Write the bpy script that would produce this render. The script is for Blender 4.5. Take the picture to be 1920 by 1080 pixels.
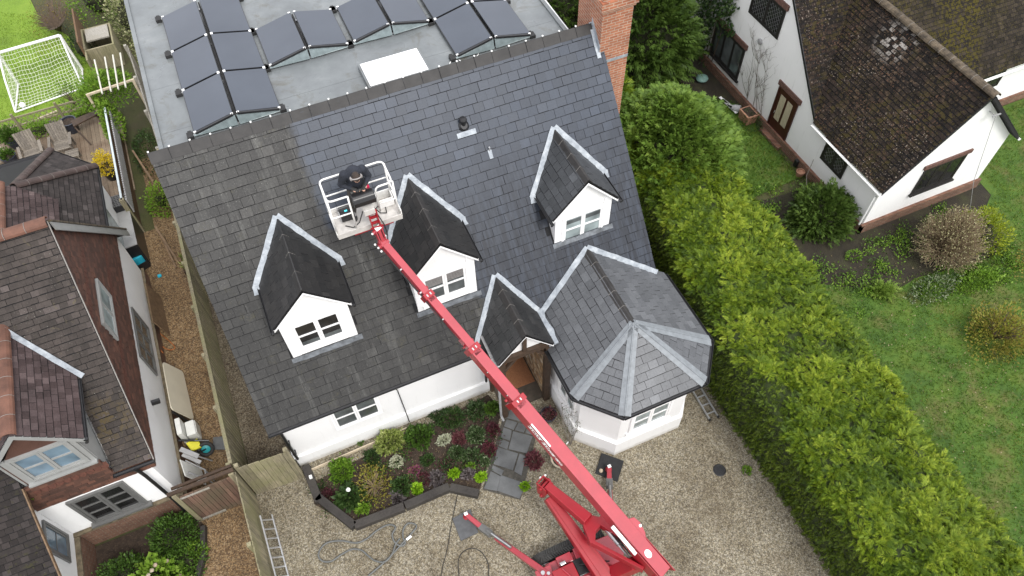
import bpy, bmesh, math, random
import numpy as np
from mathutils import Vector, Matrix
for o in list(bpy.data.objects): bpy.data.objects.remove(o)
random.seed(7); RNG = np.random.default_rng(11)
S = bpy.context.scene
COL = S.collection
R_ = math.radians

# ---------------------------------------------------------------- camera
CAM = np.array([2.6461, -13.5309, 19.2566])
F = 1408.19
def _rot(p, y, r):
    cz, sz, cx, sx, cr, sr = math.cos(y), math.sin(y), math.cos(p), math.sin(p), math.cos(r), math.sin(r)
    return (np.array([[cz,-sz,0],[sz,cz,0],[0,0,1]]) @ np.array([[1,0,0],[0,cx,-sx],[0,sx,cx]])
            @ np.array([[cr,-sr,0],[sr,cr,0],[0,0,1]]))
CR = _rot(0.6074, -0.3872, -0.0321)
cd = bpy.data.cameras.new('camera'); cam = bpy.data.objects.new('camera', cd); COL.objects.link(cam)
m4 = Matrix.Identity(4)
for i in range(3):
    for j in range(3): m4[i][j] = CR[i, j]
    m4[i][3] = CAM[i]
cam.matrix_world = m4
cd.sensor_width = 36; cd.lens = F/1920*36; cd.clip_start = .1; cd.clip_end = 500
S.camera = cam
# ---------------------------------------------------------------- sky, sun, exposure
SUN_EL, SUN_AZ = R_(54), R_(168)      # azimuth clockwise from +Y
w = bpy.data.worlds.new('World'); S.world = w; w.use_nodes = True
nt = w.node_tree; nt.nodes.clear()
sky = nt.nodes.new('ShaderNodeTexSky'); sky.sky_type = 'NISHITA'; sky.sun_disc = False
sky.sun_elevation = SUN_EL; sky.sun_rotation = SUN_AZ; sky.dust_density = 3.0; sky.air_density = 1.0
hs = nt.nodes.new('ShaderNodeHueSaturation'); hs.inputs['Saturation'].default_value = .28
bg = nt.nodes.new('ShaderNodeBackground'); bg.inputs['Strength'].default_value = .15
wo = nt.nodes.new('ShaderNodeOutputWorld')
# overcast: a pale cloud layer, brighter overhead, over most of the clear sky
tc = nt.nodes.new('ShaderNodeTexCoord'); sz = nt.nodes.new('ShaderNodeSeparateXYZ'); nt.links.new(tc.outputs['Generated'], sz.inputs[0])
cz = nt.nodes.new('ShaderNodeMapRange'); nt.links.new(sz.outputs[2], cz.inputs[0])
cz.inputs[1].default_value = 0; cz.inputs[2].default_value = 1; cz.inputs[3].default_value = 6.0; cz.inputs[4].default_value = 7.6
cn = nt.nodes.new('ShaderNodeTexNoise'); cn.inputs['Scale'].default_value = 2.2; cn.inputs['Detail'].default_value = 5; nt.links.new(tc.outputs['Generated'], cn.inputs['Vector'])
cm = nt.nodes.new('ShaderNodeMapRange'); nt.links.new(cn.outputs[0], cm.inputs[0]); cm.inputs[1].default_value = .3; cm.inputs[2].default_value = .7; cm.inputs[3].default_value = .7; cm.inputs[4].default_value = 1.3
cu = nt.nodes.new('ShaderNodeMath'); cu.operation = 'MULTIPLY'; nt.links.new(cz.outputs[0], cu.inputs[0]); nt.links.new(cm.outputs[0], cu.inputs[1])
cc_ = nt.nodes.new('ShaderNodeCombineColor'); nt.links.new(cu.outputs[0], cc_.inputs[0]); nt.links.new(cu.outputs[0], cc_.inputs[1])
cb = nt.nodes.new('ShaderNodeMath'); cb.operation = 'MULTIPLY'; cb.inputs[1].default_value = 1.05; nt.links.new(cu.outputs[0], cb.inputs[0]); nt.links.new(cb.outputs[0], cc_.inputs[2])
mx = nt.nodes.new('ShaderNodeMix'); mx.data_type = 'RGBA'; mx.inputs[0].default_value = .75
nt.links.new(sky.outputs[0], hs.inputs['Color']); nt.links.new(hs.outputs[0], mx.inputs[6]); nt.links.new(cc_.outputs[0], mx.inputs[7])
nt.links.new(mx.outputs[2], bg.inputs[0]); nt.links.new(bg.outputs[0], wo.inputs[0])
sd = bpy.data.lights.new('sun', 'SUN'); sd.energy = 1.2; sd.angle = R_(16); sd.color = (1, .97, .92)
sun = bpy.data.objects.new('sun', sd); COL.objects.link(sun)
sdir = Vector((math.sin(SUN_AZ)*math.cos(SUN_EL), math.cos(SUN_AZ)*math.cos(SUN_EL), math.sin(SUN_EL)))
sun.rotation_euler = sdir.to_track_quat('Z', 'Y').to_euler(); sun.location = (0, 0, 40)
S.view_settings.view_transform = 'Standard'; S.view_settings.look = 'None'
S.view_settings.gamma = 1; S.view_settings.exposure = 0.78

# ---------------------------------------------------------------- helpers
def P(u, v, z=0.0):
    """the point at height z seen at pixel u,v of the survey photograph"""
    d = CR @ np.array([(u-960)/F, -(v-540)/F, -1.])
    return Vector(CAM + (z-CAM[2])/d[2]*d)
def V(*a): return Vector(a)

def PX(u, v, x):
    d = CR @ np.array([(u-960)/F, -(v-540)/F, -1.]); return Vector(CAM + (x-CAM[0])/d[0]*d)

class MB:
    def __init__(s): s.v, s.f, s.m, s.r = [], [], [], []
    def face(s, pts, m=0, r=None):
        b = len(s.v); s.v += [tuple(p) for p in pts]; s.f.append(list(range(b, b+len(pts)))); s.m.append(m)
        s.r.append(random.random() if r is None else r)
    def hexa(s, p, m=0, r=None):          # 8 points: bottom 4 (ccw from above), top 4
        if r is None: r = random.random()
        b = len(s.v); s.v += [tuple(q) for q in p]
        for f in ((3,2,1,0),(4,5,6,7),(0,1,5,4),(1,2,6,5),(2,3,7,6),(3,0,4,7)):
            s.f.append([b+i for i in f]); s.m.append(m); s.r.append(r)
    def box(s, x0, x1, y0, y1, z0, z1, m=0, r=None):
        x0, x1 = min(x0,x1), max(x0,x1); y0, y1 = min(y0,y1), max(y0,y1); z0, z1 = min(z0,z1), max(z0,z1)
        s.hexa([(x0,y0,z0),(x1,y0,z0),(x1,y1,z0),(x0,y1,z0),(x0,y0,z1),(x1,y0,z1),(x1,y1,z1),(x0,y1,z1)], m, r)
    def bar(s, a, b, w, h, m=0, up=(0,0,1), r=None, w2=None, h2=None):   # box beam from a to b
        a, b = Vector(a), Vector(b); d = (b-a).normalized(); up = Vector(up)
        x = d.cross(up)
        if x.length < 1e-4: x = d.cross(Vector((1,0,0)))
        x.normalize(); y = x.cross(d).normalized(); w2 = w if w2 is None else w2; h2 = h if h2 is None else h2
        q = []
        for sy in (-1, 1):
            q += [a-x*w/2+y*sy*h/2, a+x*w/2+y*sy*h/2, b+x*w2/2+y*sy*h2/2, b-x*w2/2+y*sy*h2/2]
        s.hexa(q, m, r)
    def tube(s, pts, rad, m=0, n=8, closed=False, cap=True, r=None):
        pts = [Vector(p) for p in pts]; N = len(pts)
        rads = rad if isinstance(rad, (list, tuple)) else [rad]*N
        if r is None: r = random.random()
        b0 = len(s.v); px = None
        for i, p in enumerate(pts):
            a = pts[(i-1) % N] if (closed or i > 0) else p; c = pts[(i+1) % N] if (closed or i < N-1) else p
            d = (c-a)
            d = d.normalized() if d.length > 1e-9 else Vector((0,0,1))
            if px is None:
                px = d.cross(Vector((0,0,1)))
                if px.length < 1e-3: px = d.cross(Vector((1,0,0)))
            px = (px - d*px.dot(d)); px.normalize(); py = d.cross(px)
            for k in range(n):
                t = 2*math.pi*k/n; s.v.append(tuple(p+(px*math.cos(t)+py*math.sin(t))*rads[i]))
        for i in range(N if closed else N-1):
            j = (i+1) % N
            for k in range(n):
                l = (k+1) % n
                s.f.append([b0+i*n+k, b0+i*n+l, b0+j*n+l, b0+j*n+k]); s.m.append(m); s.r.append(r)
        if cap and not closed:
            s.f.append([b0+k for k in range(n)][::-1]); s.m.append(m); s.r.append(r)
            s.f.append([b0+(N-1)*n+k for k in range(n)]); s.m.append(m); s.r.append(r)
    def lathe(s, c, prof, n=20, m=0, axis=None):      # prof: (radius, height)
        c = Vector(c); z = Vector(axis or (0,0,1)).normalized(); x = z.orthogonal().normalized(); y = z.cross(x)
        b0 = len(s.v); r = random.random()
        for rr, h in prof:
            for k in range(n):
                t = 2*math.pi*k/n; s.v.append(tuple(c+z*h+(x*math.cos(t)+y*math.sin(t))*rr))
        for i in range(len(prof)-1):
            for k in range(n):
                l = (k+1) % n; s.f.append([b0+i*n+k, b0+i*n+l, b0+(i+1)*n+l, b0+(i+1)*n+k]); s.m.append(m); s.r.append(r)
        if prof[0][0] > 1e-4: s.f.append([b0+k for k in range(n)][::-1]); s.m.append(m); s.r.append(r)
        if prof[-1][0] > 1e-4: s.f.append([b0+(len(prof)-1)*n+k for k in range(n)]); s.m.append(m); s.r.append(r)
    def prism(s, pts, vec, m=0, r=None):              # closed extrusion of a planar polygon
        if r is None: r = random.random()
        n = len(pts); vec = Vector(vec); b = len(s.v)
        s.v += [tuple(p) for p in pts] + [tuple(Vector(p)+vec) for p in pts]
        nn = Vector((0,0,0))
        for i in range(n):
            nn += Vector(pts[i]).cross(Vector(pts[(i+1) % n]))
        flip = nn.dot(vec) > 0
        A = list(range(b, b+n)); B = list(range(b+n, b+2*n))
        s.f.append(A[::-1] if flip else A); s.f.append(B if flip else B[::-1]); s.m += [m, m]; s.r += [r, r]
        for i in range(n):
            j = (i+1) % n; q = [A[i], A[j], B[j], B[i]]
            s.f.append(q if flip else q[::-1]); s.m.append(m); s.r.append(r)
    def blob(s, c, rx, ry, rz, m=0, n=12, k=8, noise=.0):
        c = Vector(c); b = len(s.v); r = random.random()
        for i in range(k+1):
            ph = math.pi*i/k
            for j in range(n):
                t = 2*math.pi*j/n; q = 1+random.uniform(-noise, noise)
                s.v.append((c.x+rx*q*math.sin(ph)*math.cos(t), c.y+ry*q*math.sin(ph)*math.sin(t), c.z-rz*q*math.cos(ph)))
        for i in range(k):
            for j in range(n):
                l = (j+1) % n; s.f.append([b+i*n+j, b+i*n+l, b+(i+1)*n+l, b+(i+1)*n+j]); s.m.append(m); s.r.append(r)

def wloc(o):
    p = Vector(o.location)
    while o.parent: o = o.parent; p = p + o.location
    return p
def link_mesh(name, verts, faces, mats, mi=None, rnd=None, parent=None, smooth=False, origin=None):
    verts = np.asarray(verts, dtype=np.float64).reshape(-1, 3)
    if parent is not None: off = np.array(wloc(parent))
    elif origin is not None: off = np.array(origin)
    else: off = np.array([(verts[:,0].min()+verts[:,0].max())/2, (verts[:,1].min()+verts[:,1].max())/2, verts[:,2].min()])
    me = bpy.data.meshes.new(name)
    vv = verts-off
    if isinstance(faces, np.ndarray):
        nf, k = faces.shape
        me.vertices.add(len(vv)); me.vertices.foreach_set('co', vv.ravel())
        me.loops.add(nf*k); me.loops.foreach_set('vertex_index', faces.ravel().astype(np.int32))
        me.polygons.add(nf); me.polygons.foreach_set('loop_start', np.arange(0, nf*k, k, dtype=np.int32))
        me.update(calc_edges=True)
    else:
        me.from_pydata([tuple(p) for p in vv], [], faces)
    for q in (mats if isinstance(mats, (list, tuple)) else [mats]): me.materials.append(q)
    n = len(me.polygons)
    if mi is not None: me.polygons.foreach_set('material_index', np.asarray(mi, dtype=np.int32))
    if rnd is not None:
        a = me.attributes.new('rnd', 'FLOAT', 'FACE'); a.data.foreach_set('value', np.asarray(rnd, dtype=np.float32))
    if smooth: me.polygons.foreach_set('use_smooth', np.ones(n, dtype=bool))
    me.update()
    o = bpy.data.objects.new(name, me); COL.objects.link(o)
    if parent is not None: o.parent = parent
    else: o.location = off
    return o
def obj(name, mb, mats, parent=None, smooth=False, origin=None, bevel=0, label=None):
    o = link_mesh(name, mb.v, mb.f, mats, mb.m, mb.r, parent, smooth, origin)
    if bevel:
        bm = bmesh.new(); bm.from_mesh(o.data); bmesh.ops.remove_doubles(bm, verts=bm.verts, dist=1e-5); bm.to_mesh(o.data); bm.free()
        bv = o.modifiers.new('bevel', 'BEVEL'); bv.width = bevel; bv.segments = 2; bv.limit_method = 'ANGLE'
    if label: o['label'] = label
    return o
def tag(o, label, cat, group=None):
    o['label'] = label; o['category'] = cat
    if group: o['group'] = group
    return o
def thing(name, label, cat, loc, group=None):
    o = bpy.data.objects.new(name, None); COL.objects.link(o); o.location = loc; o.empty_display_size = .2
    return tag(o, label, cat, group)
def struct(o, kind='structure'): o['kind'] = kind; return o

# ---------------------------------------------------------------- materials
def newmat(name):
    m = bpy.data.materials.new(name); m.use_nodes = True; nt = m.node_tree
    b = nt.nodes['Principled BSDF']; return m, nt, b
def N(nt, t, **kw):
    n = nt.nodes.new('ShaderNode'+t)
    for k, v in kw.items():
        if k in n.inputs: n.inputs[k].default_value = v
        else: setattr(n, k, v)
    return n
def ramp(nt, fac, stops, interp='LINEAR'):
    r = N(nt, 'ValToRGB'); cr = r.color_ramp; cr.interpolation = interp
    while len(cr.elements) < len(stops): cr.elements.new(.5)
    for e, (p, c) in zip(cr.elements, stops): e.position = p; e.color = (*c, 1) if len(c) == 3 else c
    nt.links.new(fac, r.inputs[0]); return r.outputs[0]
def mix(nt, f, a, b, mode='MIX'):
    n = N(nt, 'Mix', data_type='RGBA', blend_type=mode)
    for k, v in ((0, f), (6, a), (7, b)):
        if isinstance(v, (int, float)): n.inputs[k].default_value = v
        elif isinstance(v, tuple): n.inputs[k].default_value = (*v, 1)
        else: nt.links.new(v, n.inputs[k])
    return n.outputs[2]
def math_(nt, op, a, b=0.0, c=0.0):
    n = N(nt, 'Math', operation=op)
    for k, v in ((0, a), (1, b), (2, c)):
        if isinstance(v, (int, float)): n.inputs[k].default_value = v
        else: nt.links.new(v, n.inputs[k])
    return n.outputs[0]
def geo(nt): return N(nt, 'NewGeometry').outputs['Position']
def noise(nt, vec, scale, detail=4, rough=.55, dist=0.0):
    n = N(nt, 'TexNoise', Scale=scale, Detail=detail, Roughness=rough, Distortion=dist); nt.links.new(vec, n.inputs['Vector']); return n.outputs[0]
def scaled(nt, vec, s):
    n = N(nt, 'Mapping'); n.inputs['Scale'].default_value = s; nt.links.new(vec, n.inputs[0]); return n.outputs[0]
def attr(nt): 
    n = N(nt, 'Attribute', attribute_name='rnd'); return n.outputs['Fac']
def bump(nt, b, h, strength=.3, dist=.01):
    n = N(nt, 'Bump', Strength=strength, Distance=dist); nt.links.new(h, n.inputs['Height']); nt.links.new(n.outputs[0], b.inputs['Normal'])
def plain(name, col, rough=.6, var=.15, scale=6, bmp=0, bscale=60, metal=0, spec=.5, fine=0):
    m, nt, b = newmat(name); g = geo(nt)
    c1 = tuple(min(1, c*(1-var)) for c in col); c2 = tuple(min(1, c*(1+var)) for c in col)
    f = noise(nt, g, scale, 5)
    col_ = ramp(nt, f, [(.3, c1), (.7, c2)])
    if fine: col_ = mix(nt, fine, col_, ramp(nt, noise(nt, g, scale*14, 3), [(.35, c1), (.65, c2)]), 'MULTIPLY')
    nt.links.new(col_, b.inputs['Base Color']); b.inputs['Roughness'].default_value = rough; b.inputs['Metallic'].default_value = metal
    b.inputs['Specular IOR Level'].default_value = spec
    if bmp: bump(nt, b, noise(nt, g, bscale, 4), bmp)
    return m
M = {}
def getm(k): return M[k]

def slate_mat(name, dark, light, dirt=0, wet=.38, special=False, blue=(.035,.044,.061)):
    m, nt, b = newmat(name); g = geo(nt); a = attr(nt)
    n1 = noise(nt, g, 1.1, 5, .6); n2 = noise(nt, g, 22, 4, .7)
    base = ramp(nt, a, [(0, dark), (.5, tuple((x+y)/2 for x, y in zip(dark, light))), (.93, light), (1, tuple(x*1.25 for x in light))])
    base = mix(nt, .55, base, ramp(nt, n2, [(.3, (.55,.55,.55)), (.7, (1.25,1.25,1.25))]), 'MULTIPLY')
    if special:     # the washed half is bluish and clean, the unwashed half brownish with pale runs of lichen
        sx = N(nt, 'SeparateXYZ'); nt.links.new(g, sx.inputs[0]); X, Y = sx.outputs[0], sx.outputs[1]
        wob = math_(nt, 'MULTIPLY', math_(nt, 'SUBTRACT', noise(nt, g, .9, 5, .65), .5), 1.6)
        wob2 = math_(nt, 'MULTIPLY', math_(nt, 'SUBTRACT', noise(nt, g, 7, 4, .65), .5), .35)
        low = N(nt, 'MapRange'); low.interpolation_type = 'SMOOTHSTEP'; nt.links.new(Y, low.inputs[0])
        for i, v in ((1, -1.7), (2, -2.3), (3, 2.95), (4, 5.1)): low.inputs[i].default_value = v
        low2 = N(nt, 'MapRange'); low2.interpolation_type = 'SMOOTHSTEP'; nt.links.new(Y, low2.inputs[0])
        for i, v in ((1, -3.2), (2, -3.9), (3, 0), (4, 1.6)): low2.inputs[i].default_value = v
        edge = math_(nt, 'ADD', low.outputs[0], low2.outputs[0])
        t = math_(nt, 'SUBTRACT', X, edge); t = math_(nt, 'ADD', t, wob2)
        wlow = N(nt, 'MapRange'); nt.links.new(Y, wlow.inputs[0])
        for i, v in ((1, -1.5), (2, -2.5), (3, .06), (4, .8)): wlow.inputs[i].default_value = v
        t = math_(nt, 'ADD', t, math_(nt, 'MULTIPLY', wob, wlow.outputs[0]))
        ss = N(nt, 'MapRange'); ss.interpolation_type = 'SMOOTHSTEP'; nt.links.new(t, ss.inputs[0]); ss.inputs[1].default_value = -.12; ss.inputs[2].default_value = .12
        clean = ss.outputs[0]
        dirty = ramp(nt, a, [(0, (.032,.031,.0295)), (.5, (.040,.039,.037)), (.93, (.048,.047,.044)), (1, (.066,.064,.06))])
        st = noise(nt, scaled(nt, g, (5.5, .45, .45)), 1, 6, .72)
        bl = noise(nt, g, .55, 3)
        stm = math_(nt, 'MULTIPLY', ramp(nt, st, [(.52, (0,0,0)), (.70, (1,1,1))]), ramp(nt, bl, [(.36, (.1,.1,.1)), (.62, (1,1,1))]))
        stm = math_(nt, 'MULTIPLY', stm, ramp(nt, noise(nt, g, 30, 3, .7), [(.35, (.25,.25,.25)), (.62, (1,1,1))]))
        dirty = mix(nt, math_(nt, 'MULTIPLY', stm, .75), dirty, (.19,.19,.175))
        dirty = mix(nt, .6, dirty, ramp(nt, n2, [(.3, (.5,.5,.5)), (.7, (1.3,1.3,1.3))]), 'MULTIPLY')
        sp = noise(nt, g, 55, 2, .5); dirty = mix(nt, math_(nt, 'MULTIPLY', ramp(nt, sp, [(.68, (0,0,0)), (.74, (1,1,1))]), .7), dirty, (.3,.3,.27))
        # damp, sooty lower slates
        dp = N(nt, 'MapRange'); nt.links.new(math_(nt, 'ADD', Y, math_(nt, 'MULTIPLY', wob, .9)), dp.inputs[0])
        for i, v in ((1, -1.2), (2, -2.6), (3, 1.0), (4, .66)): dp.inputs[i].default_value = v
        cc3 = N(nt, 'CombineColor')
        for i in range(3): nt.links.new(dp.outputs[0], cc3.inputs[i])
        dirty = mix(nt, 1.0, dirty, cc3.outputs[0], 'MULTIPLY')
        ms = math_(nt, 'MULTIPLY', ramp(nt, noise(nt, g, 2.3, 6, .75), [(.56, (0,0,0)), (.68, (1,1,1))]), ramp(nt, noise(nt, g, 38, 3, .6), [(.48, (0,0,0)), (.56, (1,1,1))]))
        dirty = mix(nt, math_(nt, 'MULTIPLY', ms, .6), dirty, (.065,.06,.03))
        cl = ramp(nt, a, [(0, tuple(x*.86 for x in blue)), (.5, blue), (.94, tuple(x*1.12 for x in blue)), (1, tuple(x*1.3 for x in blue))])
        cl = mix(nt, .5, cl, ramp(nt, n2, [(.3, (.7,.7,.7)), (.7, (1.15,1.15,1.15))]), 'MULTIPLY')
        # water still running down the lower right slates
        dr = noise(nt, scaled(nt, g, (8, .8, .8)), 1.6, 3, .6)
        wetm = N(nt, 'MapRange'); nt.links.new(math_(nt, 'ADD', Y, wob), wetm.inputs[0]); wetm.inputs[1].default_value = -1.3; wetm.inputs[2].default_value = -2.7
        cl = mix(nt, math_(nt, 'MULTIPLY', wetm.outputs[0], ramp(nt, dr, [(.40, (.35,.35,.35)), (.56, (1,1,1))])), cl, (.013,.016,.023))
        base = mix(nt, clean, dirty, cl)
        r = mix(nt, clean, (.6,.6,.6), (.44,.44,.44)); nt.links.new(r, b.inputs['Roughness']); b.inputs['Specular IOR Level'].default_value = .36
    else:
        base = mix(nt, .5, base, ramp(nt, n1, [(.3, (.65,.65,.65)), (.7, (1.2,1.2,1.2))]), 'MULTIPLY')
        if dirt: base = mix(nt, math_(nt, 'MULTIPLY', ramp(nt, noise(nt, g, 45, 2), [(.66, (0,0,0)), (.72, (1,1,1))]), dirt), base, (.22,.22,.2))
        b.inputs['Roughness'].default_value = wet
    nt.links.new(base, b.inputs['Base Color']); bump(nt, b, n2, .35, .006)
    return m
M['slate'] = slate_mat('roof_slate', (.05,.055,.065), (.10,.11,.13), special=True)
M['slate_dark'] = slate_mat('dormer_slate', (.015,.015,.015), (.026,.025,.024), dirt=.25, wet=.5)
M['slate_dorm3'] = slate_mat('washed_dormer_slate', (.040,.043,.046), (.060,.064,.069), dirt=.15, wet=.45)
M['slate_bay'] = slate_mat('bay_slate', (.074,.078,.084), (.104,.109,.116), dirt=.1, wet=.45)
M['slate_porch'] = slate_mat('porch_slate', (.030,.031,.031), (.05,.05,.05), dirt=.35, wet=.42)
M['underlay'] = plain('roof_underlay', (.012,.012,.013), .9)
M['ridge'] = plain('ridge_tile_grey', (.062,.058,.055), .6, .35, 3, .3, 50, fine=.6)
M['mortar'] = plain('pale_mortar', (.24,.225,.205), .9, .2, 20)
def render_mat(name, col, amt):
    m, nt, b = newmat(name); g = geo(nt); sx = N(nt, 'SeparateXYZ'); nt.links.new(g, sx.inputs[0])
    c = ramp(nt, noise(nt, g, 1.7, 5), [(.3, tuple(x*.965 for x in col)), (.7, col)])
    stk = noise(nt, scaled(nt, g, (7, 7, .55)), 1.3, 5, .7)
    c = mix(nt, math_(nt, 'MULTIPLY', ramp(nt, stk, [(.58, (0,0,0)), (.76, (1,1,1))]), amt), c, (.42,.41,.37))
    z = N(nt, 'MapRange'); nt.links.new(math_(nt, 'ADD', sx.outputs[2], math_(nt, 'MULTIPLY', noise(nt, g, 5, 6, .75), -.42)), z.inputs[0])
    for i, v in ((1, .0), (2, -.16), (3, 0), (4, .5)): z.inputs[i].default_value = v
    c = mix(nt, z.outputs[0], c, (.36,.33,.27))
    nt.links.new(c, b.inputs['Base Color']); b.inputs['Roughness'].default_value = .8; bump(nt, b, noise(nt, g, 80, 4), .14); return m
M['white'] = render_mat('white_render', (.80,.80,.79), .2)
M['white_left'] = render_mat('bright_white_render', (.90,.90,.89), .15)
M['white_old'] = render_mat('weathered_white_render', (.87,.865,.85), .38)
M['paintwood'] = plain('white_painted_wood', (.89,.89,.885), .45, .03, 4, .05, 60)
M['greywood'] = plain('grey_painted_wood', (.29,.295,.285), .5, .08, 4, .05, 60)
M['greyframe'] = plain('dark_grey_frame', (.13,.13,.125), .45, .1, 6)
M['blackpl'] = plain('black_plastic', (.015,.015,.016), .35, .2, 8)
M['trackrub'] = plain('dusty_track_rubber', (.04,.04,.038), .85, .35, 14, .4, 50)
M['blackrub'] = plain('black_rubber', (.022,.022,.022), .75, .3, 12, .4, 50)
def lead_mat():
    m, nt, b = newmat('lead_flashing'); g = geo(nt)
    c = ramp(nt, noise(nt, g, 5, 6, .7), [(.25, (.16,.18,.205)), (.5, (.30,.33,.36)), (.75, (.50,.53,.55))])
    nt.links.new(c, b.inputs['Base Color']); b.inputs['Roughness'].default_value = .5; b.inputs['Metallic'].default_value = .15
    bump(nt, b, noise(nt, g, 14, 4), .5, .02); return m
M['lead'] = lead_mat()
M['lead_wet'] = plain('wet_lead', (.17,.185,.20), .35, .6, 7, .35, 30, fine=.5)
M['lead_new'] = plain('grey_hip_lead', (.255,.275,.29), .5, .16, 9, .35, 30, fine=.4)
def glass_mat(name, col, rough=.08):
    m, nt, b = newmat(name); g = geo(nt)
    nt.links.new(ramp(nt, noise(nt, g, 1.7, 2), [(.35, tuple(c*.6 for c in col)), (.65, tuple(c*1.3 for c in col))]), b.inputs['Base Color'])
    b.inputs['Roughness'].default_value = rough; b.inputs['Specular IOR Level'].default_value = .7; return m
M['glass_dark'] = glass_mat('dark_window_glass', (.02,.02,.02))
M['glass_pale'] = glass_mat('curtained_window_glass', (.28,.33,.33))
M['glass_blue'] = glass_mat('bluish_window_glass', (.13,.19,.24))
M['glass_grey'] = glass_mat('grey_window_glass', (.09,.10,.10))
def brick_mat(name, c1, c2, mortar, scale=1, bw=.225, bh=.075, dirt=.4):
    m, nt, b = newmat(name); g = geo(nt); sx = N(nt, 'SeparateXYZ'); nt.links.new(g, sx.inputs[0])
    cx = N(nt, 'CombineXYZ'); nt.links.new(math_(nt, 'ADD', sx.outputs[0], sx.outputs[1]), cx.inputs[0]); nt.links.new(sx.outputs[2], cx.inputs[1])
    bt = N(nt, 'TexBrick'); nt.links.new(cx.outputs[0], bt.inputs[0]); bt.inputs['Scale'].default_value = 1
    bt.inputs['Color1'].default_value = (*c1,1); bt.inputs['Color2'].default_value = (*c2,1); bt.inputs['Mortar'].default_value = (*mortar,1)
    bt.inputs['Mortar Size'].default_value = .009; bt.inputs['Brick Width'].default_value = bw; bt.inputs['Row Height'].default_value = bh; bt.inputs['Bias'].default_value = 0
    c = mix(nt, dirt, bt.outputs[0], ramp(nt, noise(nt, g, 3.5, 6, .7), [(.3, (.55,.5,.48)), (.7, (1.3,1.25,1.2))]), 'MULTIPLY')
    nt.links.new(c, b.inputs['Base Color']); b.inputs['Roughness'].default_value = .85; bump(nt, b, bt.outputs['Fac'], -.4, .01); return m
M['brick'] = brick_mat('red_brick', (.30,.105,.055), (.41,.165,.09), (.40,.33,.26), dirt=.6)
M['brick_old'] = brick_mat('weathered_brick', (.135,.062,.04), (.20,.10,.064), (.20,.17,.13), dirt=.7)
M['capping'] = plain('mossy_brick_capping', (.24,.20,.135), .9, .45, 9, .4, 40, fine=.6)
M['brick_stone'] = brick_mat('rubble_stone', (.42,.27,.14), (.55,.42,.28), (.45,.4,.33), bw=.3, bh=.16)
M['brick_edge'] = plain('brick_on_edge', (.115,.058,.044), .85, .4, 14)
def tilehung_mat():
    m, nt, b = newmat('hung_tiles'); g = geo(nt); sx = N(nt, 'SeparateXYZ'); nt.links.new(g, sx.inputs[0])
    a = attr(nt)
    c = ramp(nt, a, [(0, (.052,.025,.017)), (.5, (.082,.037,.025)), (1, (.125,.055,.035))])
    c = mix(nt, .5, c, ramp(nt, noise(nt, g, 2.2, 5, .7), [(.3, (.6,.6,.6)), (.7, (1.3,1.25,1.2))]), 'MULTIPLY')
    nt.links.new(c, b.inputs['Base Color']); b.inputs['Roughness'].default_value = .75; bump(nt, b, noise(nt, g, 50, 3), .3); return m
M['tilehung'] = tilehung_mat()
M['tilehung_orange'] = plain('orange_hung_tiles', (.09,.032,.02), .75, .3, 20)
def tile_mat(name, stops, specks=(), moss=None, rough=.75, white=None, white_col=(.46,.44,.41)):
    m, nt, b = newmat(name); g = geo(nt); a = attr(nt)
    c = ramp(nt, a, stops)
    c = mix(nt, .65, c, ramp(nt, noise(nt, g, 1.5, 6, .7), [(.3, (.5,.5,.5)), (.7, (1.35,1.3,1.3))]), 'MULTIPLY')
    c = mix(nt, .5, c, ramp(nt, noise(nt, g, 30, 4, .7), [(.3, (.55,.55,.55)), (.7, (1.3,1.3,1.3))]), 'MULTIPLY')
    for sc, th, col, amt, big in specks:
        f = ramp(nt, noise(nt, g, sc, 3, .6), [(th, (0,0,0)), (th+.05, (1,1,1))])
        f = math_(nt, 'MULTIPLY', f, ramp(nt, noise(nt, g, big, 3), [(.42, (0,0,0)), (.6, (amt,amt,amt))])); c = mix(nt, f, c, col)
    if white:      # a patch of tiles whitened by lichen
        vd = N(nt, 'VectorMath', operation='DISTANCE'); nt.links.new(g, vd.inputs[0]); vd.inputs[1].default_value = white
        f = math_(nt, 'MULTIPLY', ramp(nt, vd.outputs['Value'], [(.2, (1,1,1)), (.8, (0,0,0))]), ramp(nt, a, [(.35, (0,0,0)), (.5, (1,1,1))]))
        f = math_(nt, 'MULTIPLY', f, ramp(nt, noise(nt, g, 14, 4, .7), [(.40, (0,0,0)), (.55, (1,1,1))])); c = mix(nt, math_(nt, 'MULTIPLY', f, .9), c, white_col)
    nt.links.new(c, b.inputs['Base Color']); b.inputs['Roughness'].default_value = rough; b.inputs['Specular IOR Level'].default_value = .22; bump(nt, b, noise(nt, g, 40, 4), .4, .01); return m
M['tile_left'] = tile_mat('brown_clay_tiles', [(0, (.040,.034,.030)), (.5, (.051,.043,.038)), (.92, (.062,.052,.046)), (1, (.088,.074,.068))],
    [(40, .67, (.4,.4,.34), .8, .8), (9, .62, (.10,.085,.045), .6, .9)], white=(-3.02,-3.2,3.85), white_col=(.075,.056,.026))
M['tile_wing'] = tile_mat('damp_dark_tiles', [(0, (.016,.013,.012)), (.5, (.024,.020,.018)), (.9, (.034,.028,.026)), (1, (.05,.043,.041))], [(40, .68, (.2,.2,.17), .6, .8), (9, .6, (.035,.033,.012), .7, .6)])
M['tile_rear'] = tile_mat('grey_brown_tiles', [(0, (.030,.026,.025)), (.5, (.042,.036,.034)), (.9, (.056,.048,.046)), (1, (.08,.07,.067))], [(40, .68, (.3,.3,.28), .6, .8)])
M['tile_pink'] = tile_mat('pinkish_clay_tiles', [(0, (.046,.032,.031)), (.5, (.064,.046,.045)), (.9, (.084,.062,.061)), (1, (.12,.09,.087))], [(40, .68, (.35,.32,.3), .6, .8)])
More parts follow.
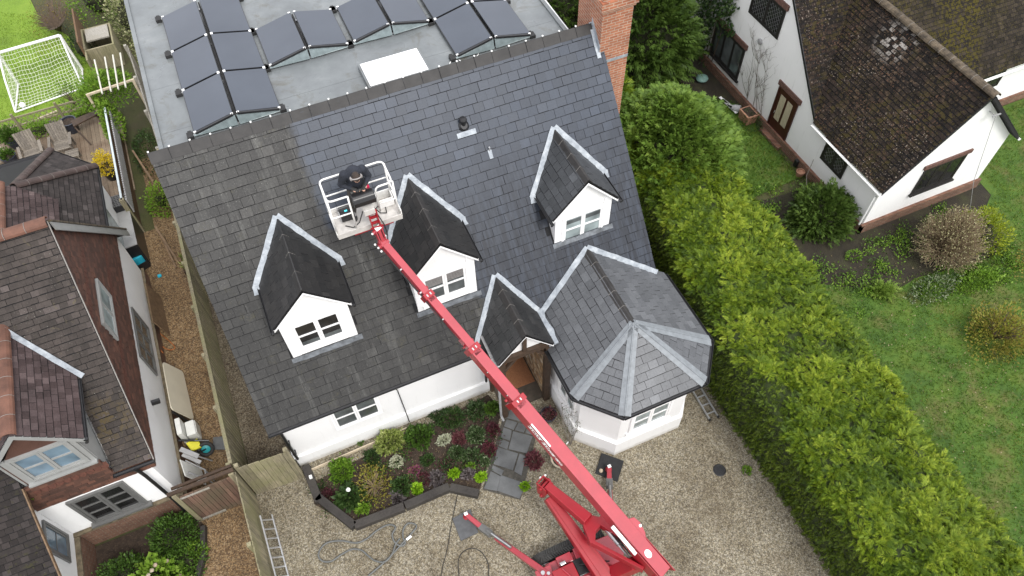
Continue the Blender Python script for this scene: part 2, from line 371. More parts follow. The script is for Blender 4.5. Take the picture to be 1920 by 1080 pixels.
M['tile_right'] = tile_mat('lichened_dark_tiles', [(0, (.006,.0045,.0036)), (.5, (.011,.008,.0062)), (1, (.026,.018,.0135))],
    [(15, .56, (.085,.046,.028), .9, .9), (19, .61, (.30,.25,.20), .85, .7), (9, .58, (.085,.058,.036), .7, .4), (5, .52, (.04,.031,.008), .8, .55), (26, .60, (.075,.06,.014), .7, .5)], rough=.85, white=(20.85,-.55,4.6), white_col=(.34,.32,.29))
M['tile_moss'] = tile_mat('mossy_dark_tiles', [(0, (.014,.011,.008)), (.5, (.024,.019,.014)), (1, (.042,.033,.024))],
    [(9, .48, (.055,.045,.006), .9, .35), (28, .60, (.12,.10,.02), .8, .4)], rough=.9)
M['tile_lichwhite'] = plain('white_lichen', (.5,.48,.45), .9, .2, 20)
M['ridge_orange'] = plain('orange_ridge_tile', (.24,.125,.085), .75, .35, 3.2, .3, 40, fine=.6)
M['ridge_brown'] = plain('brown_ridge_tile', (.115,.08,.072), .7, .35, 4, .3, 40, fine=.5)
M['ridge_pale'] = plain('lichened_ridge_tile', (.185,.15,.105), .85, .65, 7, .4, 30, fine=.7)
M['oak_dark'] = plain('dark_oak', (.095,.058,.034), .7, .35, 9, .4, 40, fine=.5)
M['oak'] = plain('weathered_oak', (.25,.17,.10), .75, .35, 9, .4, 40, fine=.5)
def wood_mat(name, c, stain=None, rough=.8):
    m, nt, b = newmat(name); g = geo(nt); a = attr(nt)
    gr = noise(nt, scaled(nt, g, (16, 16, 1.0)), 1.8, 6, .75)
    col = ramp(nt, gr, [(.32, tuple(x*.42 for x in c)), (.52, c), (.72, tuple(x*1.45 for x in c))])
    col = mix(nt, .6, col, ramp(nt, a, [(0, (.55,.55,.55)), (1, (1.35,1.35,1.35))]), 'MULTIPLY')
    if stain: col = mix(nt, math_(nt, 'MULTIPLY', ramp(nt, noise(nt, g, 1.6, 4), [(.42, (0,0,0)), (.66, (1,1,1))]), .7), col, stain)
    nt.links.new(col, b.inputs['Base Color']); b.inputs['Roughness'].default_value = rough; bump(nt, b, gr, .4, .01); return m
M['fence'] = wood_mat('weathered_fence_board', (.255,.225,.145), (.20,.195,.09))
M['fence_grey'] = wood_mat('silver_fence_board', (.33,.31,.27), (.27,.25,.2))
M['fence_dark'] = wood_mat('brown_fence_board', (.13,.075,.038))
M['gate'] = wood_mat('reddish_gate_board', (.155,.09,.063), (.10,.085,.05))
M['deck'] = wood_mat('deck_board', (.24,.185,.13), (.12,.075,.045))
M['chairwood'] = wood_mat('grey_chair_slat', (.19,.165,.135))
M['plate'] = plain('pale_zinc_plate', (.20,.245,.25), .45, .2, 8)
M['sleeper'] = wood_mat('dark_sleeper', (.036,.031,.027), (.05,.045,.038))
M['batten'] = plain('bare_batten', (.52,.44,.32), .8, .2, 6)
def faded_paint(name, col, coat=1.0):
    m, nt, b = newmat(name); g = geo(nt)
    c = ramp(nt, noise(nt, g, 2.5, 6, .65), [(.3, tuple(x*.86 for x in col)), (.7, tuple(min(1, x*1.1) for x in col))])
    c = mix(nt, math_(nt, 'MULTIPLY', ramp(nt, noise(nt, g, 34, 4, .75), [(.62, (0,0,0)), (.72, (1,1,1))]), .35), c, (.16,.03,.03))
    nt.links.new(c, b.inputs['Base Color']); b.inputs['Roughness'].default_value = .4; b.inputs['Specular IOR Level'].default_value = .5
    b.inputs['Coat Weight'].default_value = coat; b.inputs['Coat Roughness'].default_value = .25; b.inputs['Coat IOR'].default_value = 1.6; return m
M['red'] = faded_paint('red_paint', (.35,.024,.038), .6)
M['red_dk'] = faded_paint('red_arm_paint', (.30,.008,.016), .1)
M['steel'] = plain('steel', (.5,.5,.5), .3, .1, 9, metal=.9)
M['alu'] = plain('aluminium', (.55,.56,.57), .38, .15, 12, metal=.6)
M['railwhite'] = plain('cream_painted_rail', (.78,.77,.74), .4, .05, 8)
M['floorplate'] = plain('pale_floor_plate', (.62,.60,.57), .5, .15, 9, .2, 60, fine=.4)
M['sticker'] = plain('white_sticker', (.82,.82,.80), .4, .03, 8)
M['yellow'] = plain('yellow_plastic', (.60,.55,.03), .45, .1, 8)
M['teal'] = plain('teal_plastic', (.02,.25,.27), .45, .1, 8)
M['bluebox'] = plain('blue_plastic', (.02,.38,.52), .45, .1, 8)
M['cream'] = plain('cream_board', (.62,.57,.45), .5, .04, 3)
M['whitepl'] = plain('white_plastic', (.72,.72,.68), .4, .08, 5)
M['greypl'] = plain('grey_plastic', (.33,.33,.33), .5, .15, 6)
M['terracotta'] = plain('terracotta', (.36,.19,.12), .8, .2, 8)
M['stonepot'] = plain('stone_pot', (.33,.29,.22), .85, .25, 8, .3, 40)
M['darkpot'] = plain('glazed_dark_pot', (.03,.035,.05), .3, .3, 6)
M['slabs'] = plain('grey_paving', (.17,.175,.175), .45, .3, 2.2, .25, 40, fine=.5)
M['hose'] = plain('grey_hose', (.12,.125,.12), .55, .15, 8)
M['mat_grey'] = plain('grey_ground_mat', (.14,.145,.15), .7, .2, 7, .5, 40, fine=.5)
M['mat_black'] = plain('black_ground_mat', (.03,.031,.033), .75, .3, 8, .5, 40, fine=.5)
M['doorbrown'] = plain('dark_red_door', (.045,.011,.009), .4, .15, 5)
M['lead_came'] = plain('lead_came', (.17,.17,.17), .6, .1, 6)
M['blackframe'] = plain('black_window_frame', (.02,.018,.017), .45, .2, 8)
M['coir'] = plain('coir', (.23,.10,.045), .95, .2, 30, .6, 120)
M['skin'] = plain('skin', (.5,.3,.22), .6, .05, 9)
M['navy'] = plain('navy_jacket_cloth', (.016,.019,.028), .85, .3, 9, .4, 60)
M['hair'] = plain('dark_hair', (.035,.024,.018), .8, .4, 40, .6, 90)
M['headset'] = plain('grey_ear_defender', (.28,.26,.25), .5, .1, 8)
M['redcap'] = plain('crimson_plastic', (.6,.02,.08), .35, .05, 8)
M['led'] = None
def led():
    m, nt, b = newmat('screen_glow'); b.inputs['Base Color'].default_value = (.02,.2,.25,1)
    b.inputs['Emission Color'].default_value = (.1,.75,.85,1); b.inputs['Emission Strength'].default_value = .9; return m
M['led'] = led()
M['orangehose'] = plain('orange_cable', (.42,.13,.03), .5, .2, 8)
M['net'] = plain('white_net_cord', (.75,.78,.65), .6, .05, 5)
M['football'] = plain('white_leather', (.8,.8,.8), .4, .03, 8)
def panel_mat():
    m, nt, b = newmat('solar_glass'); g = geo(nt)
    nt.links.new(ramp(nt, noise(nt, g, .8, 3), [(.3, (.026,.036,.054)), (.7, (.038,.050,.070))]), b.inputs['Base Color'])
    b.inputs['Roughness'].default_value = .3; b.inputs['Specular IOR Level'].default_value = .7; b.inputs['Coat Weight'].default_value = .3; b.inputs['Coat Roughness'].default_value = .12; return m
M['panel'] = panel_mat()
def flat_roof_mat():
    m, nt, b = newmat('flat_roof_membrane'); g = geo(nt)
    c = ramp(nt, noise(nt, g, .9, 7, .7), [(.3, (.12,.13,.135)), (.55, (.165,.18,.184)), (.75, (.225,.237,.238))])
    st = ramp(nt, noise(nt, g, 1.3, 6, .75, 1.), [(.54, (0,0,0)), (.70, (1,1,1))])
    c = mix(nt, math_(nt, 'MULTIPLY', st, .65), c, (.085,.078,.055))
    c = mix(nt, math_(nt, 'MULTIPLY', ramp(nt, noise(nt, scaled(nt, g, (.5,9,1)), 1.6, 3), [(.66, (0,0,0)), (.7, (1,1,1))]), .35), c, (.15,.16,.16))
    nt.links.new(c, b.inputs['Base Color']); nt.links.new(ramp(nt, noise(nt, g, .7, 4), [(.4, (.22,.22,.22)), (.65, (.55,.55,.55))]), b.inputs['Roughness'])
    bump(nt, b, noise(nt, g, 6, 4), .15, .01); return m
M['flatroof'] = flat_roof_mat()
M['skylight'] = plain('sky_white_rooflight_glazing', (.92,.92,.92), .2, .02, 3, spec=.6)  # reflected sky put into the glazing colour as white

def gravel_mat(name, cols, scale=38, patch=(1, 1, 1), patchcol=None, rough=.9):
    m, nt, b = newmat(name); g = geo(nt)
    vo = N(nt, 'TexVoronoi', Scale=scale); nt.links.new(g, vo.inputs['Vector'])
    sep = N(nt, 'SeparateColor'); nt.links.new(vo.outputs['Color'], sep.inputs[0])
    c = ramp(nt, sep.outputs[0], [(i/(len(cols)-1), q) for i, q in enumerate(cols)])
    c = mix(nt, .6, c, ramp(nt, vo.outputs['Distance'], [(.0, (1.2,1.2,1.2)), (.45, (.8,.8,.8)), (.75, (.3,.3,.3))]), 'MULTIPLY')
    v2 = N(nt, 'TexVoronoi', Scale=scale*.45); nt.links.new(g, v2.inputs['Vector'])
    s2 = N(nt, 'SeparateColor'); nt.links.new(v2.outputs['Color'], s2.inputs[0])
    c = mix(nt, .5, c, ramp(nt, s2.outputs[1], [(0, (.55,.52,.5)), (.5, (1,1,1)), (1, (1.35,1.35,1.35))]), 'MULTIPLY')
    c = mix(nt, .8, c, ramp(nt, noise(nt, g, .45, 7, .7), [(.32, (.52,.47,.40)), (.5, (.95,.94,.92)), (.68, (1.25,1.25,1.25))]), 'MULTIPLY')
    if patchcol: c = mix(nt, math_(nt, 'MULTIPLY', ramp(nt, noise(nt, g, .8, 5, .7), [(.55, (0,0,0)), (.7, (1,1,1))]), .5), c, patchcol)
    nt.links.new(c, b.inputs['Base Color']); b.inputs['Roughness'].default_value = rough
    bump(nt, b, vo.outputs['Distance'], -.8, .02); return m

M['brick_stone'] = gravel_mat('rubble_stone', [(.16,.085,.04), (.34,.21,.10), (.5,.40,.27), (.24,.13,.06), (.55,.5,.42)], scale=7)
# ---------------------------------------------------------------- roof covering generator
def clip_poly(poly, a, b):           # keep the left side of a->b
    out = []; n = len(poly)
    for i in range(n):
        p, q = poly[i], poly[(i+1) % n]
        sp = (b[0]-a[0])*(p[1]-a[1])-(b[1]-a[1])*(p[0]-a[0]); sq = (b[0]-a[0])*(q[1]-a[1])-(b[1]-a[1])*(q[0]-a[0])
        if sp >= 0: out.append(p)
        if sp*sq < 0:
            t = sp/(sp-sq); out.append((p[0]+t*(q[0]-p[0]), p[1]+t*(q[1]-p[1])))
    return out
def inside(p, poly):
    s = 0; n = len(poly); c = False
    for i in range(n):
        a, b = poly[i], poly[(i+1) % n]
        if (a[1] > p[1]) != (b[1] > p[1]) and p[0] < (b[0]-a[0])*(p[1]-a[1])/(b[1]-a[1])+a[0]: c = not c
    return c
def roofplane(name, pts, udir, w, g, mats, parent, holes=(), th=.010, lift=.019, gap=.006, cg=.013, jit=.006, slab=.05, out=None, under=True):
    """pts: convex 3-D outline; courses run along udir. Each slate is a thin tilted slab clipped to the outline."""
    pts = [Vector(p) for p in pts]; O = pts[0]
    nrm = Vector((0,0,0))
    for i in range(len(pts)): nrm += (pts[i]-O).cross(pts[(i+1) % len(pts)]-O)
    nrm.normalize()
    if (nrm.z if out is None else nrm.dot(Vector(out))) < 0: nrm = -nrm
    u = Vector(udir); u = (u-nrm*u.dot(nrm)).normalized(); v = nrm.cross(u).normalized()
    if v.z < 0: u, v = -u, -v
    poly = [((p-O).dot(u), (p-O).dot(v)) for p in pts]
    ar = sum(poly[i][0]*poly[(i+1) % len(poly)][1]-poly[(i+1) % len(poly)][0]*poly[i][1] for i in range(len(poly)))
    if ar < 0: poly = poly[::-1]
    hol = [[((Vector(p)-O).dot(u), (Vector(p)-O).dot(v)) for p in h] for h in holes]
    mb = MB()
    us = [p[0] for p in poly]; vs = [p[1] for p in poly]
    v0 = min(vs); rows = int((max(vs)-v0)/g)+1; cols = int((max(us)-min(us))/w)+3
    to3 = lambda a, b, h: O+u*a+v*b+nrm*h
    for j in range(rows):
        off = (w/2 if j % 2 else 0)+random.uniform(-.02, .02)
        for i in range(-1, cols):
            x0 = min(us)+i*w-off+gap/2+random.uniform(-jit,jit)/2; x1 = x0+w-gap+random.uniform(-jit,jit)/2
            b0 = v0+j*g+random.uniform(-jit, jit); b1 = v0+(j+1)*g-cg
            if any(inside(((x0+x1)/2, (b0+b1)/2), h) for h in hol): continue
            q = [(x0,b0),(x1,b0),(x1,b1),(x0,b1)]
            for k in range(len(poly)):
                q = clip_poly(q, poly[k], poly[(k+1) % len(poly)])
                if len(q) < 3: break
            if len(q) < 3: continue
            r = random.random(); tw = random.uniform(-.0025, .0025); l2 = lift+random.uniform(-.003, .003)
            hh = [l2*(1-.8*(b-b0)/(b1-b0))+.002+tw*((a-x0)/w-.5)*2 for a, b in q]
            n = len(q); bs = len(mb.v)
            mb.v += [tuple(to3(a, b, h)) for (a, b), h in zip(q, hh)]+[tuple(to3(a, b, h-th-.004)) for (a, b), h in zip(q, hh)]
            mb.f.append(list(range(bs, bs+n))); mb.m.append(0); mb.r.append(r)
            for k in range(n):
                l = (k+1) % n; mb.f.append([bs+k+n, bs+l+n, bs+l, bs+k]); mb.m.append(1); mb.r.append(r)
    if under:
        cc = Vector((0,0,0))
        for p in pts: cc += p/len(pts)
        mb.prism([p-nrm*.012 for p in pts], -nrm*slab, 1, .5)
    return obj(name, mb, mats, parent)
def ridge_tiles(name, a, b, n, wid, drop, mats, parent, clips=False, tilt=.0, rounded=False, thick=.018):
    """angled or half round ridge caps laid end to end from a to b"""
    a, b = Vector(a), Vector(b); d = (b-a)/n; t = d.normalized(); side = t.cross(Vector((0,0,1))).normalized(); upv = side.cross(t)
    mb = MB()
    for i in range(n):
        p = a+d*i+t*.006; q = a+d*(i+1)-t*.006; j = random.uniform(-.006, .006); r = random.random()
        if rounded:
            K = 7; prof = [(-math.cos(math.pi*k/K)*wid, math.sin(math.pi*k/K)*wid*.8) for k in range(K+1)]
        else: prof = [(-wid, -drop), (-.012, .012), (.012, .012), (wid, -drop)]
        bs = len(mb.v)
        for e in (p, q):
            for x, z in prof: mb.v.append(tuple(e+side*x+upv*(z+j)))
            for x, z in prof: mb.v.append(tuple(e+side*x*.93+upv*(z+j-thick)))
        K = len(prof); W2 = 2*K
        for k in range(K-1):
            mb.f.append([bs+k, bs+W2+k, bs+W2+k+1, bs+k+1]); mb.m.append(0); mb.r.append(r)
            mb.f.append([bs+K+k, bs+K+k+1, bs+W2+K+k+1, bs+W2+K+k]); mb.m.append(0); mb.r.append(r)
        for e in (0, W2):
            for k in range(K-1):
                mb.f.append([bs+e+k, bs+e+k+1, bs+e+K+k+1, bs+e+K+k]); mb.m.append(0); mb.r.append(r)
        for k in (0, K-1):
            mb.f.append([bs+k, bs+K+k, bs+W2+K+k, bs+W2+k]); mb.m.append(0); mb.r.append(r)
        if i:                                   # pale joint bedding
            e = p-t*.012
            for k in range(K-1):
                x0, z0 = prof[k]; x1, z1 = prof[k+1]
                mb.face([e-t*.004+side*x0+upv*(z0+.004), e+t*.006+side*x0+upv*(z0+.004), e+t*.006+side*x1+upv*(z1+.004), e-t*.004+side*x1+upv*(z1+.004)], 1)
    return obj(name, mb, mats, parent)
def strip(mb, line, wid, nrm, off=.02, th=.012, m=0, wob=.0, seg=6, center=0.):
    """crumpled band of width wid along a line lying on a plane with normal nrm"""
    a, b = Vector(line[0]), Vector(line[1]); nrm = Vector(nrm).normalized(); d = (b-a).normalized(); s = d.cross(nrm).normalized()
    L, Rr = [], []
    for i in range(seg+1):
        p = a+(b-a)*i/seg+nrm*(off+random.uniform(0, wob*.3))
        L.append(p+s*(wid*(-.5+center)+random.uniform(-wob, wob))); Rr.append(p+s*(wid*(.5+center)+random.uniform(-wob, wob)))
    for i in range(seg):
        q = [L[i], Rr[i], Rr[i+1], L[i+1]]
        mb.hexa([p-nrm*th for p in q]+q if (q[1]-q[0]).cross(q[2]-q[0]).dot(nrm) > 0 else [p-nrm*th for p in q[::-1]]+q[::-1], m, .5)

# ================================================================= THE SLATE HOUSE
HR, HD, HE, HL = 8.0202, 4.4168, 2.7933, 10.6
HM = (HR-HE)/HD
ry = lambda z: -(HR-z)/HM
rz = lambda y: HR+HM*y
RN = Vector((0, -HM, 1)).normalized()
house = thing('slate_house', 'white rendered cottage with a steep grey slate roof, three dormers and a brick chimney', 'house', (5.3, -4, 0))
# walls
mb = MB()
def housewall(x0, x1, yf):
    mb.prism([(x0,yf,0),(x0,yf,rz(yf)-.14),(x0,0,HR-.16),(x0,.7,7.05),(x0,12.4,7.05),(x0,12.4,0)], (x1-x0,0,0))
housewall(.16, 5.72, -4.07); housewall(5.72, 7.08, -3.42); housewall(7.08, 10.48, -4.07)
mb.box(.1, 5.70, -4.14, -4.068, 0, .52)
mb.box(.085, .158, -4.14, 0, 0, .5)
obj('wall', mb, [M['white']], house)
# main slope
DORM = [dict(xc=1.985, w=.888, zr=6.41, yf=-3.514, ze=5.443, wb=.772, s='slate_dark'),
        dict(xc=5.067, w=.863, zr=6.382, yf=-3.519, ze=5.41, wb=.755, s='slate_dark'),
        dict(xc=8.85, w=.905, zr=6.387, yf=-3.219, ze=5.375, wb=.755, s='slate_dorm3')]
holes = []
for d in DORM:
    i = .10
    holes.append([(d['xc'], ry(d['zr'])-.15, d['zr']-.15), (d['xc']-d['w']+i, ry(d['ze']), d['ze']), (d['xc']-d['w']+i, d['yf']+.15, rz(d['yf']+.15)), (d['xc']+d['w']-i, d['yf']+.15, rz(d['yf']+.15)), (d['xc']+d['w']-i, ry(d['ze']), d['ze'])])
PO = dict(xc=6.383, zr=4.106, yf=-5.153, ze=3.17, w=.757)
BA = dict(xc=8.886, zr=3.995, ya=-5.854, ze=2.86, wl=1.873, wr=1.966, yB=-6.53, yC=-7.471, x1=-.996, x2=1.223)
holes.append([(PO['xc'], ry(PO['zr'])-.15, PO['zr']-.2), (PO['xc']-PO['w']+.12, -4.1, rz(-4.1)), (PO['xc']-PO['w']+.12, -4.7, rz(-4.7)), (7.14, -4.7, rz(-4.7)), (7.14, -4.1, rz(-4.1))])
holes.append([(BA['xc'], ry(BA['zr'])-.15, BA['zr']-.2), (7.14, -4.25, rz(-4.25)), (7.14, -4.7, rz(-4.7)), (10.7, -4.7, rz(-4.7)), (10.7, -4.25, rz(-4.25))])
roof = roofplane('roof', [(0,-HD,HE), (HL,-HD,HE), (HL,0,HR), (0,0,HR)], (1,0,0), .256, .226, [M['slate'], M['underlay']], house, holes, slab=.09)
roofplane('roof_back_slope', [(0,.62,HR-.62*1.1), (HL-.2,.62,HR-.62*1.1), (HL-.2,0,HR), (0,0,HR)], (1,0,0), .256, .226, [M['slate'], M['underlay']], house)
ridge_tiles('ridge_tiles', (-.02,0,HR+.015), (HL-.16,0,HR+.015), 24, .16, .17, [M['ridge'], M['underlay']], roof)
for i in range(24):
    mb = MB(); x = -.02+(HL-.14)*(i)/24+.03; mb.box(x-.017, x+.017, .01, .045, HR+.02, HR+.048)
    obj('ridge_clip', mb, [M['sticker']], roof)
# eaves gutter and downpipe
mb = MB()
def gutter(mb, a, b, rad=.055):
    a, b = Vector(a), Vector(b); t = (b-a).normalized(); s = t.cross(Vector((0,0,1))).normalized()
    K = 6
    pr = [(-math.cos(math.pi*k/K)*rad, -math.sin(math.pi*k/K)*rad) for k in range(K+1)]
    pi_ = [(x*.86, z*.86) for x, z in pr]
    for e0, e1 in ((a, b),):
        for k in range(K):
            for q, fl in ((pr, 0), (pi_, 1)):
                p = [e0+s*q[k][0]+Vector((0,0,q[k][1])), e1+s*q[k][0]+Vector((0,0,q[k][1])), e1+s*q[k+1][0]+Vector((0,0,q[k+1][1])), e0+s*q[k+1][0]+Vector((0,0,q[k+1][1]))]
                mb.face(p if not fl else p[::-1], 0)
        for k in (0, K):
            p = [e0+s*pr[k][0], e1+s*pr[k][0], e1+s*pi_[k][0], e0+s*pi_[k][0]]; mb.face(p, 0)
    for e in (a, b):
        mb.prism([e+s*x+Vector((0,0,z)) for x, z in pr], t*.006, 0)
gutter(mb, (.0,-HD-.04,HE-.02), (5.66,-HD-.04,HE-.02))
mb.tube([(.30,-HD-.02,HE-.06),(.30,-HD+.04,HE-.2),(.22,-4.2,HE-.42),(.22,-4.2,.6)], .038)
mb.box(.17,.27,-4.22,-4.09,1.5,1.54); mb.box(.17,.27,-4.22,-4.09,.9,.94)
mb.tube([(5.62,-HD-.02,HE-.06),(5.60,-4.18,HE-.45),(5.60,-4.18,.7)], .036)
mb.tube([(5.66,-HD-.04,HE-.02),(5.68,-HD-.3,HE-.06)], .04)
obj('gutter', mb, [M['blackpl']], house, smooth=False)
# soffit / fascia board, verge undercloak
mb = MB(); mb.box(.02, 5.64, -HD+.05, -HD+.02, HE-.16, HE-.05); obj('fascia', mb, [M['blackpl']], house)
# flat roof extension behind the ridge
FZ = 7.2
mb = MB(); mb.box(.10, 10.28, .62, 12.5, FZ-.14, FZ); fr = obj('flat_roof', mb, [M['flatroof']], house)
for e in (.06, 10.22):
    mb = MB(); mb.box(e, e+.1, .62, 12.54, FZ-.2, FZ+.05); obj('roof_edge_trim', mb, [M['flatroof']], fr)
mb = MB()
for xx in (3.05, 6.9):
    for k in range(6): pass
for yy in (1.55, 3.2): mb.box(.2, 10.2, yy-.03, yy+.03, FZ-.004, FZ+.004)
for xx in (2.6, 5.6, 8.2): mb.box(xx-.03, xx+.03, .7, 12.4, FZ-.006, FZ+.0025)
obj('membrane_laps', mb, [M['flatroof']], fr)
# roof light
mb = MB(); x0, x1, y0, y1 = 5.0, 6.57, .82, 1.80
mb.box(x0, x1, y0, y1, FZ-.02, FZ+.15); sk = obj('skylight_kerb', mb, [M['flatroof']], house)
mb = MB(); mb.box(x0+.05, x1-.05, y0+.05, y1-.05, FZ+.15, FZ+.18); obj('glazing', mb, [M['skylight']], sk, bevel=.01)
# vent cowl and flashing pieces let into the slates
def onroof(x, y, h=0.): return Vector((x, y, rz(y)))+RN*h
def main_hit(u, v):
    d = Vector(CR @ np.array([(u-960)/F, -(v-540)/F, -1.])); c = Vector(CAM); p0 = Vector((0,0,HR))
    return c+d*((p0-c).dot(RN)/d.dot(RN))
p = main_hit(869, 236); mb = MB()
mb.lathe(p+Vector((0,0,-.05)), [(.065,0),(.065,.19),(.095,.2),(.095,.25),(.08,.28),(.0,.29)], 18)
mb.lathe(p+RN*.005, [(.14,0),(.12,.03),(.08,.07)], 18, axis=RN); obj('vent_cowl', mb, [M['blackpl']], roof)
mb = MB(); a = main_hit(857, 256); b_ = main_hit(892, 245); strip(mb, (a, b_), .12, RN, .026, seg=3, wob=.004)
obj('repair_flashing', mb, [M['lead']], roof); mb = MB()
a = main_hit(917, 281); b_ = main_hit(922, 297); strip(mb, (a, b_), .09, RN, .026, seg=2, wob=.004)
obj('repair_flashing', mb, [M['lead']], roof)
mb = MB(); p = main_hit(918, 284); mb.tube([p, p+Vector((0,0,.14))], .022); obj('vent_pipe', mb, [M['alu']], roof)

# ---- casement window: frame part + pane part, in the plane facing -Y (or along dirx) -------------
def casement(parent, o, ux, W, Hh, cols, rows, fmat, gmat, frame=.07, sash=.05, bar=.03, depth=.05, nrm=None, prefix='window'):
    """o: lower left corner (outer frame), ux: unit vector to the right, faces ux x z"""
    o = Vector(o); ux = Vector(ux).normalized(); uz = Vector((0,0,1)); n = ux.cross(uz)    # outward
    mb = MB()
    def rect(x0, x1, z0, z1, d0, d1, m=0, t=mb):
        q = [o+ux*a+uz*c for a, c in ((x0,z0),(x1,z0),(x1,z1),(x0,z1))]
        t.hexa([p+n*d0 for p in q]+[p+n*d1 for p in q], m)
    rect(0, frame, 0, Hh, -.03, depth); rect(W-frame, W, 0, Hh, -.03, depth)
    rect(frame, W-frame, 0, frame, -.03, depth); rect(frame, W-frame, Hh-frame, Hh, -.03, depth)
    cw = (W-2*frame)/cols
    gl = MB()
    for i in range(cols):
        x0 = frame+i*cw+.004; x1 = x0+cw-.008
        rect(x0, x0+sash, frame, Hh-frame, -.03, depth*.7); rect(x1-sash, x1, frame, Hh-frame, -.03, depth*.7)
        rect(x0+sash, x1-sash, frame, frame+sash, -.03, depth*.7); rect(x0+sash, x1-sash, Hh-frame-sash, Hh-frame, -.03, depth*.7)
        gh = (Hh-2*frame-2*sash)/rows
        for j in range(1, rows): rect(x0+sash, x1-sash, frame+sash+j*gh-bar/2, frame+sash+j*gh+bar/2, -.02, depth*.55)
        rect(x0+sash-.01, x1-sash+.01, frame+sash-.01, Hh-frame-sash+.01, .004, .012, 0, gl)
    f = obj(prefix+'_frame', mb, [fmat], parent); g = obj(prefix+'_pane', gl, [gmat], parent)
    return f, g

# ---- dormers
def dormer(d, k):
    xc, w_, zr_, yf, ze, wb = (d[q] for q in ('xc','w','zr','yf','ze','wb'))
    yb, ye = ry(zr_), ry(ze); fy = yf+.12
    mb = MB()       # cheeks and face
    lo = rz(fy)-.3
    zin = lambda x: zr_-(zr_-ze)*abs(x-xc)/w_ - .09
    mb.prism([(xc-wb,fy,lo),(xc+wb,fy,lo),(xc+wb,fy,zin(xc+wb)),(xc,fy,zin(xc)),(xc-wb,fy,zin(xc-wb))], (0,.1,0))
    for s in (-1, 1):
        x = xc+s*wb; mb.prism([(x,fy+.1,lo),(x,fy+.1,zin(x)),(x,ry(zin(x)),zin(x))], (-s*.08,0,0))
    dm = obj('dormer', mb, [M['white']], house)
    dm['label'] = ['left dormer with four black panes', 'middle dormer with half lowered dark blinds', 'right dormer with pale curtained panes'][k]
    for s in (-1, 1):
        e = xc+s*w_
        roofplane('dormer_roof', [(xc,yf,zr_),(xc,yb,zr_),(e,ye,ze),(e,yf,ze)], (0,1,0), .24, .2, [M[d['s']], M['underlay']], dm, slab=.04)
    ridge_tiles('dormer_ridge', (xc,yf-.01,zr_+.02), (xc,yb+.03,zr_+.02), 4, .11, .12, [M['ridge'] if k else M['slate_dark'], M['mortar']], dm)
    mb = MB()       # valley lead on the main slope, just outside the dormer slates
    for s in (-1, 1):
        a = Vector((xc, yb, zr_)); b_ = Vector((xc+s*w_, ye, ze))
        al = (b_-a).normalized(); sd_ = al.cross(RN).normalized()
        if sd_.x*s < 0: sd_ = -sd_
        strip(mb, (a+sd_*.06-al*.06, b_+sd_*.06+al*.10), .13, RN, .04, .014, 0, .011, 9)
        q = b_+sd_*.07+al*.08; strip(mb, (q-al*.02, q+Vector((0,-.12,-.12*HM))), .15, RN, .045, .014, 0, .012, 2)
    obj('valley_flashing', mb, [M['lead']], dm)
    mb = MB()       # apron below the window
    z0 = rz(fy)
    a = onroof(xc-wb-.07, fy-.06); b_ = onroof(xc+wb+.10, fy-.06)
    strip(mb, (a, b_), .12, RN, .036, .012, 0, .009, 10)
    obj('apron_flashing', mb, [M['lead_wet']], dm)
    for s in (-1, 1):   # eaves gutters
        mb = MB(); e = xc+s*(w_+.03); gutter(mb, (e, ye+.02, ze-.015), (e, yf-.09, ze-.03), .042)
        mb.tube([(e, yf-.05, ze-.05), (e, yf-.05, ze-.11)], .03)
        obj('dormer_gutter', mb, [M['blackpl']], dm)
    mb = MB()       # barge boards, corner posts, gable board
    for s in (-1, 1):
        ex = xc+s*(w_-.01); pz = (zr_-ze)/w_
        a0 = Vector((xc, yf+.0, zr_-.03)); a1 = Vector((ex, yf+.0, ze-.03))
        mb.prism([a0, a1, a1+Vector((0,0,-.1)), a0+Vector((0,0,-.115))], (0,.03,0))
        q0 = Vector((xc, yf+.031, zr_-.05)); q1 = Vector((xc+s*(wb+.02), yf+.031, zr_-.05-pz*(wb+.02)))
        mb.prism([q0, q1, q1+Vector((0,0,-.1)), q0+Vector((0,0,-.12))], (0,fy-yf-.033,0))
        x0 = xc+s*(wb+.012); mb.box(x0, x0-s*.2, fy-.03, fy-.002, rz(fy-.03)+.035, zin(xc+wb)-.02)
    mb.box(xc-.57, xc+.57, fy-.06, fy-.03, 5.24-(.03 if k==2 else 0), 5.30-(.03 if k==2 else 0))
    obj('barge_board', mb, [M['paintwood']], dm)
    dz = -.02 if k == 2 else 0
    casement(dm, (xc-.585, fy-.005, 4.2+dz), (1,0,0), 1.17, 1.03, 2, 2, M['paintwood'], M[('glass_dark','glass_grey','glass_pale')[k]], .06, .05, .05, .05)
    mb = MB(); mb.box(xc-.63, xc+.63, fy-.12, fy-.005, 4.15+dz, 4.195+dz); obj('window_sill', mb, [M['paintwood']], dm)
    mb = MB()
    if k == 1:
        for i in range(2):
            for j in range(6): x = xc-.47+i*.53; mb.box(x, x+.42, fy-.026, fy-.018, 4.83+j*.045, 4.83+j*.045+.014)
        obj('blind', mb, [M['headset']], dm)
    elif k == 0:
        for i in range(2): x = xc-.47+i*.53; mb.box(x, x+.41, fy-.021, fy-.018, 4.32, 4.46)
        obj('pane_reflection', mb, [M['glass_grey']], dm)  # grey strip standing in for a reflection low in the panes
    else:
        for i in range(2): x = xc-.47+i*.53; mb.box(x+.0, x+.41, fy-.021, fy-.018, 4.9, 5.04)
        obj('blind', mb, [M['glass_grey']], dm)
for k, d in enumerate(DORM): dormer(d, k)

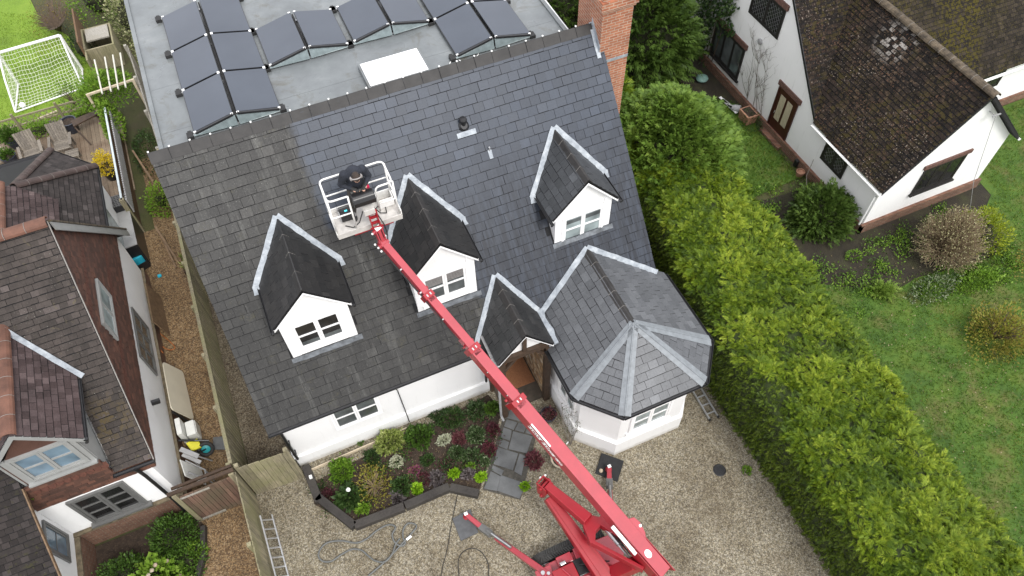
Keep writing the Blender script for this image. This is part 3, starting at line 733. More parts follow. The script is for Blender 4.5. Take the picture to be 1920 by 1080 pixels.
# ---- porch
xc, zr_, yf, ze, w_ = PO['xc'], PO['zr'], PO['yf'], PO['ze'], PO['w']
yb, ye = ry(zr_), ry(ze)
mb = MB()
mb.bar((xc-.62,-5.02,0), (xc-.62,-5.02,ze-.12), .16, .16); mb.bar((xc+.66,-5.0,0), (xc+.66,-5.0,ze-.12), .16, .16)
mb.bar((xc-.62,-4.16,0.0), (xc-.62,-4.16,ze-.12), .1, .1); 
mb.bar((xc-.75,-5.03,ze-.05), (xc+.75,-5.03,ze-.05), .15, .17); mb.bar((xc,-5.03,ze+.02), (xc,-5.03,zr_-.2), .1, .1)
for s in (-.62, .66): mb.bar((xc+s,-4.95,ze-.06), (xc+s,-3.5,ze-.06), .12, .13)
mb.bar((xc-.6,-5.03,1.0), (xc-.62,-5.03,.5), .1, .1); mb.bar((xc-.56,-5.05,ze-.55), (xc-.2,-5.03,ze-.12), .09, .09); mb.bar((xc+.6,-5.05,ze-.55), (xc+.3,-5.03,ze-.12), .09, .09)
po = obj('porch_frame', mb, [M['oak_dark']], house)
for s in (-1, 1):
    e = xc+s*w_; y_e = ye if s < 0 else -4.0
    roofplane('porch_roof', [(xc,yf,zr_),(xc,yb,zr_),(e,ye,ze),(e,yf,ze)], (0,1,0), .25, .21, [M['slate_porch'] if s < 0 else M['slate_dark'], M['underlay']], po, slab=.04)  # right slope gets darker slate, its shade put into the colour
ridge_tiles('porch_ridge', (xc,yf-.01,zr_+.02), (xc,yb+.03,zr_+.02), 4, .12, .13, [M['ridge'], M['mortar']], po)
mb = MB()
for s in (-1, 1):
    a = Vector((xc, yb, zr_)); b_ = Vector((xc+s*w_, ye, ze)); al = (b_-a).normalized(); sd_ = al.cross(RN).normalized()
    if sd_.x*s < 0: sd_ = -sd_
    strip(mb, (a+sd_*.06-al*.05, b_+sd_*.06+al*(.28 if s < 0 else .0)), .13, RN, .04, .014, 0, .01, 9)
# lead lined gutter between porch and bay
N2 = Vector((-.25,0,1)).normalized(); K = 6
l = [Vector((7.10+.03*math.sin(i*2.),-4.0-i*.19,3.16-.012*i)) for i in range(K+1)]
for i in range(K):
    a, b_ = l[i], l[i+1]
    mb.hexa([a+Vector((-.06,0,-.02)), b_+Vector((-.06,0,-.02)), b_+Vector((.19,0,-.0)), a+Vector((.19,0,-.0)), a+Vector((-.06,0,.03)), b_+Vector((-.06,0,.03)), b_+Vector((.19,0,.06)), a+Vector((.19,0,.06))])
obj('porch_flashing', mb, [M['lead']], po)
mb = MB()
for s in (-1, 1):
    a0 = Vector((xc, yf, zr_-.03)); a1 = Vector((xc+s*(w_-.005), yf, ze-.03)); mb.prism([a0, a1, a1+Vector((0,0,-.085)), a0+Vector((0,0,-.09))], (0,.035,0))
obj('porch_barge_board', mb, [M['paintwood']], po)
mb = MB()
mb.prism([(xc-.55,-5.0,ze+.04),(xc+.55,-5.0,ze+.04),(xc+.06,-5.0,zr_-.2),(xc-.06,-5.0,zr_-.2)], (0,.02,0)); obj('porch_gable_panel', mb, [M['white']], po)
mb = MB(); mb.box(7.02, 7.14, -4.92, -3.42, 0, ze-.14); obj('stone_side_wall', mb, [M['brick_stone']], po)
mb = MB(); mb.box(5.9, 6.95, -3.47, -3.42, .06, 2.15); pd = obj('front_door', mb, [M['oak_dark']], house)
mb = MB(); mb.box(5.82, 5.9, -3.5, -3.42, .02, 2.23); mb.box(6.95, 7.02, -3.5, -3.42, .02, 2.23); mb.box(5.9, 6.95, -3.5, -3.42, 2.15, 2.23); obj('door_frame', mb, [M['paintwood']], pd)
mb = MB(); mb.box(5.8, 7.02, -4.95, -3.42, 0, .05); obj('porch_floor', mb, [plain('damp_porch_stone', (.06,.048,.036), .6, .4, 5)], po)
mb = MB(); gutter(mb, (xc-w_-.03, ye+.05, ze-.02), (xc-w_-.03, yf-.02, ze-.03), .045); mb.tube([(xc-w_-.03,yf+.3,ze-.06),(xc-.75,-5.1,ze-.3),(xc-.75,-5.12,.3),(xc-.72,-5.2,.12)], .035)
obj('porch_gutter', mb, [M['greypl']], po)
tag(obj('door_mat', (lambda q: (q.box(5.98, 6.98, -4.42, -3.56, .05, .075), q)[1])(MB()), [M['coir']]), 'brown coir door mat lying inside the oak porch', 'door mat')

# ---- bay
xc, zr_, ya, ze = BA['xc'], BA['zr'], BA['ya'], BA['ze']
Bp = Vector((xc-BA['wl'],BA['yB'],ze)); Cp = Vector((xc+BA['x1'],BA['yC'],ze)); Dp = Vector((xc+BA['x2'],BA['yC'],ze)); Ep = Vector((xc+BA['wr'],BA['yB'],ze)); Ap = Vector((xc,ya,zr_))
rb = Vector((xc, ry(zr_), zr_)); y_e = ry(ze)
A0 = Vector((xc-BA['wl'], y_e, ze)); F0 = Vector((xc+BA['wr'], y_e+.15, ze))
def inset(p, t): q = Vector((xc, -5.9, 0)); r = Vector((p.x, p.y, 0)); return q+(r-q)*(1-t/(r-q).length)
mb = MB()
def baywall(t, z0, z1, m=0):
    q = [inset(p, t) for p in (Bp, Cp, Dp, Ep)]
    pl = [(q[0].x, -4.0, z0), (q[0].x, q[0].y, z0), (q[1].x, q[1].y, z0), (q[2].x, q[2].y, z0), (q[3].x, q[3].y, z0), (q[3].x, -4.0, z0)]
    mb.prism(pl, (0,0,z1-z0), m); return q
bw = baywall(.30, .70, ze-.05); baywall(.20, 0, .70)
bay = obj('bay', mb, [M['white']], house, label='octagonal front bay with four wide grey hips')
BS = [M['slate_bay'], M['underlay']]
roofplane('bay_roof', [Bp, Ap, rb, A0], (0,1,0), .26, .21, BS, bay, slab=.05)
roofplane('bay_roof', [Ep, F0, rb, Ap], (0,1,0), .26, .21, BS, bay, slab=.05)
for a, b_ in ((Bp, Cp), (Cp, Dp), (Dp, Ep)): roofplane('bay_roof', [a, b_, Ap], b_-a, .25, .2, BS, bay, slab=.05)
ridge_tiles('bay_ridge', (xc,ya+.05,zr_+.02), (xc,ry(zr_)+.02,zr_+.02), 5, .14, .1, [M['ridge'], M['mortar']], bay)
mb = MB()
def facen(a, b_, c):
    n = (b_-a).cross(c-a).normalized(); return n if n.z > 0 else -n
nl = [facen(Bp, rb, Ap), facen(Bp, Cp, Ap), facen(Cp, Dp, Ap), facen(Dp, Ep, Ap), facen(Ep, rb, Ap)]
for i, q in enumerate((Bp, Cp, Dp, Ep)):
    for n_ in (nl[i], nl[i+1]):
        d_ = (q-Ap); al = d_.normalized(); s_ = al.cross(n_).normalized()
        # the side that lies on this face
        mid = {0: (Bp+rb)/2, 1: (Bp+Cp)/2, 2: (Cp+Dp)/2, 3: (Dp+Ep)/2, 4: (Ep+rb)/2}[i if n_ is nl[i] else i+1]
        if s_.dot(mid-Ap) < 0: s_ = -s_
        wd = .15
        a, b_ = Ap+n_*.03, q+n_*.03-al*.01
        pts = [a, b_, b_+s_*wd, a+s_*.11]
        if (pts[1]-pts[0]).cross(pts[2]-pts[0]).dot(n_) < 0: pts = [pts[0], pts[3], pts[2], pts[1]]
        mb.hexa([p-n_*.014 for p in pts]+pts, 0)
    mb.tube([Ap+Vector((0,0,.035)), q+Vector((0,0,.03))], .022, 0, 6)
obj('hip_lead', mb, [M['lead_new']], bay)
mb = MB()
for s, e in ((-1, A0), (1, F0)):
    a, b_ = rb, Vector((e.x, ry(ze), ze)) if s < 0 else Vector((HL-.02, ry(zr_-(zr_-ze)*(HL-xc)/BA['wr']), zr_-(zr_-ze)*(HL-xc)/BA['wr']))
    if s < 0: b_ = Vector((7.17, ry(3.02), 3.02))
    al = (b_-a).normalized(); sd_ = al.cross(RN).normalized()
    if sd_.x*s < 0: sd_ = -sd_
    strip(mb, (a+sd_*.05-al*.04, b_+sd_*.05), .15, RN, .04, .014, 0, .008, 10)
obj('valley_flashing', mb, [M['lead']], bay)
mb = MB()
ol = lambda p: p+Vector((p.x-xc, p.y+5.9, 0)).normalized()*.05+Vector((0,0,-.02))
gp = [ol(Vector((Bp.x, -5.1, ze))), ol(Bp), ol(Cp), ol(Dp), ol(Ep), ol(Vector((Ep.x, -4.3, ze)))]
for a, b_ in zip(gp, gp[1:]): gutter(mb, a, b_, .055)
obj('bay_gutter', mb, [M['blackpl']], bay)
casement(bay, (8.33, bw[1].y-.004, .98), (1,0,0), 1.2, 1.06, 2, 2, M['paintwood'], M['glass_pale'], .07, .055, .05, .05)
lw = Vector((bw[0].x-.004, -5.3, .98)); casement(bay, lw, (0,-1,0), .95, 1.0, 2, 2, M['paintwood'], M['glass_pale'], .06, .05, .045, .05)
mb = MB(); mb.box(8.28, 9.58, bw[1].y-.1, bw[1].y-.002, .93, .975); obj('window_sill', mb, [M['paintwood']], bay)
# front window under the eaves
casement(house, (1.42, -4.075, 1.10), (1,0,0), 1.28, 1.12, 2, 2, M['paintwood'], M['glass_grey'], .06, .05, .045, .05)
mb = MB(); mb.tube([P(741, 727, 2.2)+Vector((0,-.0,0)), (3.22,-4.09,1.9), (3.26,-4.15,.6), (3.27,-4.16,.1)], .014); obj('wall_cable', mb, [M['blackpl']], house)
# ---- chimney
mb = MB(); CX0, CX1, CY0, CY1 = 10.46, 11.27, -.47, .72
mb.box(CX0, CX1, CY0, CY1, 6.2, 8.6); mb.box(CX0-.04, CX1+.04, CY0-.04, CY1+.04, 8.6, 8.68); mb.box(CX0-.08, CX1+.08, CY0-.08, CY1+.08, 8.68, 8.9); mb.box(CX0-.03, CX1+.03, CY0-.03, CY1+.03, 8.9, 9.05)
mb.box(10.62, CX1-.004, CY0+.004, CY1+.4, 0, 6.2)
ch = obj('chimney', mb, [M['brick']], house)
mb = MB(); mb.box(CX0+.1, CX1-.1, CY0+.1, CY1-.1, 9.05, 9.1); mb.lathe((10.86,.12,9.1), [(.15,0),(.13,.35),(.15,.38)], 18); obj('chimney_pot', mb, [M['terracotta']], ch)
mb = MB(); mb.box(CX0-.012, CX1+.012, CY0-.014, CY0-.001, 7.14, 7.22); mb.box(CX1+.001, CX1+.014, CY0-.014, CY1, 7.14, 7.22)
strip(mb, ((CX0-.03, .04, HR+.02), (CX0-.03, CY0-.06, rz(CY0-.06))), .11, RN, .035, .014, 0, .006, 6)
mb.prism([(CX0-.012,.0,8.2),(CX0-.012,CY0-.01,rz(CY0)+.22),(CX0-.012,CY0-.01,rz(CY0)),(CX0-.012,0,HR)], (.011,0,0))
obj('chimney_flashing', mb, [M['lead']], ch)
# ================================================================= GROUND
M['gravel'] = gravel_mat('pale_gravel', [(.115,.095,.062), (.205,.174,.115), (.295,.257,.178), (.38,.35,.275), (.165,.147,.114)], patchcol=(.11,.085,.052))
M['gravel_brown'] = gravel_mat('golden_brown_gravel', [(.075,.042,.020), (.165,.098,.043), (.25,.16,.075), (.32,.23,.13), (.095,.058,.034)], patchcol=(.085,.042,.022))
M['gravel_side'] = gravel_mat('dull_side_gravel', [(.06,.045,.03), (.13,.10,.065), (.19,.16,.11), (.25,.22,.17)], patchcol=(.05,.045,.02))  # darker, duller brown mix than the other gravels
def grass_mat(name, a, b2, c3, scale=.5, bare=None):
    m, nt, b = newmat(name); g = geo(nt)
    c = ramp(nt, noise(nt, g, scale, 6, .65), [(.3, a), (.5, b2), (.72, c3)])
    c = mix(nt, .5, c, ramp(nt, noise(nt, g, 26, 4, .7), [(.3, (.45,.5,.4)), (.7, (1.4,1.35,1.3))]), 'MULTIPLY')
    if bare: c = mix(nt, math_(nt, 'MULTIPLY', ramp(nt, noise(nt, g, .85, 6, .7), [(.50, (0,0,0)), (.68, (1,1,1))]), .8), c, bare)
    nt.links.new(c, b.inputs['Base Color']); b.inputs['Roughness'].default_value = .85; bump(nt, b, noise(nt, g, 40, 4), .8, .03); return m
M['lawn_left'] = grass_mat('mown_lawn', (.10,.17,.012), (.15,.25,.016), (.20,.29,.028))
M['lawn_right'] = grass_mat('patchy_lawn', (.032,.075,.007), (.06,.125,.010), (.105,.155,.016), 1.3, (.135,.115,.035))
def soil_mat(name, a, b2, c3, fleck=None):
    m, nt, b = newmat(name); g = geo(nt)
    c = ramp(nt, noise(nt, g, 9, 8, .75), [(.3, a), (.5, b2), (.72, c3)])
    c = mix(nt, .5, c, ramp(nt, noise(nt, g, .8, 4), [(.3, (.6,.6,.6)), (.7, (1.3,1.25,1.2))]), 'MULTIPLY')
    if fleck: c = mix(nt, math_(nt, 'MULTIPLY', ramp(nt, noise(nt, g, 48, 2, .5), [(.66, (0,0,0)), (.71, (1,1,1))]), .8), c, fleck)
    nt.links.new(c, b.inputs['Base Color']); b.inputs['Roughness'].default_value = .95; bump(nt, b, noise(nt, g, 22, 6, .7), .9, .05); return m
M['soil'] = soil_mat('dark_soil', (.022,.015,.010), (.045,.030,.020), (.085,.058,.04), (.17,.13,.10))
M['soil_right'] = grass_mat('leafy_soil', (.013,.010,.006), (.026,.021,.011), (.040,.042,.013), 1.6, (.020,.014,.009))
M['base'] = grass_mat('rough_ground', (.03,.035,.01), (.055,.06,.017), (.085,.075,.03), .4, (.06,.045,.025))
def sheet(name, pts, z, mat, m=None):
    mb = MB(); mb.face([(p[0], p[1], z) for p in pts]); o = obj(name, mb, [mat]); struct(o); return o
sheet('ground', [(-90,-70),(120,-70),(120,140),(-90,140)], -.02, M['base'])
sheet('gravel_drive', [(-1.12,-22),(11.55,-22),(11.5,-4.0),(-.0,-4.0),(-.0,-4.4),(-1.12,-4.4)], 0, M['gravel'])
sheet('side_path', [(-2.75,-4.5),(-1.15,-4.5),(-1.15,9.5),(-2.2,9.5),(-2.2,6),(-2.75,6)], 0, M['gravel_brown'])
sheet('front_path', [(-3.6,-16),(-1.13,-16),(-1.13,-4.5),(-2.75,-4.5)], .0, M['gravel_brown'])
sheet('passage_gravel', [(-1.12,-4.4),(.16,-4.4),(.16,9),(-1.12,9)], 0.0, M['gravel_side'])
sheet('right_passage', [(10.48,-4.2),(11.5,-4.2),(11.5,8),(10.48,8)], 0, M['soil_right'])
sheet('rear_lawn', [(-30,13.1),(-3.2,12.9),(-3.1,14.2),(-3.3,16.5),(-3.9,18),(-5.0,20.2),(-6,26),(-30,40)], .004, M['lawn_left'])
sheet('front_lawn', [(14.6,-1.2),(18.6,-1.0),(18.75,3.0),(17.6,4),(16,2.6),(14.6,1.5)], .004, M['lawn_right'])
sheet('garden_lawn', [(14.0,-40),(60,-40),(60,-6.0),(25,-4.6),(23.2,-5.7),(22.1,-6.35),(20.6,-6.2),(19.4,-6.0),(18.5,-6.1),(17.4,-5.6),(16.4,-4.9),(15.5,-4.5),(14,-4.3)], .006, M['lawn_right'])
sheet('side_lawn', [(22.5,-5.2),(24.4,-4.0),(40,-3.2),(40,-7),(24,-7.2)], .008, M['lawn_right'])
sheet('planting_soil', [(15,-1.2),(18.9,-1.5),(18.9,-3.8),(25,-3.8),(24.0,-5.4),(22.7,-6.4),(21.9,-7.0),(20.6,-6.85),(19.4,-6.95),(18.4,-6.8),(17.2,-5.95),(15.5,-5.1),(14.4,-5)], -.004, M['soil_right'])
sheet('shrubbery_soil', [(11.3,2.8),(15.5,2.6),(17.6,3.9),(18.85,2.9),(18.85,9),(11.3,12)], .002, M['soil_right'])
sheet('far_lawn', [(23.9,-4.4),(60,-4.4),(60,-1.15),(24.3,-1.15)], .002, M['lawn_right'])
def boards(name, x0, x1, y0, y1, z, bw, mat, along='y'):
    mb = MB(); x = x0
    while x < x1: mb.box(x, x+bw-.008, y0, y1, z-.03, z+random.uniform(-.003,.003)); x += bw
    return struct(obj(name, mb, [mat]))
boards('deck', -8.4, -2.62, 8.0, 12.4, .10, .14, M['deck'])

# ================================================================= LEFT NEIGHBOUR
lh = thing('tiled_house', 'brown tiled house with a tile hung gable and grey framed windows, left of the fence', 'house', (-5, 0, 0))
GX = -2.62
mb = MB()
lz = lambda y: 7.05+y if y < 0 else 7.05-1.2*y
mb.prism([(-2.72,-3.95,.0),(-2.72,-3.95,2.62),(-2.72,-3.8,3.0),(-2.72,0,6.8),(-2.72,3.9,2.2),(-2.72,3.9,0)], (-9,0,0))
lw_ = obj('wall', mb, [M['white_left']], lh)
mb = MB(); mb.box(-5.3, -2.66, -4.04, -3.951, 0, .82); mb.box(-2.719, -2.66, -3.95, 4.0, 0, .5); obj('plinth', mb, [M['brick_old']], lh)
mb = MB(); mb.box(-5.3, -2.64, -4.065, -3.96, .82, .86); mb.box(-2.715, -2.635, -3.95, 4.0, .5, .54); obj('plinth_capping', mb, [M['capping']], lh)
# gable: hung tiles round the window
win = [(GX,-1.15,3.75),(GX,.42,3.75),(GX,.42,4.66),(GX,-1.15,4.66)]
roofplane('hung_tile_gable', [(GX,-3.99,2.6),(GX,3.72,2.6),(GX,.0,6.9),(GX,-3.9,3.06)], (0,1,0), .17, .105, [M['tilehung'], M['tilehung']], lh, [win], out=(1,0,0), slab=.06, lift=.02, gap=.003, cg=.006)
for zc in (5.14, 3.62):
    mb = MB()
    y = -3.2 if zc < 4 else -1.45
    while y < (2.6 if zc < 4 else 1.3):
        for k in range(1):
            yy = y+(.085 if k else 0); z0 = zc+k*.1
            mb.hexa([(GX+.03,yy,z0),(GX+.035,yy+.02,z0-.04),(GX+.035,yy+.13,z0-.04),(GX+.03,yy+.15,z0)]+[(GX+.012,yy,z0+.1),(GX+.02,yy,z0+.1),(GX+.02,yy+.15,z0+.1),(GX+.012,yy+.15,z0+.1)]) if True else None
        y += .17
    obj('ornamental_tile_band', mb, [M['tilehung_orange']], lh)
casement(lh, (GX+.02,-1.08,3.82), (0,1,0), 1.42, .78, 2, 1, M['greywood'], M['glass_pale'], .06, .05, .03, .04)
roofplane('hung_tile_front', [(-5.25,-3.99,2.6),(GX+.02,-3.99,2.6),(GX+.02,-3.99,3.06),(-5.25,-3.99,3.06)], (1,0,0), .17, .105, [M['tilehung'], M['tilehung']], lh, out=(0,-1,0), slab=.035, lift=.02, gap=.003, cg=.006)
# roofs
dh = [(-5.3,-4.2,lz(-4.2)),(-3.42,-4.2,lz(-4.2)),(-3.42,-2.5,lz(-2.5)),(-4.2,-1.4,lz(-1.4)),(-5.3,-1.4,lz(-1.4))]
LT = dict(slab=.07, lift=.02, th=.012, jit=.008, gap=.003, cg=.017)
lr = roofplane('roof', [(-3.37,-4.02,lz(-4.02)),(-2.53,-4.02,lz(-4.02)),(-2.53,-2.6,lz(-2.6)),(-3.37,-2.6,lz(-2.6))], (1,0,0), .165, .142, [M['tile_left'], M['underlay']], lh, **LT)
roofplane('roof', [(-9.5,-2.6,lz(-2.6)),(-2.53,-2.6,lz(-2.6)),(-2.53,0,7.05),(-9.5,0,7.05)], (1,0,0), .165, .142, [M['tile_left'], M['underlay']], lh, [dh], **LT)
roofplane('hung_tile_front', [(-5.25,-3.99,3.065),(-3.40,-3.99,3.065),(-3.40,-3.99,3.66),(-5.25,-3.99,3.66)], (1,0,0), .17, .105, [M['tilehung'], M['tilehung']], lh, out=(0,-1,0), slab=.035, lift=.02, gap=.003, cg=.006)
roofplane('roof', [(-9.5,4.2,lz(4.2)),(-2.53,4.2,lz(4.2)),(-2.53,0,7.05),(-9.5,0,7.05)], (1,0,0), .2, .152, [M['tile_left'], M['underlay']], lh, slab=.07, lift=.02, th=.012, gap=.003, cg=.017)
ridge_tiles('ridge_tiles', (-9.4,0,7.06), (-2.5,0,7.06), 16, .15, .1, [M['ridge_orange'], M['mortar']], lr, rounded=True)
mb = MB()
mb.prism([(-2.52,-4.05,3.0),(-2.52,0.02,7.07),(-2.52,0.02,7.02),(-2.52,-4.05,2.95)], (.02,0,0)); obj('verge_mortar', mb, [M['mortar']], lr)
mb = MB(); mb.prism([(-2.52,0.1,6.95),(-2.52,4.3,1.93+.05),(-2.52,4.3,1.72),(-2.52,.1,6.68)], (.04,0,0)); obj('barge_board', mb, [M['greywood']], lh)
mb = MB(); mb.prism([(-2.60,0.1,7.02),(-2.60,4.3,2.06),(-2.60,4.3,1.99),(-2.60,.1,6.96)], (.14,0,0)); obj('verge_capping', mb, [M['ridge_pale']], lh)
mb = MB(); gutter(mb, (-3.42,-4.09,3.0), (-2.5,-4.09,3.0), .05); obj('gutter', mb, [M['blackpl']], lh)
mb = MB(); mb.tube([(-2.95,-4.1,2.96),(-2.93,-4.08,2.75),(-2.9,-4.1,2.5),(-2.88,-4.1,.95),(-2.86,-4.18,.2)], .042); obj('downpipe', mb, [M['blackpl']], lh)
# front window (two casements of three panes)
casement(lh, (-4.72,-3.957,1.02), (1,0,0), 1.28, 1.42, 2, 3, M['greyframe'], M['glass_dark'], .07, .06, .045, .06)
mb = MB(); mb.box(-4.8,-3.36,-4.09,-3.96,.95,1.015); obj('window_sill', mb, [M['greyframe']], lh)
casement(lh, (-2.713,-.42,.98), (0,1,0), 1.7, 1.12, 3, 2, M['greyframe'], M['glass_grey'], .06, .05, .04, .045)
mb = MB(); mb.bar((-2.72,-1.75,1.78), (-2.52,-1.72,1.72), .08, .14); obj('wall_lamp', mb, [M['blackpl']], lh)
# front dormer
xc, zr_, ze, yf = -4.19, 5.72, 4.72, -3.98
yb = zr_-7.05; ye = ze-7.05
mb = MB()
mb.prism([(xc-.72,-3.9,3.1),(xc+.72,-3.9,3.1),(xc+.72,-3.9,4.6),(xc+.05,-3.9,5.5),(xc-.05,-3.9,5.5),(xc-.72,-3.9,4.6)], (0,.1,0))
ldm = obj('dormer', mb, [M['tilehung']], lh)
mb = MB(); mb.prism([(xc+.72,-3.9,3.0),(xc+.72,-3.9,4.75),(xc+.72,ye,4.75)], (.05,0,0)); obj('dormer_cheek', mb, [M['greywood']], ldm)
mb = MB(); mb.prism([(xc-.72,-3.9,3.0),(xc-.72,-3.9,4.75),(xc-.72,ye,4.75)], (-.05,0,0)); obj('dormer_cheek', mb, [M['greywood']], ldm)
for s in (-1, 1):
    e = xc+s*.95; roofplane('dormer_roof', [(xc,yf,zr_),(xc,yb,zr_),(e,ye,ze),(e,yf,ze)], (0,1,0), .165, .142, [M['tile_pink'], M['underlay']], ldm, slab=.04, lift=.02, th=.012, gap=.003, cg=.017)
ridge_tiles('dormer_ridge', (xc,yf-.03,zr_), (xc,yb+.1,zr_), 6, .15, .1, [M['ridge_orange'], M['mortar']], ldm, rounded=True)
ln = Vector((0,-1,1)).normalized()
mb = MB()
for s in (-1, 1):
    a = Vector((xc,yb,zr_)); b_ = Vector((xc+s*.97,ye,ze)); al = (b_-a).normalized(); sd_ = al.cross(ln).normalized()
    if sd_.x*s < 0: sd_ = -sd_
    strip(mb, (a+sd_*.05, b_+sd_*.05+al*.12), .12, ln, .06, .014, 0, .006, 8)
obj('valley_flashing', mb, [M['lead']], ldm)
mb = MB()
for s in (-1, 1):
    a0 = Vector((xc, yf-.01, zr_-.01)); a1 = Vector((xc+s*.95, yf-.01, ze-.02)); mb.prism([a0, a1, a1+Vector((0,0,-.14)), a0+Vector((0,0,-.15))], (0,.05,0))
obj('dormer_barge_board', mb, [M['greywood']], ldm)
mb = MB(); gutter(mb, (xc+.98,ye+.02,ze-.02), (xc+.98,yf-.03,ze-.03), .05); mb.tube([(xc+.98,yf,ze-.06),(xc+.9,yf+.05,ze-.25)], .04); obj('dormer_gutter', mb, [M['blackpl']], ldm)
casement(ldm, (-4.74,-3.905,3.78), (1,0,0), 1.2, 1.06, 2, 2, M['greywood'], M['glass_blue'], .06, .055, .05, .06)
for i in range(2):
    mb = MB(); x = -4.85 if i == 0 else -3.535; mb.box(x, x+.1, -3.94, -3.902, 3.7, 4.85); obj('dormer_post', mb, [M['greywood']], ldm)
mb = MB(); mb.box(-4.85,-3.43,-4.02,-3.905,3.66,3.72)
obj('window_sill', mb, [M['greywood']], ldm)
mb = MB(); x = -4.9
while x < -3.35:
    mb.hexa([(x,-4.03,3.42),(x+.045,-4.045,3.36),(x+.105,-4.045,3.36),(x+.15,-4.03,3.42),(x,-3.99,3.56),(x,-3.98,3.56),(x+.15,-3.98,3.56),(x+.15,-3.99,3.56)]); x += .16
obj('ornamental_tile_band', mb, [M['tilehung_orange']], ldm)
# catslide wing at the front corner
wz = lambda y: 2.42+.80*(y+5.62)
wr = roofplane('wing_roof', [(-9.5,-5.62,wz(-5.62)),(-5.0,-5.62,wz(-5.62)),(-5.0,-2.6,wz(-2.6)),(-9.5,-2.6,wz(-2.6))], (1,0,0), .165, .142, [M['tile_wing'], M['underlay']], lh, slab=.06, lift=.02, th=.012, gap=.003, cg=.017)
mb = MB(); mb.prism([(-5.0,-5.66,wz(-5.66)+.01),(-5.0,-4.0,wz(-4.0)+.01),(-5.0,-4.0,wz(-4)-.1),(-5.0,-5.66,wz(-5.66)-.1)], (.03,0,0)); obj('wing_barge_board', mb, [M['oak']], wr)
mb = MB(); mb.prism([(-5.3,-5.4,0),(-5.3,-5.4,2.45),(-5.3,-3.96,wz(-3.96)-.12),(-5.3,-3.96,0)], (-4,0,0)); wg = obj('wing_wall', mb, [M['white']], lh)
mb = MB(); mb.box(-5.299,-5.18,-5.5,-4.062,0,.8); obj('wing_plinth', mb, [M['brick_old']], wg)
mb = MB(); mb.box(-5.299,-5.17,-5.5,-4.08,.8,.84); obj('plinth_capping', mb, [M['capping']], wg)
casement(wg, (-5.293,-4.84,1.2), (0,1,0), .72, 1.15, 1, 2, M['greyframe'], M['glass_blue'], .06, .05, .03, .045)
mb = MB(); gutter(mb, (-9,-5.7,2.35), (-4.95,-5.7,2.35), .055); mb.tube([(-5.1,-5.7,2.3),(-5.14,-5.5,2.0),(-5.14,-5.5,.9)], .04); obj('wing_gutter', mb, [M['blackpl']], wr)
# rear wing with a half octagonal end
ap = (-4.48,4.9,4.2); c1 = (-2.81,6.56,2.7); c2 = (-4.04,7.86,2.7); c3 = (-5.53,7.86,2.7)
RS = [M['tile_rear'], M['underlay']]
mb = MB(); mb.prism([(-2.95,3.9,0),(-2.95,6.5,0),(-4.05,7.7,0),(-5.5,7.7,0),(-8,6.5,0),(-8,3.9,0)], (0,0,2.62)); rw = obj('rear_wing', mb, [M['white']], lh)
roofplane('rear_wing_roof', [(-2.81,3.3,2.7),c1,ap,(-4.48,3.0,4.2)], (0,1,0), .2, .14, RS, rw, slab=.05, lift=.02, th=.012, gap=.003, cg=.017)
roofplane('rear_wing_roof', [c1,c2,ap], Vector(c2)-Vector(c1), .2, .14, RS, rw, slab=.05, lift=.02, th=.012, gap=.003, cg=.017)
roofplane('rear_wing_roof', [c2,c3,(-6.6,6.9,2.7),ap], (1,0,0), .2, .14, RS, rw, slab=.05, lift=.02, th=.012, gap=.003, cg=.017)
roofplane('rear_main_slope', [(-3.68,3.0,3.62),(-3.62,4.55,3.62),(-4.48,4.86,4.30),(-4.75,4.75,4.45),(-4.75,2.6,4.45)], (0,1,0), .165, .142, [M['tile_pink'], M['underlay']], rw, slab=.04, lift=.02, th=.012, gap=.003, cg=.017)
ridge_tiles('hip_tiles', ap, Vector(c1)+Vector((0,0,.02)), 7, .13, .07, [M['ridge_brown'], M['mortar']], rw, rounded=True)
ridge_tiles('hip_tiles', ap, Vector(c2)+Vector((0,0,.02)), 8, .13, .07, [M['ridge_brown'], M['mortar']], rw, rounded=True)
ridge_tiles('rear_ridge_tiles', (-4.75,2.6,4.48), (-4.70,4.85,4.46), 5, .14, .08, [M['ridge_orange'], M['mortar']], rw, rounded=True)
mb = MB()
for a, b_ in (((-2.78,3.4,2.66),(-2.78,6.58,2.66)), ((-2.78,6.58,2.66),(-4.03,7.9,2.66)), ((-4.03,7.9,2.66),(-5.6,7.9,2.66))): gutter(mb, a, b_, .05)
mb.tube([(-2.8,3.9,2.6),(-2.86,3.95,2.3),(-2.86,3.95,.3)], .04)
obj('rear_gutter', mb, [M['blackpl']], rw)
mb = MB(); mb.box(-2.95,-2.90,4.5,5.3,1.1,2.2); obj('rear_window', mb, [M['glass_pale']], rw)

# ================================================================= RIGHT NEIGHBOUR
rh = thing('gabled_house', 'white house with a dark lichen covered roof and brick plinth beyond the hedge', 'house', (22, 0, 0))
rl = lambda x: 2.1+1.149*(x-18.72)
mz = lambda y: 1.93+1.13*(y+.67)
WX = 18.9
mb = MB()
mb.prism([(WX,-.75,0),(WX,-.75,1.74),(WX,3.2,mz(3.2)-.08),(WX,7.2,1.7),(WX,7.2,0)], (11,0,0))
mb.prism([(WX,-3.75,0),(23.62,-3.75,0),(23.62,-3.75,2.42),(21.2,-3.75,4.80),(WX,-3.75,2.16)], (0,3.0,0))
mb.box(23.62, 31, -1.05, 2, 0, 2.3)
obj('wall', mb, [M['white_old']], rh)
mb = MB(); mb.box(WX-.1, WX-.002, -3.84, 5.9, 0, .34); mb.box(WX-.1, 23.7, -3.84, -3.752, 0, .40); mb.box(23.62, 31, -1.13, -1.05, 0, .35); obj('plinth', mb, [M['brick_old']], rh)
TR = [M['tile_right'], M['underlay']]
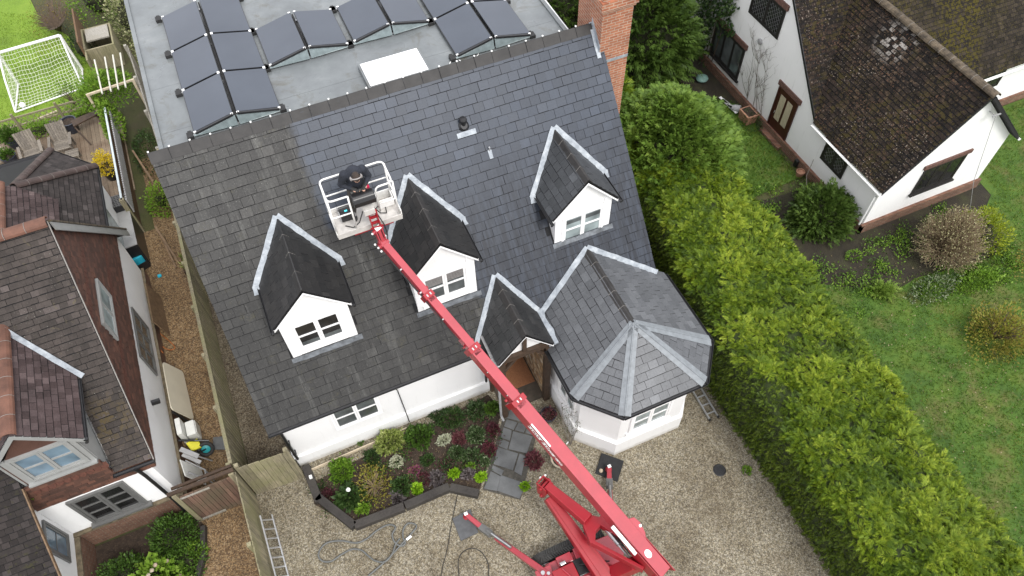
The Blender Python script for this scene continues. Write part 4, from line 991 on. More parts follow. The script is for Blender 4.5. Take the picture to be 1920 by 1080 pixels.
rr = roofplane('roof', [(18.70,-3.92,rl(18.70)),(21.2,-3.92,rl(21.2)),(21.2,2.0,rl(21.2)),(18.70,-.54,rl(18.70))], (0,1,0), .165, .135, TR, rh, slab=.07, lift=.024, th=.014, jit=.012, gap=.007, cg=.021)
roofplane('roof', [(21.2,-3.98,rl(21.2)),(23.85,-3.98,rl(21.2)-2.6),(23.85,.2,rl(21.2)-2.6),(21.2,2.05,rl(21.2))], (0,1,0), .165, .135, TR, rh, slab=.07, lift=.024, th=.014, gap=.007, cg=.021)
roofplane('roof', [(18.80,-.45,mz(-.45)),(21.2,2.0,mz(2.0)),(21.2,3.2,mz(3.2)),(18.80,3.2,mz(3.2))], (1,0,0), .165, .135, TR, rh, slab=.06, lift=.024, th=.014, jit=.012, gap=.007, cg=.021)
roofplane('mossy_roof', [(21.25,-1.35,2.36),(31,-1.35,2.36),(31,3.0,6.75),(21.25,3.0,6.75)], (1,0,0), .165, .135, [M['tile_moss'], M['underlay']], rh, slab=.06, lift=.02, th=.014, gap=.006, cg=.016)
ridge_tiles('ridge_tiles', (21.2,-4.0,rl(21.2)+.02), (21.2,2.1,rl(21.2)+.02), 14, .14, .1, [M['ridge_pale'], M['mortar']], rr, rounded=True)
mb = MB()
mb.prism([(18.78,-.47,mz(-.47)+.03),(18.78,3.2,mz(3.2)+.03),(18.78,3.2,mz(3.2)-.1),(18.78,-.47,mz(-.47)-.1)], (.03,0,0)); obj('verge_board', mb, [M['blackpl']], rr)
mb = MB(); gutter(mb, (18.66,-3.92,2.02), (18.66,-.56,2.02), .045); obj('gutter', mb, [M['sticker']], rh)
mb = MB(); mb.tube([(18.66,-3.86,1.98),(18.72,-3.83,1.85),(18.8,-3.7,1.7),(18.8,-3.7,.35)], .035); obj('downpipe', mb, [M['sticker']], rh)
mb = MB()
for s in (-1, 1):
    x1 = 18.72 if s < 0 else 23.82; mb.prism([(21.2,-3.94,rl(21.2)-.02),(x1,-3.94,rl(21.2)-.02-abs(x1-21.2)*(1.149 if s < 0 else .98)),(x1,-3.94,rl(21.2)-.1-abs(x1-21.2)*(1.149 if s < 0 else .98)),(21.2,-3.94,rl(21.2)-.1)], (0,.03,0))
obj('barge_board', mb, [M['blackpl']], rr)
mb = MB(); gutter(mb, (23.93,-3.98,2.25), (23.93,-1.2,2.25), .055); obj('gutter', mb, [M['sticker']], rh)
mb = MB(); gutter(mb, (23.9,-1.42,2.28), (31,-1.42,2.28), .055); obj('gutter', mb, [M['sticker']], rh)
def lattice(parent, o, ux, W, Hh, step=.16):
    o = Vector(o); ux = Vector(ux); n = ux.cross(Vector((0,0,1))); mb = MB()
    for sgn in (1, -1):
        c = -Hh
        while c < W+Hh:
            # line x = c + sgn*z
            pts = []
            z0, z1 = 0, Hh
            xa, xb = c+ (0 if sgn > 0 else Hh), c+(Hh if sgn > 0 else 0)
            # clip
            def at(x): return (x-xa)/(xb-xa)*Hh
            lo_, hi_ = sorted((xa, xb)); lo_, hi_ = max(lo_, 0), min(hi_, W)
            if hi_-lo_ > .03:
                p = o+ux*lo_+Vector((0,0,at(lo_)))+n*.012; q = o+ux*hi_+Vector((0,0,at(hi_)))+n*.012
                mb.bar(p, q, .007, .008, 0, up=n)
            c += step
    obj('lattice', mb, [M['lead_came']], parent)
def win_r(y0, y1, z0, z1, cols, lat=True, gm='glass_dark'):
    f, g = casement(rh, (WX-.006, y1, z0), (0,-1,0), y1-y0, z1-z0, cols, 1, M['blackframe'], M[gm], .06, .05, .03, .03)
    cw = (y1-y0-.12)/cols
    if lat:
        for i in range(cols): lattice(f, (WX-.006, y1-.06-i*cw-.05, z0+.11), (0,-1,0), cw-.1, z1-z0-.22)
    mb = MB(); mb.box(WX-.06, WX-.002, y0-.08, y1+.08, z1+.02, z1+.21); obj('brick_lintel', mb, [M['brick_edge']], rh)
    return f
win_r(2.28, 3.95, 3.32, 4.42, 2); win_r(3.58, 5.42, .66, 2.0, 3, False, 'glass_grey'); win_r(-2.28, -1.2, 1.03, 1.80, 2)
mb = MB(); mb.box(WX-.09, WX-.002, 3.5, 5.5, .58, .65); obj('window_sill', mb, [M['blackframe']], rh)
mb = MB(); mb.box(WX-.03, WX-.002, .52, 1.42, .04, 1.93); dr = obj('door', mb, [M['doorbrown']], rh)
for y in (.64, 1.02):
    mb = MB(); mb.box(WX-.04, WX-.031, y, y+.27, .75, 1.78); obj('door_pane', mb, [plain('reeded_door_glass' , (.42,.37,.26), .35, .15, 9)] if y < .7 else [bpy.data.materials['reeded_door_glass']], dr)
mb = MB(); mb.box(WX-.05, WX-.002, .44, .515, .04, 2.0); mb.box(WX-.05, WX-.002, 1.425, 1.5, .04, 2.0); mb.box(WX-.05, WX-.002, .516, 1.424, 1.935, 2.0); obj('door_frame', mb, [M['doorbrown']], dr)
mb = MB(); mb.box(WX-.06, WX-.002, .36, 1.58, 2.02, 2.2); obj('brick_lintel', mb, [M['brick_edge']], rh)
mb = MB(); mb.box(WX-.28, WX-.1, .42, 1.52, 0, .12); obj('door_step', mb, [M['brick_old']], dr)
mb = MB(); mb.tube([(WX-.055,1.32,.95),(WX-.055,1.32,1.05)], .014); obj('door_handle', mb, [M['alu']], dr)
f, g = casement(rh, (20.40,-3.757,1.12), (1,0,0), 1.66, 1.12, 3, 1, M['blackframe'], M['glass_dark'], .06, .05, .03, .03)
mb = MB(); mb.box(20.3, 22.16, -3.81, -3.752, 2.26, 2.4); obj('brick_lintel', mb, [M['brick_edge']], rh)
mb = MB(); mb.box(20.35, 22.1, -3.85, -3.752, 1.05, 1.115); obj('window_sill', mb, [M['blackframe']], rh)
f, g = casement(rh, (25.4,-1.057,1.3), (1,0,0), 1.0, .72, 2, 1, M['blackframe'], M['glass_dark'], .06, .05, .03, .03)
mb = MB(); mb.tube([(21.75,-3.752,4.05),(21.75,-3.95,4.05),(21.75,-4.0,4.12)], .015); mb.box(21.6,21.9,-4.02,-3.98,4.08,4.12); mb.tube([(21.75,-3.98,4.1),(22.2,-4.35,1.5),(22.6,-4.7,.02)], .008); obj('cable_bracket', mb, [M['greypl']], rh)
mb = MB(); mb.lathe((WX-.002,3.0,2.75), [(.11,0),(.10,.06),(.0,.08)], 14, axis=(-1,0,0)); obj('burglar_alarm', mb, [M['greypl']], rh)

# ================================================================= FENCES, GATE
def fence(name, label, a, b, h, mat, pitch=.14, wid=.128, side=1, cat='fence', group=None, postmat=None, posts=True, cap=False, z0=.03, span=1.8):
    a, b = Vector((*a, 0)), Vector((*b, 0)); d = (b-a).normalized(); n = Vector((-d.y, d.x, 0))*side; L = (b-a).length
    t = thing(name, label, cat, (a+b)/2, group)
    mb = MB(); x = 0
    while x < L-.02:
        w_ = min(wid, L-x); p = a+d*x; hh = h+random.uniform(-.015, .015); lean = random.uniform(-.004, .004)
        q = [p+n*.022, p+d*w_+n*.008, p+d*w_-n*.004, p-n*.0]
        mb.hexa([v+Vector((0,0,z0)) for v in (q if side < 0 else q[::-1])]+[v+d*lean+Vector((0,0,hh)) for v in (q if side < 0 else q[::-1])])
        x += pitch
    obj('boards', mb, [mat], t)
    for z in (.35, h*.55, h-.25):
        mb = MB(); mb.bar(a-n*.035+Vector((0,0,z)), b-n*.035+Vector((0,0,z)), .05, .07, up=(0,0,1)); obj('rail', mb, [postmat or mat], t)
    if cap:
        mb = MB(); mb.bar(a+Vector((0,0,h+.035)), b+Vector((0,0,h+.035)), .09, .03, up=(0,0,1)); obj('capping', mb, [postmat or mat], t)
    if posts:
        k = max(1, round(L/span))
        for i in range(k+1):
            p = a+(b-a)*i/k-n*.07; mb = MB(); mb.box(p.x-.05, p.x+.05, p.y-.05, p.y+.05, 0, h+.03); obj('post', mb, [postmat or mat], t)
    return t
fence('fence', 'long greenish feather board fence along the gravel passage beside the slate house', (-1.16,-4.25), (-1.06,7.55), 1.8, M['fence'], side=-1, cap=True)
fence('fence', 'silvery bleached feather board fence beside the flat roof and its variegated shrubs', (-1.08,7.65), (-1.36,13.6), 1.82, M['fence_grey'], side=-1)
fence('fence', 'short weathered fence closing the gap at the left corner of the white front wall', (-1.06,-4.42), (.14,-4.5), 1.8, M['fence'], side=-1, span=1.2)
fence('fence', 'brown stained fence at the front drive with an aluminium ladder along its foot', (-1.12,-4.5), (-1.05,-12), 1.8, M['fence'], side=1)
fence('fence', 'rusty brown boundary fence in the dark gap between slate roof and hedge', (11.12,3.0), (11.12,-5.6), 1.75, M['fence_dark'], side=-1)
gt = thing('gate', 'reddish wooden board gate between the tile hung house and the fence', 'gate', (-1.9,-4.5,0))
mb = MB(); x = -2.5
while x < -1.28: mb.box(x, x+.105, -4.53, -4.505, .05, 1.68+random.uniform(-.01,.01)); x += .113
obj('boards', mb, [M['gate']], gt)
for z in (.3, 1.5):
    mb = MB(); mb.box(-2.5,-1.28,-4.505,-4.46,z,z+.1); obj('rail', mb, [M['gate']], gt)
for x in (-2.62, -1.27):
    mb = MB(); mb.box(x, x+.11, -4.55, -4.43, 0, 1.85); obj('post', mb, [M['fence']], gt)
mb = MB(); mb.box(-2.7,-1.12,-4.52,-4.43,1.87,1.93); mb.box(-2.6,-1.15,-4.36,-4.29,1.82,1.87); obj('top_beam', mb, [M['oak_dark']], gt)
for q in ((-2.5,-1.9,-4.56,-4.535,.06,.14),(-2.5,-1.8,-4.56,-4.535,1.58,1.64)):
    mb = MB(); mb.box(*q); obj('ledge', mb, [M['fence_grey']], gt)
tr = thing('trellis_fence', 'low fence topped by a pale blue rail between the decking and the passage', 'fence', (-2.56,8.4,0))
mb = MB(); y = 6.1
while y < 10.7: mb.box(-2.6,-2.575,y,y+.09,.03,1.52); y += .1
obj('boards', mb, [M['fence_dark']], tr)
mb = MB(); mb.box(-2.62,-2.56,6.05,10.75,1.55,1.6); obj('top_rail', mb, [plain('pale_blue_rail', (.5,.56,.58), .6, .1, 5)], tr)
mb = MB(); y = 6.1
while y < 10.7: mb.box(-2.5,-2.46,y,y+.055,.9,1.5); y += .11
obj('slats', mb, [M['greypl']], tr)
mb = MB(); mb.box(-2.66,-2.52,6.0,6.12,0,1.6); obj('post', mb, [M['fence']], tr)
lf = thing('lattice_fence', 'low rustic lattice fence between the lawn with the goal and the decking', 'fence', (-5,13,0))
for i in range(2):
    mb = MB(); mb.bar((-9,12.9,.25+i*.35), (-2.9,12.95,.25+i*.35), .05, .06); obj('rail', mb, [M['fence']], lf)
mb = MB(); x = -9
while x < -3:
    mb.bar((x,12.9,.02), (x+.45,12.92,.62), .025, .015); mb.bar((x+.45,12.94,.02), (x,12.92,.62), .025, .015); x += .22
obj('laths', mb, [M['fence']], lf)
for i in range(5):
    mb = MB(); x = -9+i*1.5; mb.box(x-.04,x+.04,12.86,12.94,0,.8); obj('post', mb, [M['fence']], lf)
# ================================================================= SPIDER LIFT
lift = thing('boom_lift', 'red tracked boom lift on outriggers with its long arm raised over the slate roof', 'boom lift', (5.7, -9.65, 0))
# -- telescopic boom: sections run along one straight axis, each thinner than the last
B0 = P(1249, 1074, 2.4); B1 = P(722, 456, 6.6)
bd = (B1-B0).normalized(); bs_ = bd.cross(Vector((0,0,1))).normalized(); bu = bs_.cross(bd)     # bs_ points right of the boom
BL = (B1-B0).length
def along(t): return B0+(B1-B0)*t
def tpix(u, v):     # parameter of the boom axis point nearest the ray through pixel
    d = Vector(CR @ np.array([(u-960)/F, -(v-540)/F, -1.])); c = Vector(CAM); w0 = c-B0; e = B1-B0
    a, b_, c_, dd, ee = d.dot(d), d.dot(e), e.dot(e), d.dot(w0), e.dot(w0)
    return (a*ee-b_*dd)/(a*c_-b_*b_)
T1, T2, T3 = tpix(972, 749), tpix(888, 651), tpix(803, 551)
secs = [(0, T1, .31, .40), (T1-.02, T2, .235, .31), (T2-.02, T3, .19, .25), (T3-.02, 1.0, .155, .20)]
boom = None
for i, (t0, t1, wd, hg) in enumerate(secs):
    mb = MB(); a, b_ = along(t0), along(t1); dn = -bu*(hg/2)
    mb.bar(a+dn, b_+dn, wd, hg, 0, up=bu)
    o = obj('boom' if i == 0 else 'boom_section', mb, [M['red']], lift if i == 0 else boom, bevel=.012)
    if i == 0: boom = o
    else: pass
for i, t in enumerate((T1, T2, T3)):            # collars with wear pads
    wd, hg = secs[i][2], secs[i][3]; mb = MB(); a = along(t)-bd*.09; dn = -bu*(hg/2)
    mb.bar(a+dn, a+bd*.14+dn, wd+.05, hg+.05, 0, up=bu)
    for s in (-1, 1):
        q = a+bd*.2+dn+bs_*s*(wd/2+.01); mb.bar(q, q+bd*.06, .05, .07, 0, up=bu)
    obj('boom_collar', mb, [M['red_dk']], boom, bevel=.008)
    mb = MB()
    for s in (-.05, .04):
        q = a+bd*.07+bs_*s+bu*.03; mb.bar(q-bd*.03, q+bd*.03, .03, .012, 0, up=bu)
    obj('collar_bolts', mb, [M['steel']], boom)
# lettering along the left side (too small to read) and stickers
mb = MB(); side = -bs_*(.155+.004)
ta, tb = tpix(999, 792), tpix(1060, 872)
ta, tb = max(ta, tb), min(ta, tb)
n_ = 15
for i in range(n_):
    t = ta+(tb-ta)*(i+.5)/n_; q = along(t)+side-bu*(.15 if i < 9 else .19); hh = .13 if i < 9 else .09; hl = abs(tb-ta)*BL/n_*.34
    u0, u1 = -hl, hl
    if i % 3 != 2: mb.bar(q+bd*u0-bu*hh/2, q+bd*u0+bu*hh/2, .028, .004, 0, up=bs_)
    mb.bar(q+bd*u0+bu*(hh/2-.014), q+bd*u1+bu*(hh/2-.014), .003, .026, 0, up=bu)
    if i % 2: mb.bar(q+bd*u1-bu*hh/2, q+bd*u1+bu*hh/2, .028, .004, 0, up=bs_)
    else: mb.bar(q+bd*u0-bu*(hh/2-.014), q+bd*u1-bu*(hh/2-.014), .003, .026, 0, up=bu)
obj('side_lettering', mb, [M['sticker']], boom)
mb = MB(); q = along(ta)-bs_*.157+bu*.003; q2 = along(ta+(tb-ta)*.55)-bs_*.157+bu*.003; mb.bar(q+bs_*.02, q2+bs_*.02, .035, .004, 0, up=bu); obj('lettering_underline', mb, [M['sticker']], boom)
t_ = tpix(1216, 1037); q = along(t_)+bu*.002
mb = MB(); pts = [q-bs_*.03+bd*.10*math.cos(k*math.pi/9)*1.+bs_*.075*math.sin(k*math.pi/9) for k in range(18)]; mb.prism(pts, bu*.004); obj('oval_sticker', mb, [M['sticker']], boom)
# pivot head plates, pin, ear, end rollers
mb = MB()
for s in (-1, 1):
    c = along(.02)+bs_*s*.185-bu*.22
    mb.prism([c-bd*.32+bu*.2, c+bd*1.0+bu*.12, c+bd*1.0-bu*.1, c+bd*.2-bu*.34, c-bd*.32-bu*.3], bs_*.02)
mb.lathe(along(.0)-bu*.3-bs_*.24, [(.06,0),(.06,.48)], 14, axis=bs_)
obj('boom_pivot', mb, [M['red_dk']], lift)
t_ = tpix(1190, 985); q = along(t_)+bs_*.155-bu*.02
mb = MB(); mb.prism([q-bd*.42, q-bd*.05, q+bd*.17+bs_*.0, q+bd*.10+bs_*.12, q-bd*.06+bs_*.15, q-bd*.30+bs_*.09], -bu*.09)
obj('boom_bracket', mb, [M['red']], lift, bevel=.008)
mb = MB(); mb.lathe(q-bd*.12+bs_*.10+bu*.0, [(.035,0),(.035,.01)], 12, axis=bu); obj('bracket_label', mb, [M['sticker']], lift)
mb = MB(); q = [along(t)-bs_*(w_/2+.035)-bu*(.12+.03*math.sin(i*1.7)) for i, (t, w_) in enumerate(((.72,.17),(.76,.17),(.80,.155),(.85,.155),(.9,.155),(.96,.155)))]; mb.tube(q, .016, 0, 6)
q = [along(.70)-bs_*.13-bu*.12, along(.735)-bs_*.26-bu*.30, along(.775)-bs_*.16-bu*.16]; mb.tube(rounded(q, .1) if 'rounded' in globals() else q, .02, 0, 6)
obj('energy_cable', mb, [M['blackrub']], boom)
mb = MB()
for t in (.55, .62, .68, .78, .86, .93): mb.bar(along(t)-bs_*.1-bu*.03, along(t)-bs_*.1-bu*.10, .05, .03, 0, up=bd)
obj('cable_clips', mb, [M['steel']], boom)
# -- lower arms: up from the turret to the elbow, then back to the pivot head
E1 = P(1030, 916, 2.05); FK = P(1103, 976, 2.15); PV = along(.035)-bu*.35; TU = P(1143, 1094, 1.15)
mb = MB(); mb.bar(TU, E1+Vector((-.06,-.09,-.30)), .42, .30, 0, w2=.24, h2=.24); la = obj('lower_arm', mb, [M['red_dk']], lift, bevel=.02)
mb = MB(); d_ = (E1-TU).normalized(); s_ = d_.cross(Vector((0,0,1))).normalized(); u_ = s_.cross(d_)
mb.bar(TU+u_*.165, E1+Vector((-.06,-.09,-.30))+u_*.135, .20, .03, 0, w2=.11); obj('arm_rib', mb, [M['red_dk']], la)
mb = MB(); mb.bar(E1-(FK-E1)*.06, FK, .20, .26, 0, w2=.27, h2=.30); ua = obj('upper_arm', mb, [M['red_dk']], lift, bevel=.02)
fd = (PV-FK).normalized(); fs = fd.cross(Vector((0,0,1))).normalized(); fu = fs.cross(fd)
mb = MB(); mb.prism([FK-fs*.14-fd*.06, FK+fs*.14-fd*.06, FK+fs*.40+fd*.30, FK+fs*.34+fd*.40, FK+fs*.10+fd*.26, FK-fs*.12+fd*.30, FK-fs*.24+fd*.24], fu*-.26); obj('fork_head', mb, [M['red_dk']], ua, bevel=.012)
mb = MB(); mb.bar(FK-fs*.17+fd*.16-fu*.13, PV-fs*.12-fu*.1, .19, .26, 0, w2=.15, h2=.24); obj('fork_arm', mb, [M['red_dk']], ua, bevel=.012)
mb = MB(); mb.bar(FK+fs*.35+fd*.28-fu*.13, PV+fs*.22-fu*.1, .08, .26, 0, w2=.08, h2=.24); obj('fork_arm', mb, [M['red_dk']], ua, bevel=.012)
# elbow bracket: a hollow box head
ed = (FK-E1).normalized(); es = ed.cross(Vector((0,0,1))).normalized(); eu = es.cross(ed)
mb = MB(); c = E1-ed*.14
for s in (-1, 1):
    q = c+es*s*.12; mb.prism([q-ed*.14+eu*.13, q+ed*.16+eu*.13, q+ed*.16-eu*.12, q+ed*.05-eu*.46, q-ed*.14-eu*.42], es*.022)
mb.bar(c-ed*.13+eu*.11-es*.1, c-ed*.13+eu*.11+es*.1, .03, .05, 0); mb.bar(c+ed*.1+eu*.11-es*.1, c+ed*.1+eu*.11+es*.1, .04, .05, 0)
mb.bar(c-ed*.12-eu*.2-es*.11, c-ed*.12-eu*.2+es*.11, .04, .3, 0)
mb.lathe(c-es*.17+eu*.02, [(.045,0),(.045,.36)], 12, axis=es); mb.lathe(c-es*.17-eu*.36, [(.04,0),(.04,.36)], 12, axis=es)
obj('elbow_bracket', mb, [M['red_dk']], ua)
mb = MB()
for q in (c-es*.15-ed*.11+eu*.12, c-es*.14-eu*.3, c-es*.14-eu*.42+ed*.05): mb.blob(q, .028, .028, .028, n=8, k=5)
mb.bar(c-es*.05-ed*.2+eu*.05, c-es*.05-ed*.14+eu*.05, .05, .05); obj('pin_heads', mb, [M['sticker']], ua)
# main lift cylinder and its white guard beside the boom
a = along(tpix(1163, 974))-bs_*.215-bu*.10; b_ = along(tpix(1208, 1026))-bs_*.215-bu*.10
mb = MB(); mb.bar(a, b_, .085, .05, 0, up=bu); obj('cylinder_guard', mb, [M['sticker']], lift, bevel=.012)
mb = MB(); a = P(1137, 993, 2.0); b_ = P(1180, 1046, 2.1); mb.tube([a, a+(b_-a)*.55], .06, 0, 12); mb.tube([a+(b_-a)*.55, b_], .035, 0, 10); obj('lift_cylinder', mb, [M['steel']], lift)
mb = MB(); mb.tube([a+Vector((-.03,.1,0)), a+(b_-a)*.4+Vector((.05,.05,.08)), b_+Vector((.03,.03,.1))], .016); mb.tube([a+Vector((.03,.1,.02)), a+(b_-a)*.5+Vector((-.02,.06,.12)), b_+Vector((.06,.0,.1))], .013); obj('hydraulic_hose', mb, [M['blackrub']], lift)
a = P(1105, 1042, .95); b_ = P(1168, 1085, 1.05); mb = MB(); mb.tube([a, b_], .05, 0, 12); mb.blob(a, .07, .07, .07, n=10, k=6); obj('slew_cylinder', mb, [M['red_dk']], lift)
mb = MB(); q = P(1103, 1040, 1.0); mb.blob(q, .05,.05,.05, n=8, k=5); q = P(1112, 1048, 1.05); mb.blob(q, .055,.055,.05, n=8, k=5); obj('hydraulic_union', mb, [M['steel']], lift)
# -- tracks
def track(y, x0, x1, r=.24, wd=.27):
    mb = MB(); prof = []
    for k in range(9): t = math.pi/2+math.pi*k/8; prof.append((x0+r+math.cos(t)*r, r+math.sin(t)*r))
    for k in range(9): t = -math.pi/2+math.pi*k/8; prof.append((x1-r+math.cos(t)*r, r+math.sin(t)*r))
    mb.prism([(x, y-wd/2, z+.02) for x, z in prof], (0, wd, 0)); tk = obj('track', mb, [M['trackrub']], lift)
    mb = MB(); L = x1-x0-2*r; n = 22
    def lug(p, t):
        nn = Vector((-t.z, 0, t.x)) if False else Vector((t.z, 0, -t.x))*-1
        for s in (-1, 1):
            a = p+Vector((0, s*.02, 0)); b_ = p+Vector((0, s*wd/2, 0))+t*.055
            mb.bar(a, b_, .028, .05, 0, up=nn)
    for i in range(n):
        x = x0+r+L*(i+.5)/n; lug(Vector((x, y, 2*r+.03)), Vector((1,0,0))); 
    for k in range(7):
        t = math.pi/2+math.pi*(k+.5)/7; lug(Vector((x0+r+math.cos(t)*(r+.01), y, r+.02+math.sin(t)*(r+.01))), Vector((-math.sin(t),0,math.cos(t))))
        t = -math.pi/2+math.pi*(k+.5)/7; lug(Vector((x1-r+math.cos(t)*(r+.01), y, r+.02+math.sin(t)*(r+.01))), Vector((-math.sin(t),0,math.cos(t))))
    obj('track_lugs', mb, [M['trackrub']], tk)
    mb = MB()
    for x in (x0+r, x1-r): mb.lathe((x, y-wd/2-.02, r+.02), [(.15,0),(.15,wd+.04)], 16, axis=(0,1,0))
    obj('track_rollers', mb, [M['steel']], tk)
track(-9.07, 4.82, 6.66); track(-10.28, 4.9, 6.75)
# -- chassis
mb = MB()
mb.box(5.0, 6.5, -10.1, -9.28, .35, .62); mb.prism([(5.75,-9.24,.62),(6.75,-9.30,.62),(6.95,-9.75,.62),(6.5,-10.1,.62),(5.7,-9.95,.62)], (0,0,.12))
ch_ = obj('chassis', mb, [M['red']], lift, bevel=.015)
for nm, bx, mt in (('engine_cover', (5.28,5.66,-9.5,-9.27,.55,.76), 'red'), ('side_cover', (5.05,5.6,-10.2,-9.55,.6,.9), 'red_dk'), ('battery_box', (5.62,5.9,-9.9,-9.5,.6,.78), 'blackpl'), ('valve_block', (5.3,5.45,-9.52,-9.44,.75,.9), 'steel')):
    mb = MB(); mb.box(*bx); obj(nm, mb, [M[mt]], ch_, bevel=.015)
mb = MB(); mb.tube([(5.3,-9.6,.93),(5.5,-10.05,.95)], .022, 0, 8); obj('grab_bar', mb, [M['red']], ch_)
mb = MB(); mb.lathe((6.15,-10.2,.5), [(.36,0),(.36,.25),(.28,.5),(.24,.75)], 24); obj('turret', mb, [M['red_dk']], lift)
mb = MB(); mb.bar((6.15,-10.2,1.0), PV+Vector((-.2,.1,-.3)), .3, .3, 0); obj('turret_mast', mb, [M['red_dk']], lift, bevel=.015)
mb = MB()
for k in range(5):
    a = Vector((5.7+random.uniform(0,.3), -9.5-random.uniform(0,.3), .8)); b_ = Vector((6.1+random.uniform(0,.3), -9.9, .95)); mb.tube([a, (a+b_)/2+Vector((0,0,.12)), b_], .015)
obj('hydraulic_hose', mb, [M['blackrub']], lift)
# -- outriggers
def outrigger(root, knee, foot, padz=.05):
    root, foot = Vector(root), Vector(foot)
    d = (foot-root).normalized()
    mb = MB(); mid = root+(foot-root)*.62
    mb.bar(root, mid, .15, .15, 0, w2=.12, h2=.12); o = obj('outrigger', mb, [M['red']], lift, bevel=.012)
    up = d.cross(Vector((0,0,1))).normalized().cross(d)
    mb = MB(); a = root+(foot-root)*.42+up*.10; b_ = root+(foot-root)*.72+up*.09; mb.tube([a, b_], .042, 0, 12); obj('outrigger_cylinder', mb, [M['greyframe']], o)
    mb = MB(); mb.tube([a+up*.02, a+(b_-a)*.8+up*.02], .03, 0, 8); obj('cylinder_rod', mb, [M['steel']], o)
    mb = MB(); mb.bar(root+(foot-root)*.68, root+(foot-root)*.82, .17, .15, 0); obj('cylinder_cap', mb, [M['greyframe']], o, bevel=.01)
    mb = MB(); mb.bar(root+(foot-root)*.80, foot+Vector((0,0,.16)), .13, .13, 0, w2=.11, h2=.1); obj('outrigger_leg', mb, [M['red']], o, bevel=.012)
    mb = MB(); f = foot; mb.lathe((f.x, f.y, padz), [(.085,0),(.085,.03),(.05,.06),(.04,.16)], 18); obj('outrigger_foot', mb, [M['red_dk']], o)
    mb = MB(); q = foot+Vector((0,0,.24)); mb.box(q.x-.045,q.x+.045,q.y-.04,q.y+.04,q.z-.01,q.z+.004); obj('foot_label', mb, [M['sticker']], o)
    return o
outrigger((4.95,-9.55,.75), None, (3.74,-7.25,.06)); outrigger((6.85,-9.2,.72), None, (7.66,-7.62,.06))
mb = MB(); q = P(1024, 1058, .8)
mb.box(4.7, 5.1, -9.75, -9.35, .5, .74); obj('outrigger_bracket', mb, [M['red']], lift, bevel=.012)
mb = MB(); q = Vector((4.85,-9.48,.78)); mb.lathe(q, [(.05,0),(.05,.08)], 10); mb.lathe(q+Vector((.12,-.06,0)), [(.04,0),(.04,.06)], 10); obj('outrigger_pin', mb, [M['steel']], lift)
# -- basket
bk0, bk1, by0, by1, bz, rzt = 3.08, 4.5, -2.78, -2.12, 6.85, 7.9
mb = MB(); mb.box(bk0, bk1, by0, by1, bz-.05, bz); bk = obj('basket_floor', mb, [M['floorplate']], lift)
mb = MB(); mb.box(bk0-.01, bk1+.01, by0-.025, by0, bz-.11, bz+.035); obj('toe_board', mb, [M['floorplate']], bk)
mb = MB(); mb.box(bk0-.02, bk0, by0, by1, bz-.06, bz+.12); obj('toe_board', mb, [M['railwhite']], bk)
mb = MB(); mb.box(bk1, bk1+.02, by0, by1, bz-.06, bz+.12); obj('toe_board', mb, [M['railwhite']], bk)
mb = MB(); mb.box(bk0, bk1, by1, by1+.02, bz-.06, bz+.12); obj('toe_board', mb, [M['railwhite']], bk)
def rounded(pts, r=.1, n=5):
    out = [Vector(pts[0])]
    for a, b_, c in zip(pts, pts[1:], pts[2:]):
        a, b_, c = Vector(a), Vector(b_), Vector(c); d1 = (a-b_).normalized(); d2 = (c-b_).normalized()
        for k in range(n+1):
            t = k/n; p = b_+d1*r*(1-t)**2+d2*r*t**2; out.append(p)
    out.append(Vector(pts[-1])); return out
rad = .02
mb = MB()   # top rail: a U round the back with returns along the front and a drop at each side of the console
mb.tube(rounded([(3.5,by0,rzt-.0),(bk0,by0,rzt),(bk0,by1,rzt),(bk1-.05,by1,rzt),(bk1-.05,by0,rzt),(4.08,by0,rzt),(4.08,by0+.02,bz+.3)], .12), rad, 0, 10)
obj('top_rail', mb, [M['railwhite']], bk, smooth=True)
mb = MB(); mb.tube(rounded([(3.5,by1,7.4),(bk0+.0,by1,7.4),(bk0,by0,7.4),(3.5,by0,7.4)], .05), rad*.85, 0, 8); mb.tube(rounded([(4.1,by1,7.4),(bk1-.03,by1,7.4),(bk1-.03,by0,7.4),(4.1,by0,7.4)], .05), rad*.85, 0, 8)
mb.tube([(3.5,by1,7.4),(4.1,by1,7.4)], rad*.85); obj('mid_rail', mb, [M['railwhite']], bk, smooth=True)
for x, y in ((bk0,by0+.02),(bk0,by1-.1),(bk1-.04,by0+.02),(bk1-.04,by1-.1),(3.5,by0)):
    mb = MB(); mb.tube([(x,y,bz),(x,y,rzt)], rad, 0, 8); obj('rail_post', mb, [M['railwhite']], bk, smooth=True)
mb = MB(); x0, x1, y0, y1 = 4.12, 4.46, -2.45, -2.16
for q in ((x0,x1,y0,y0+.02,6.86,7.1),(x0,x1,y1-.02,y1,6.86,7.1),(x0,x0+.02,y0+.02,y1-.02,6.86,7.1),(x1-.02,x1,y0+.02,y1-.02,6.86,7.1)): mb.box(*q)
obj('tool_tray', mb, [M['railwhite']], bk)
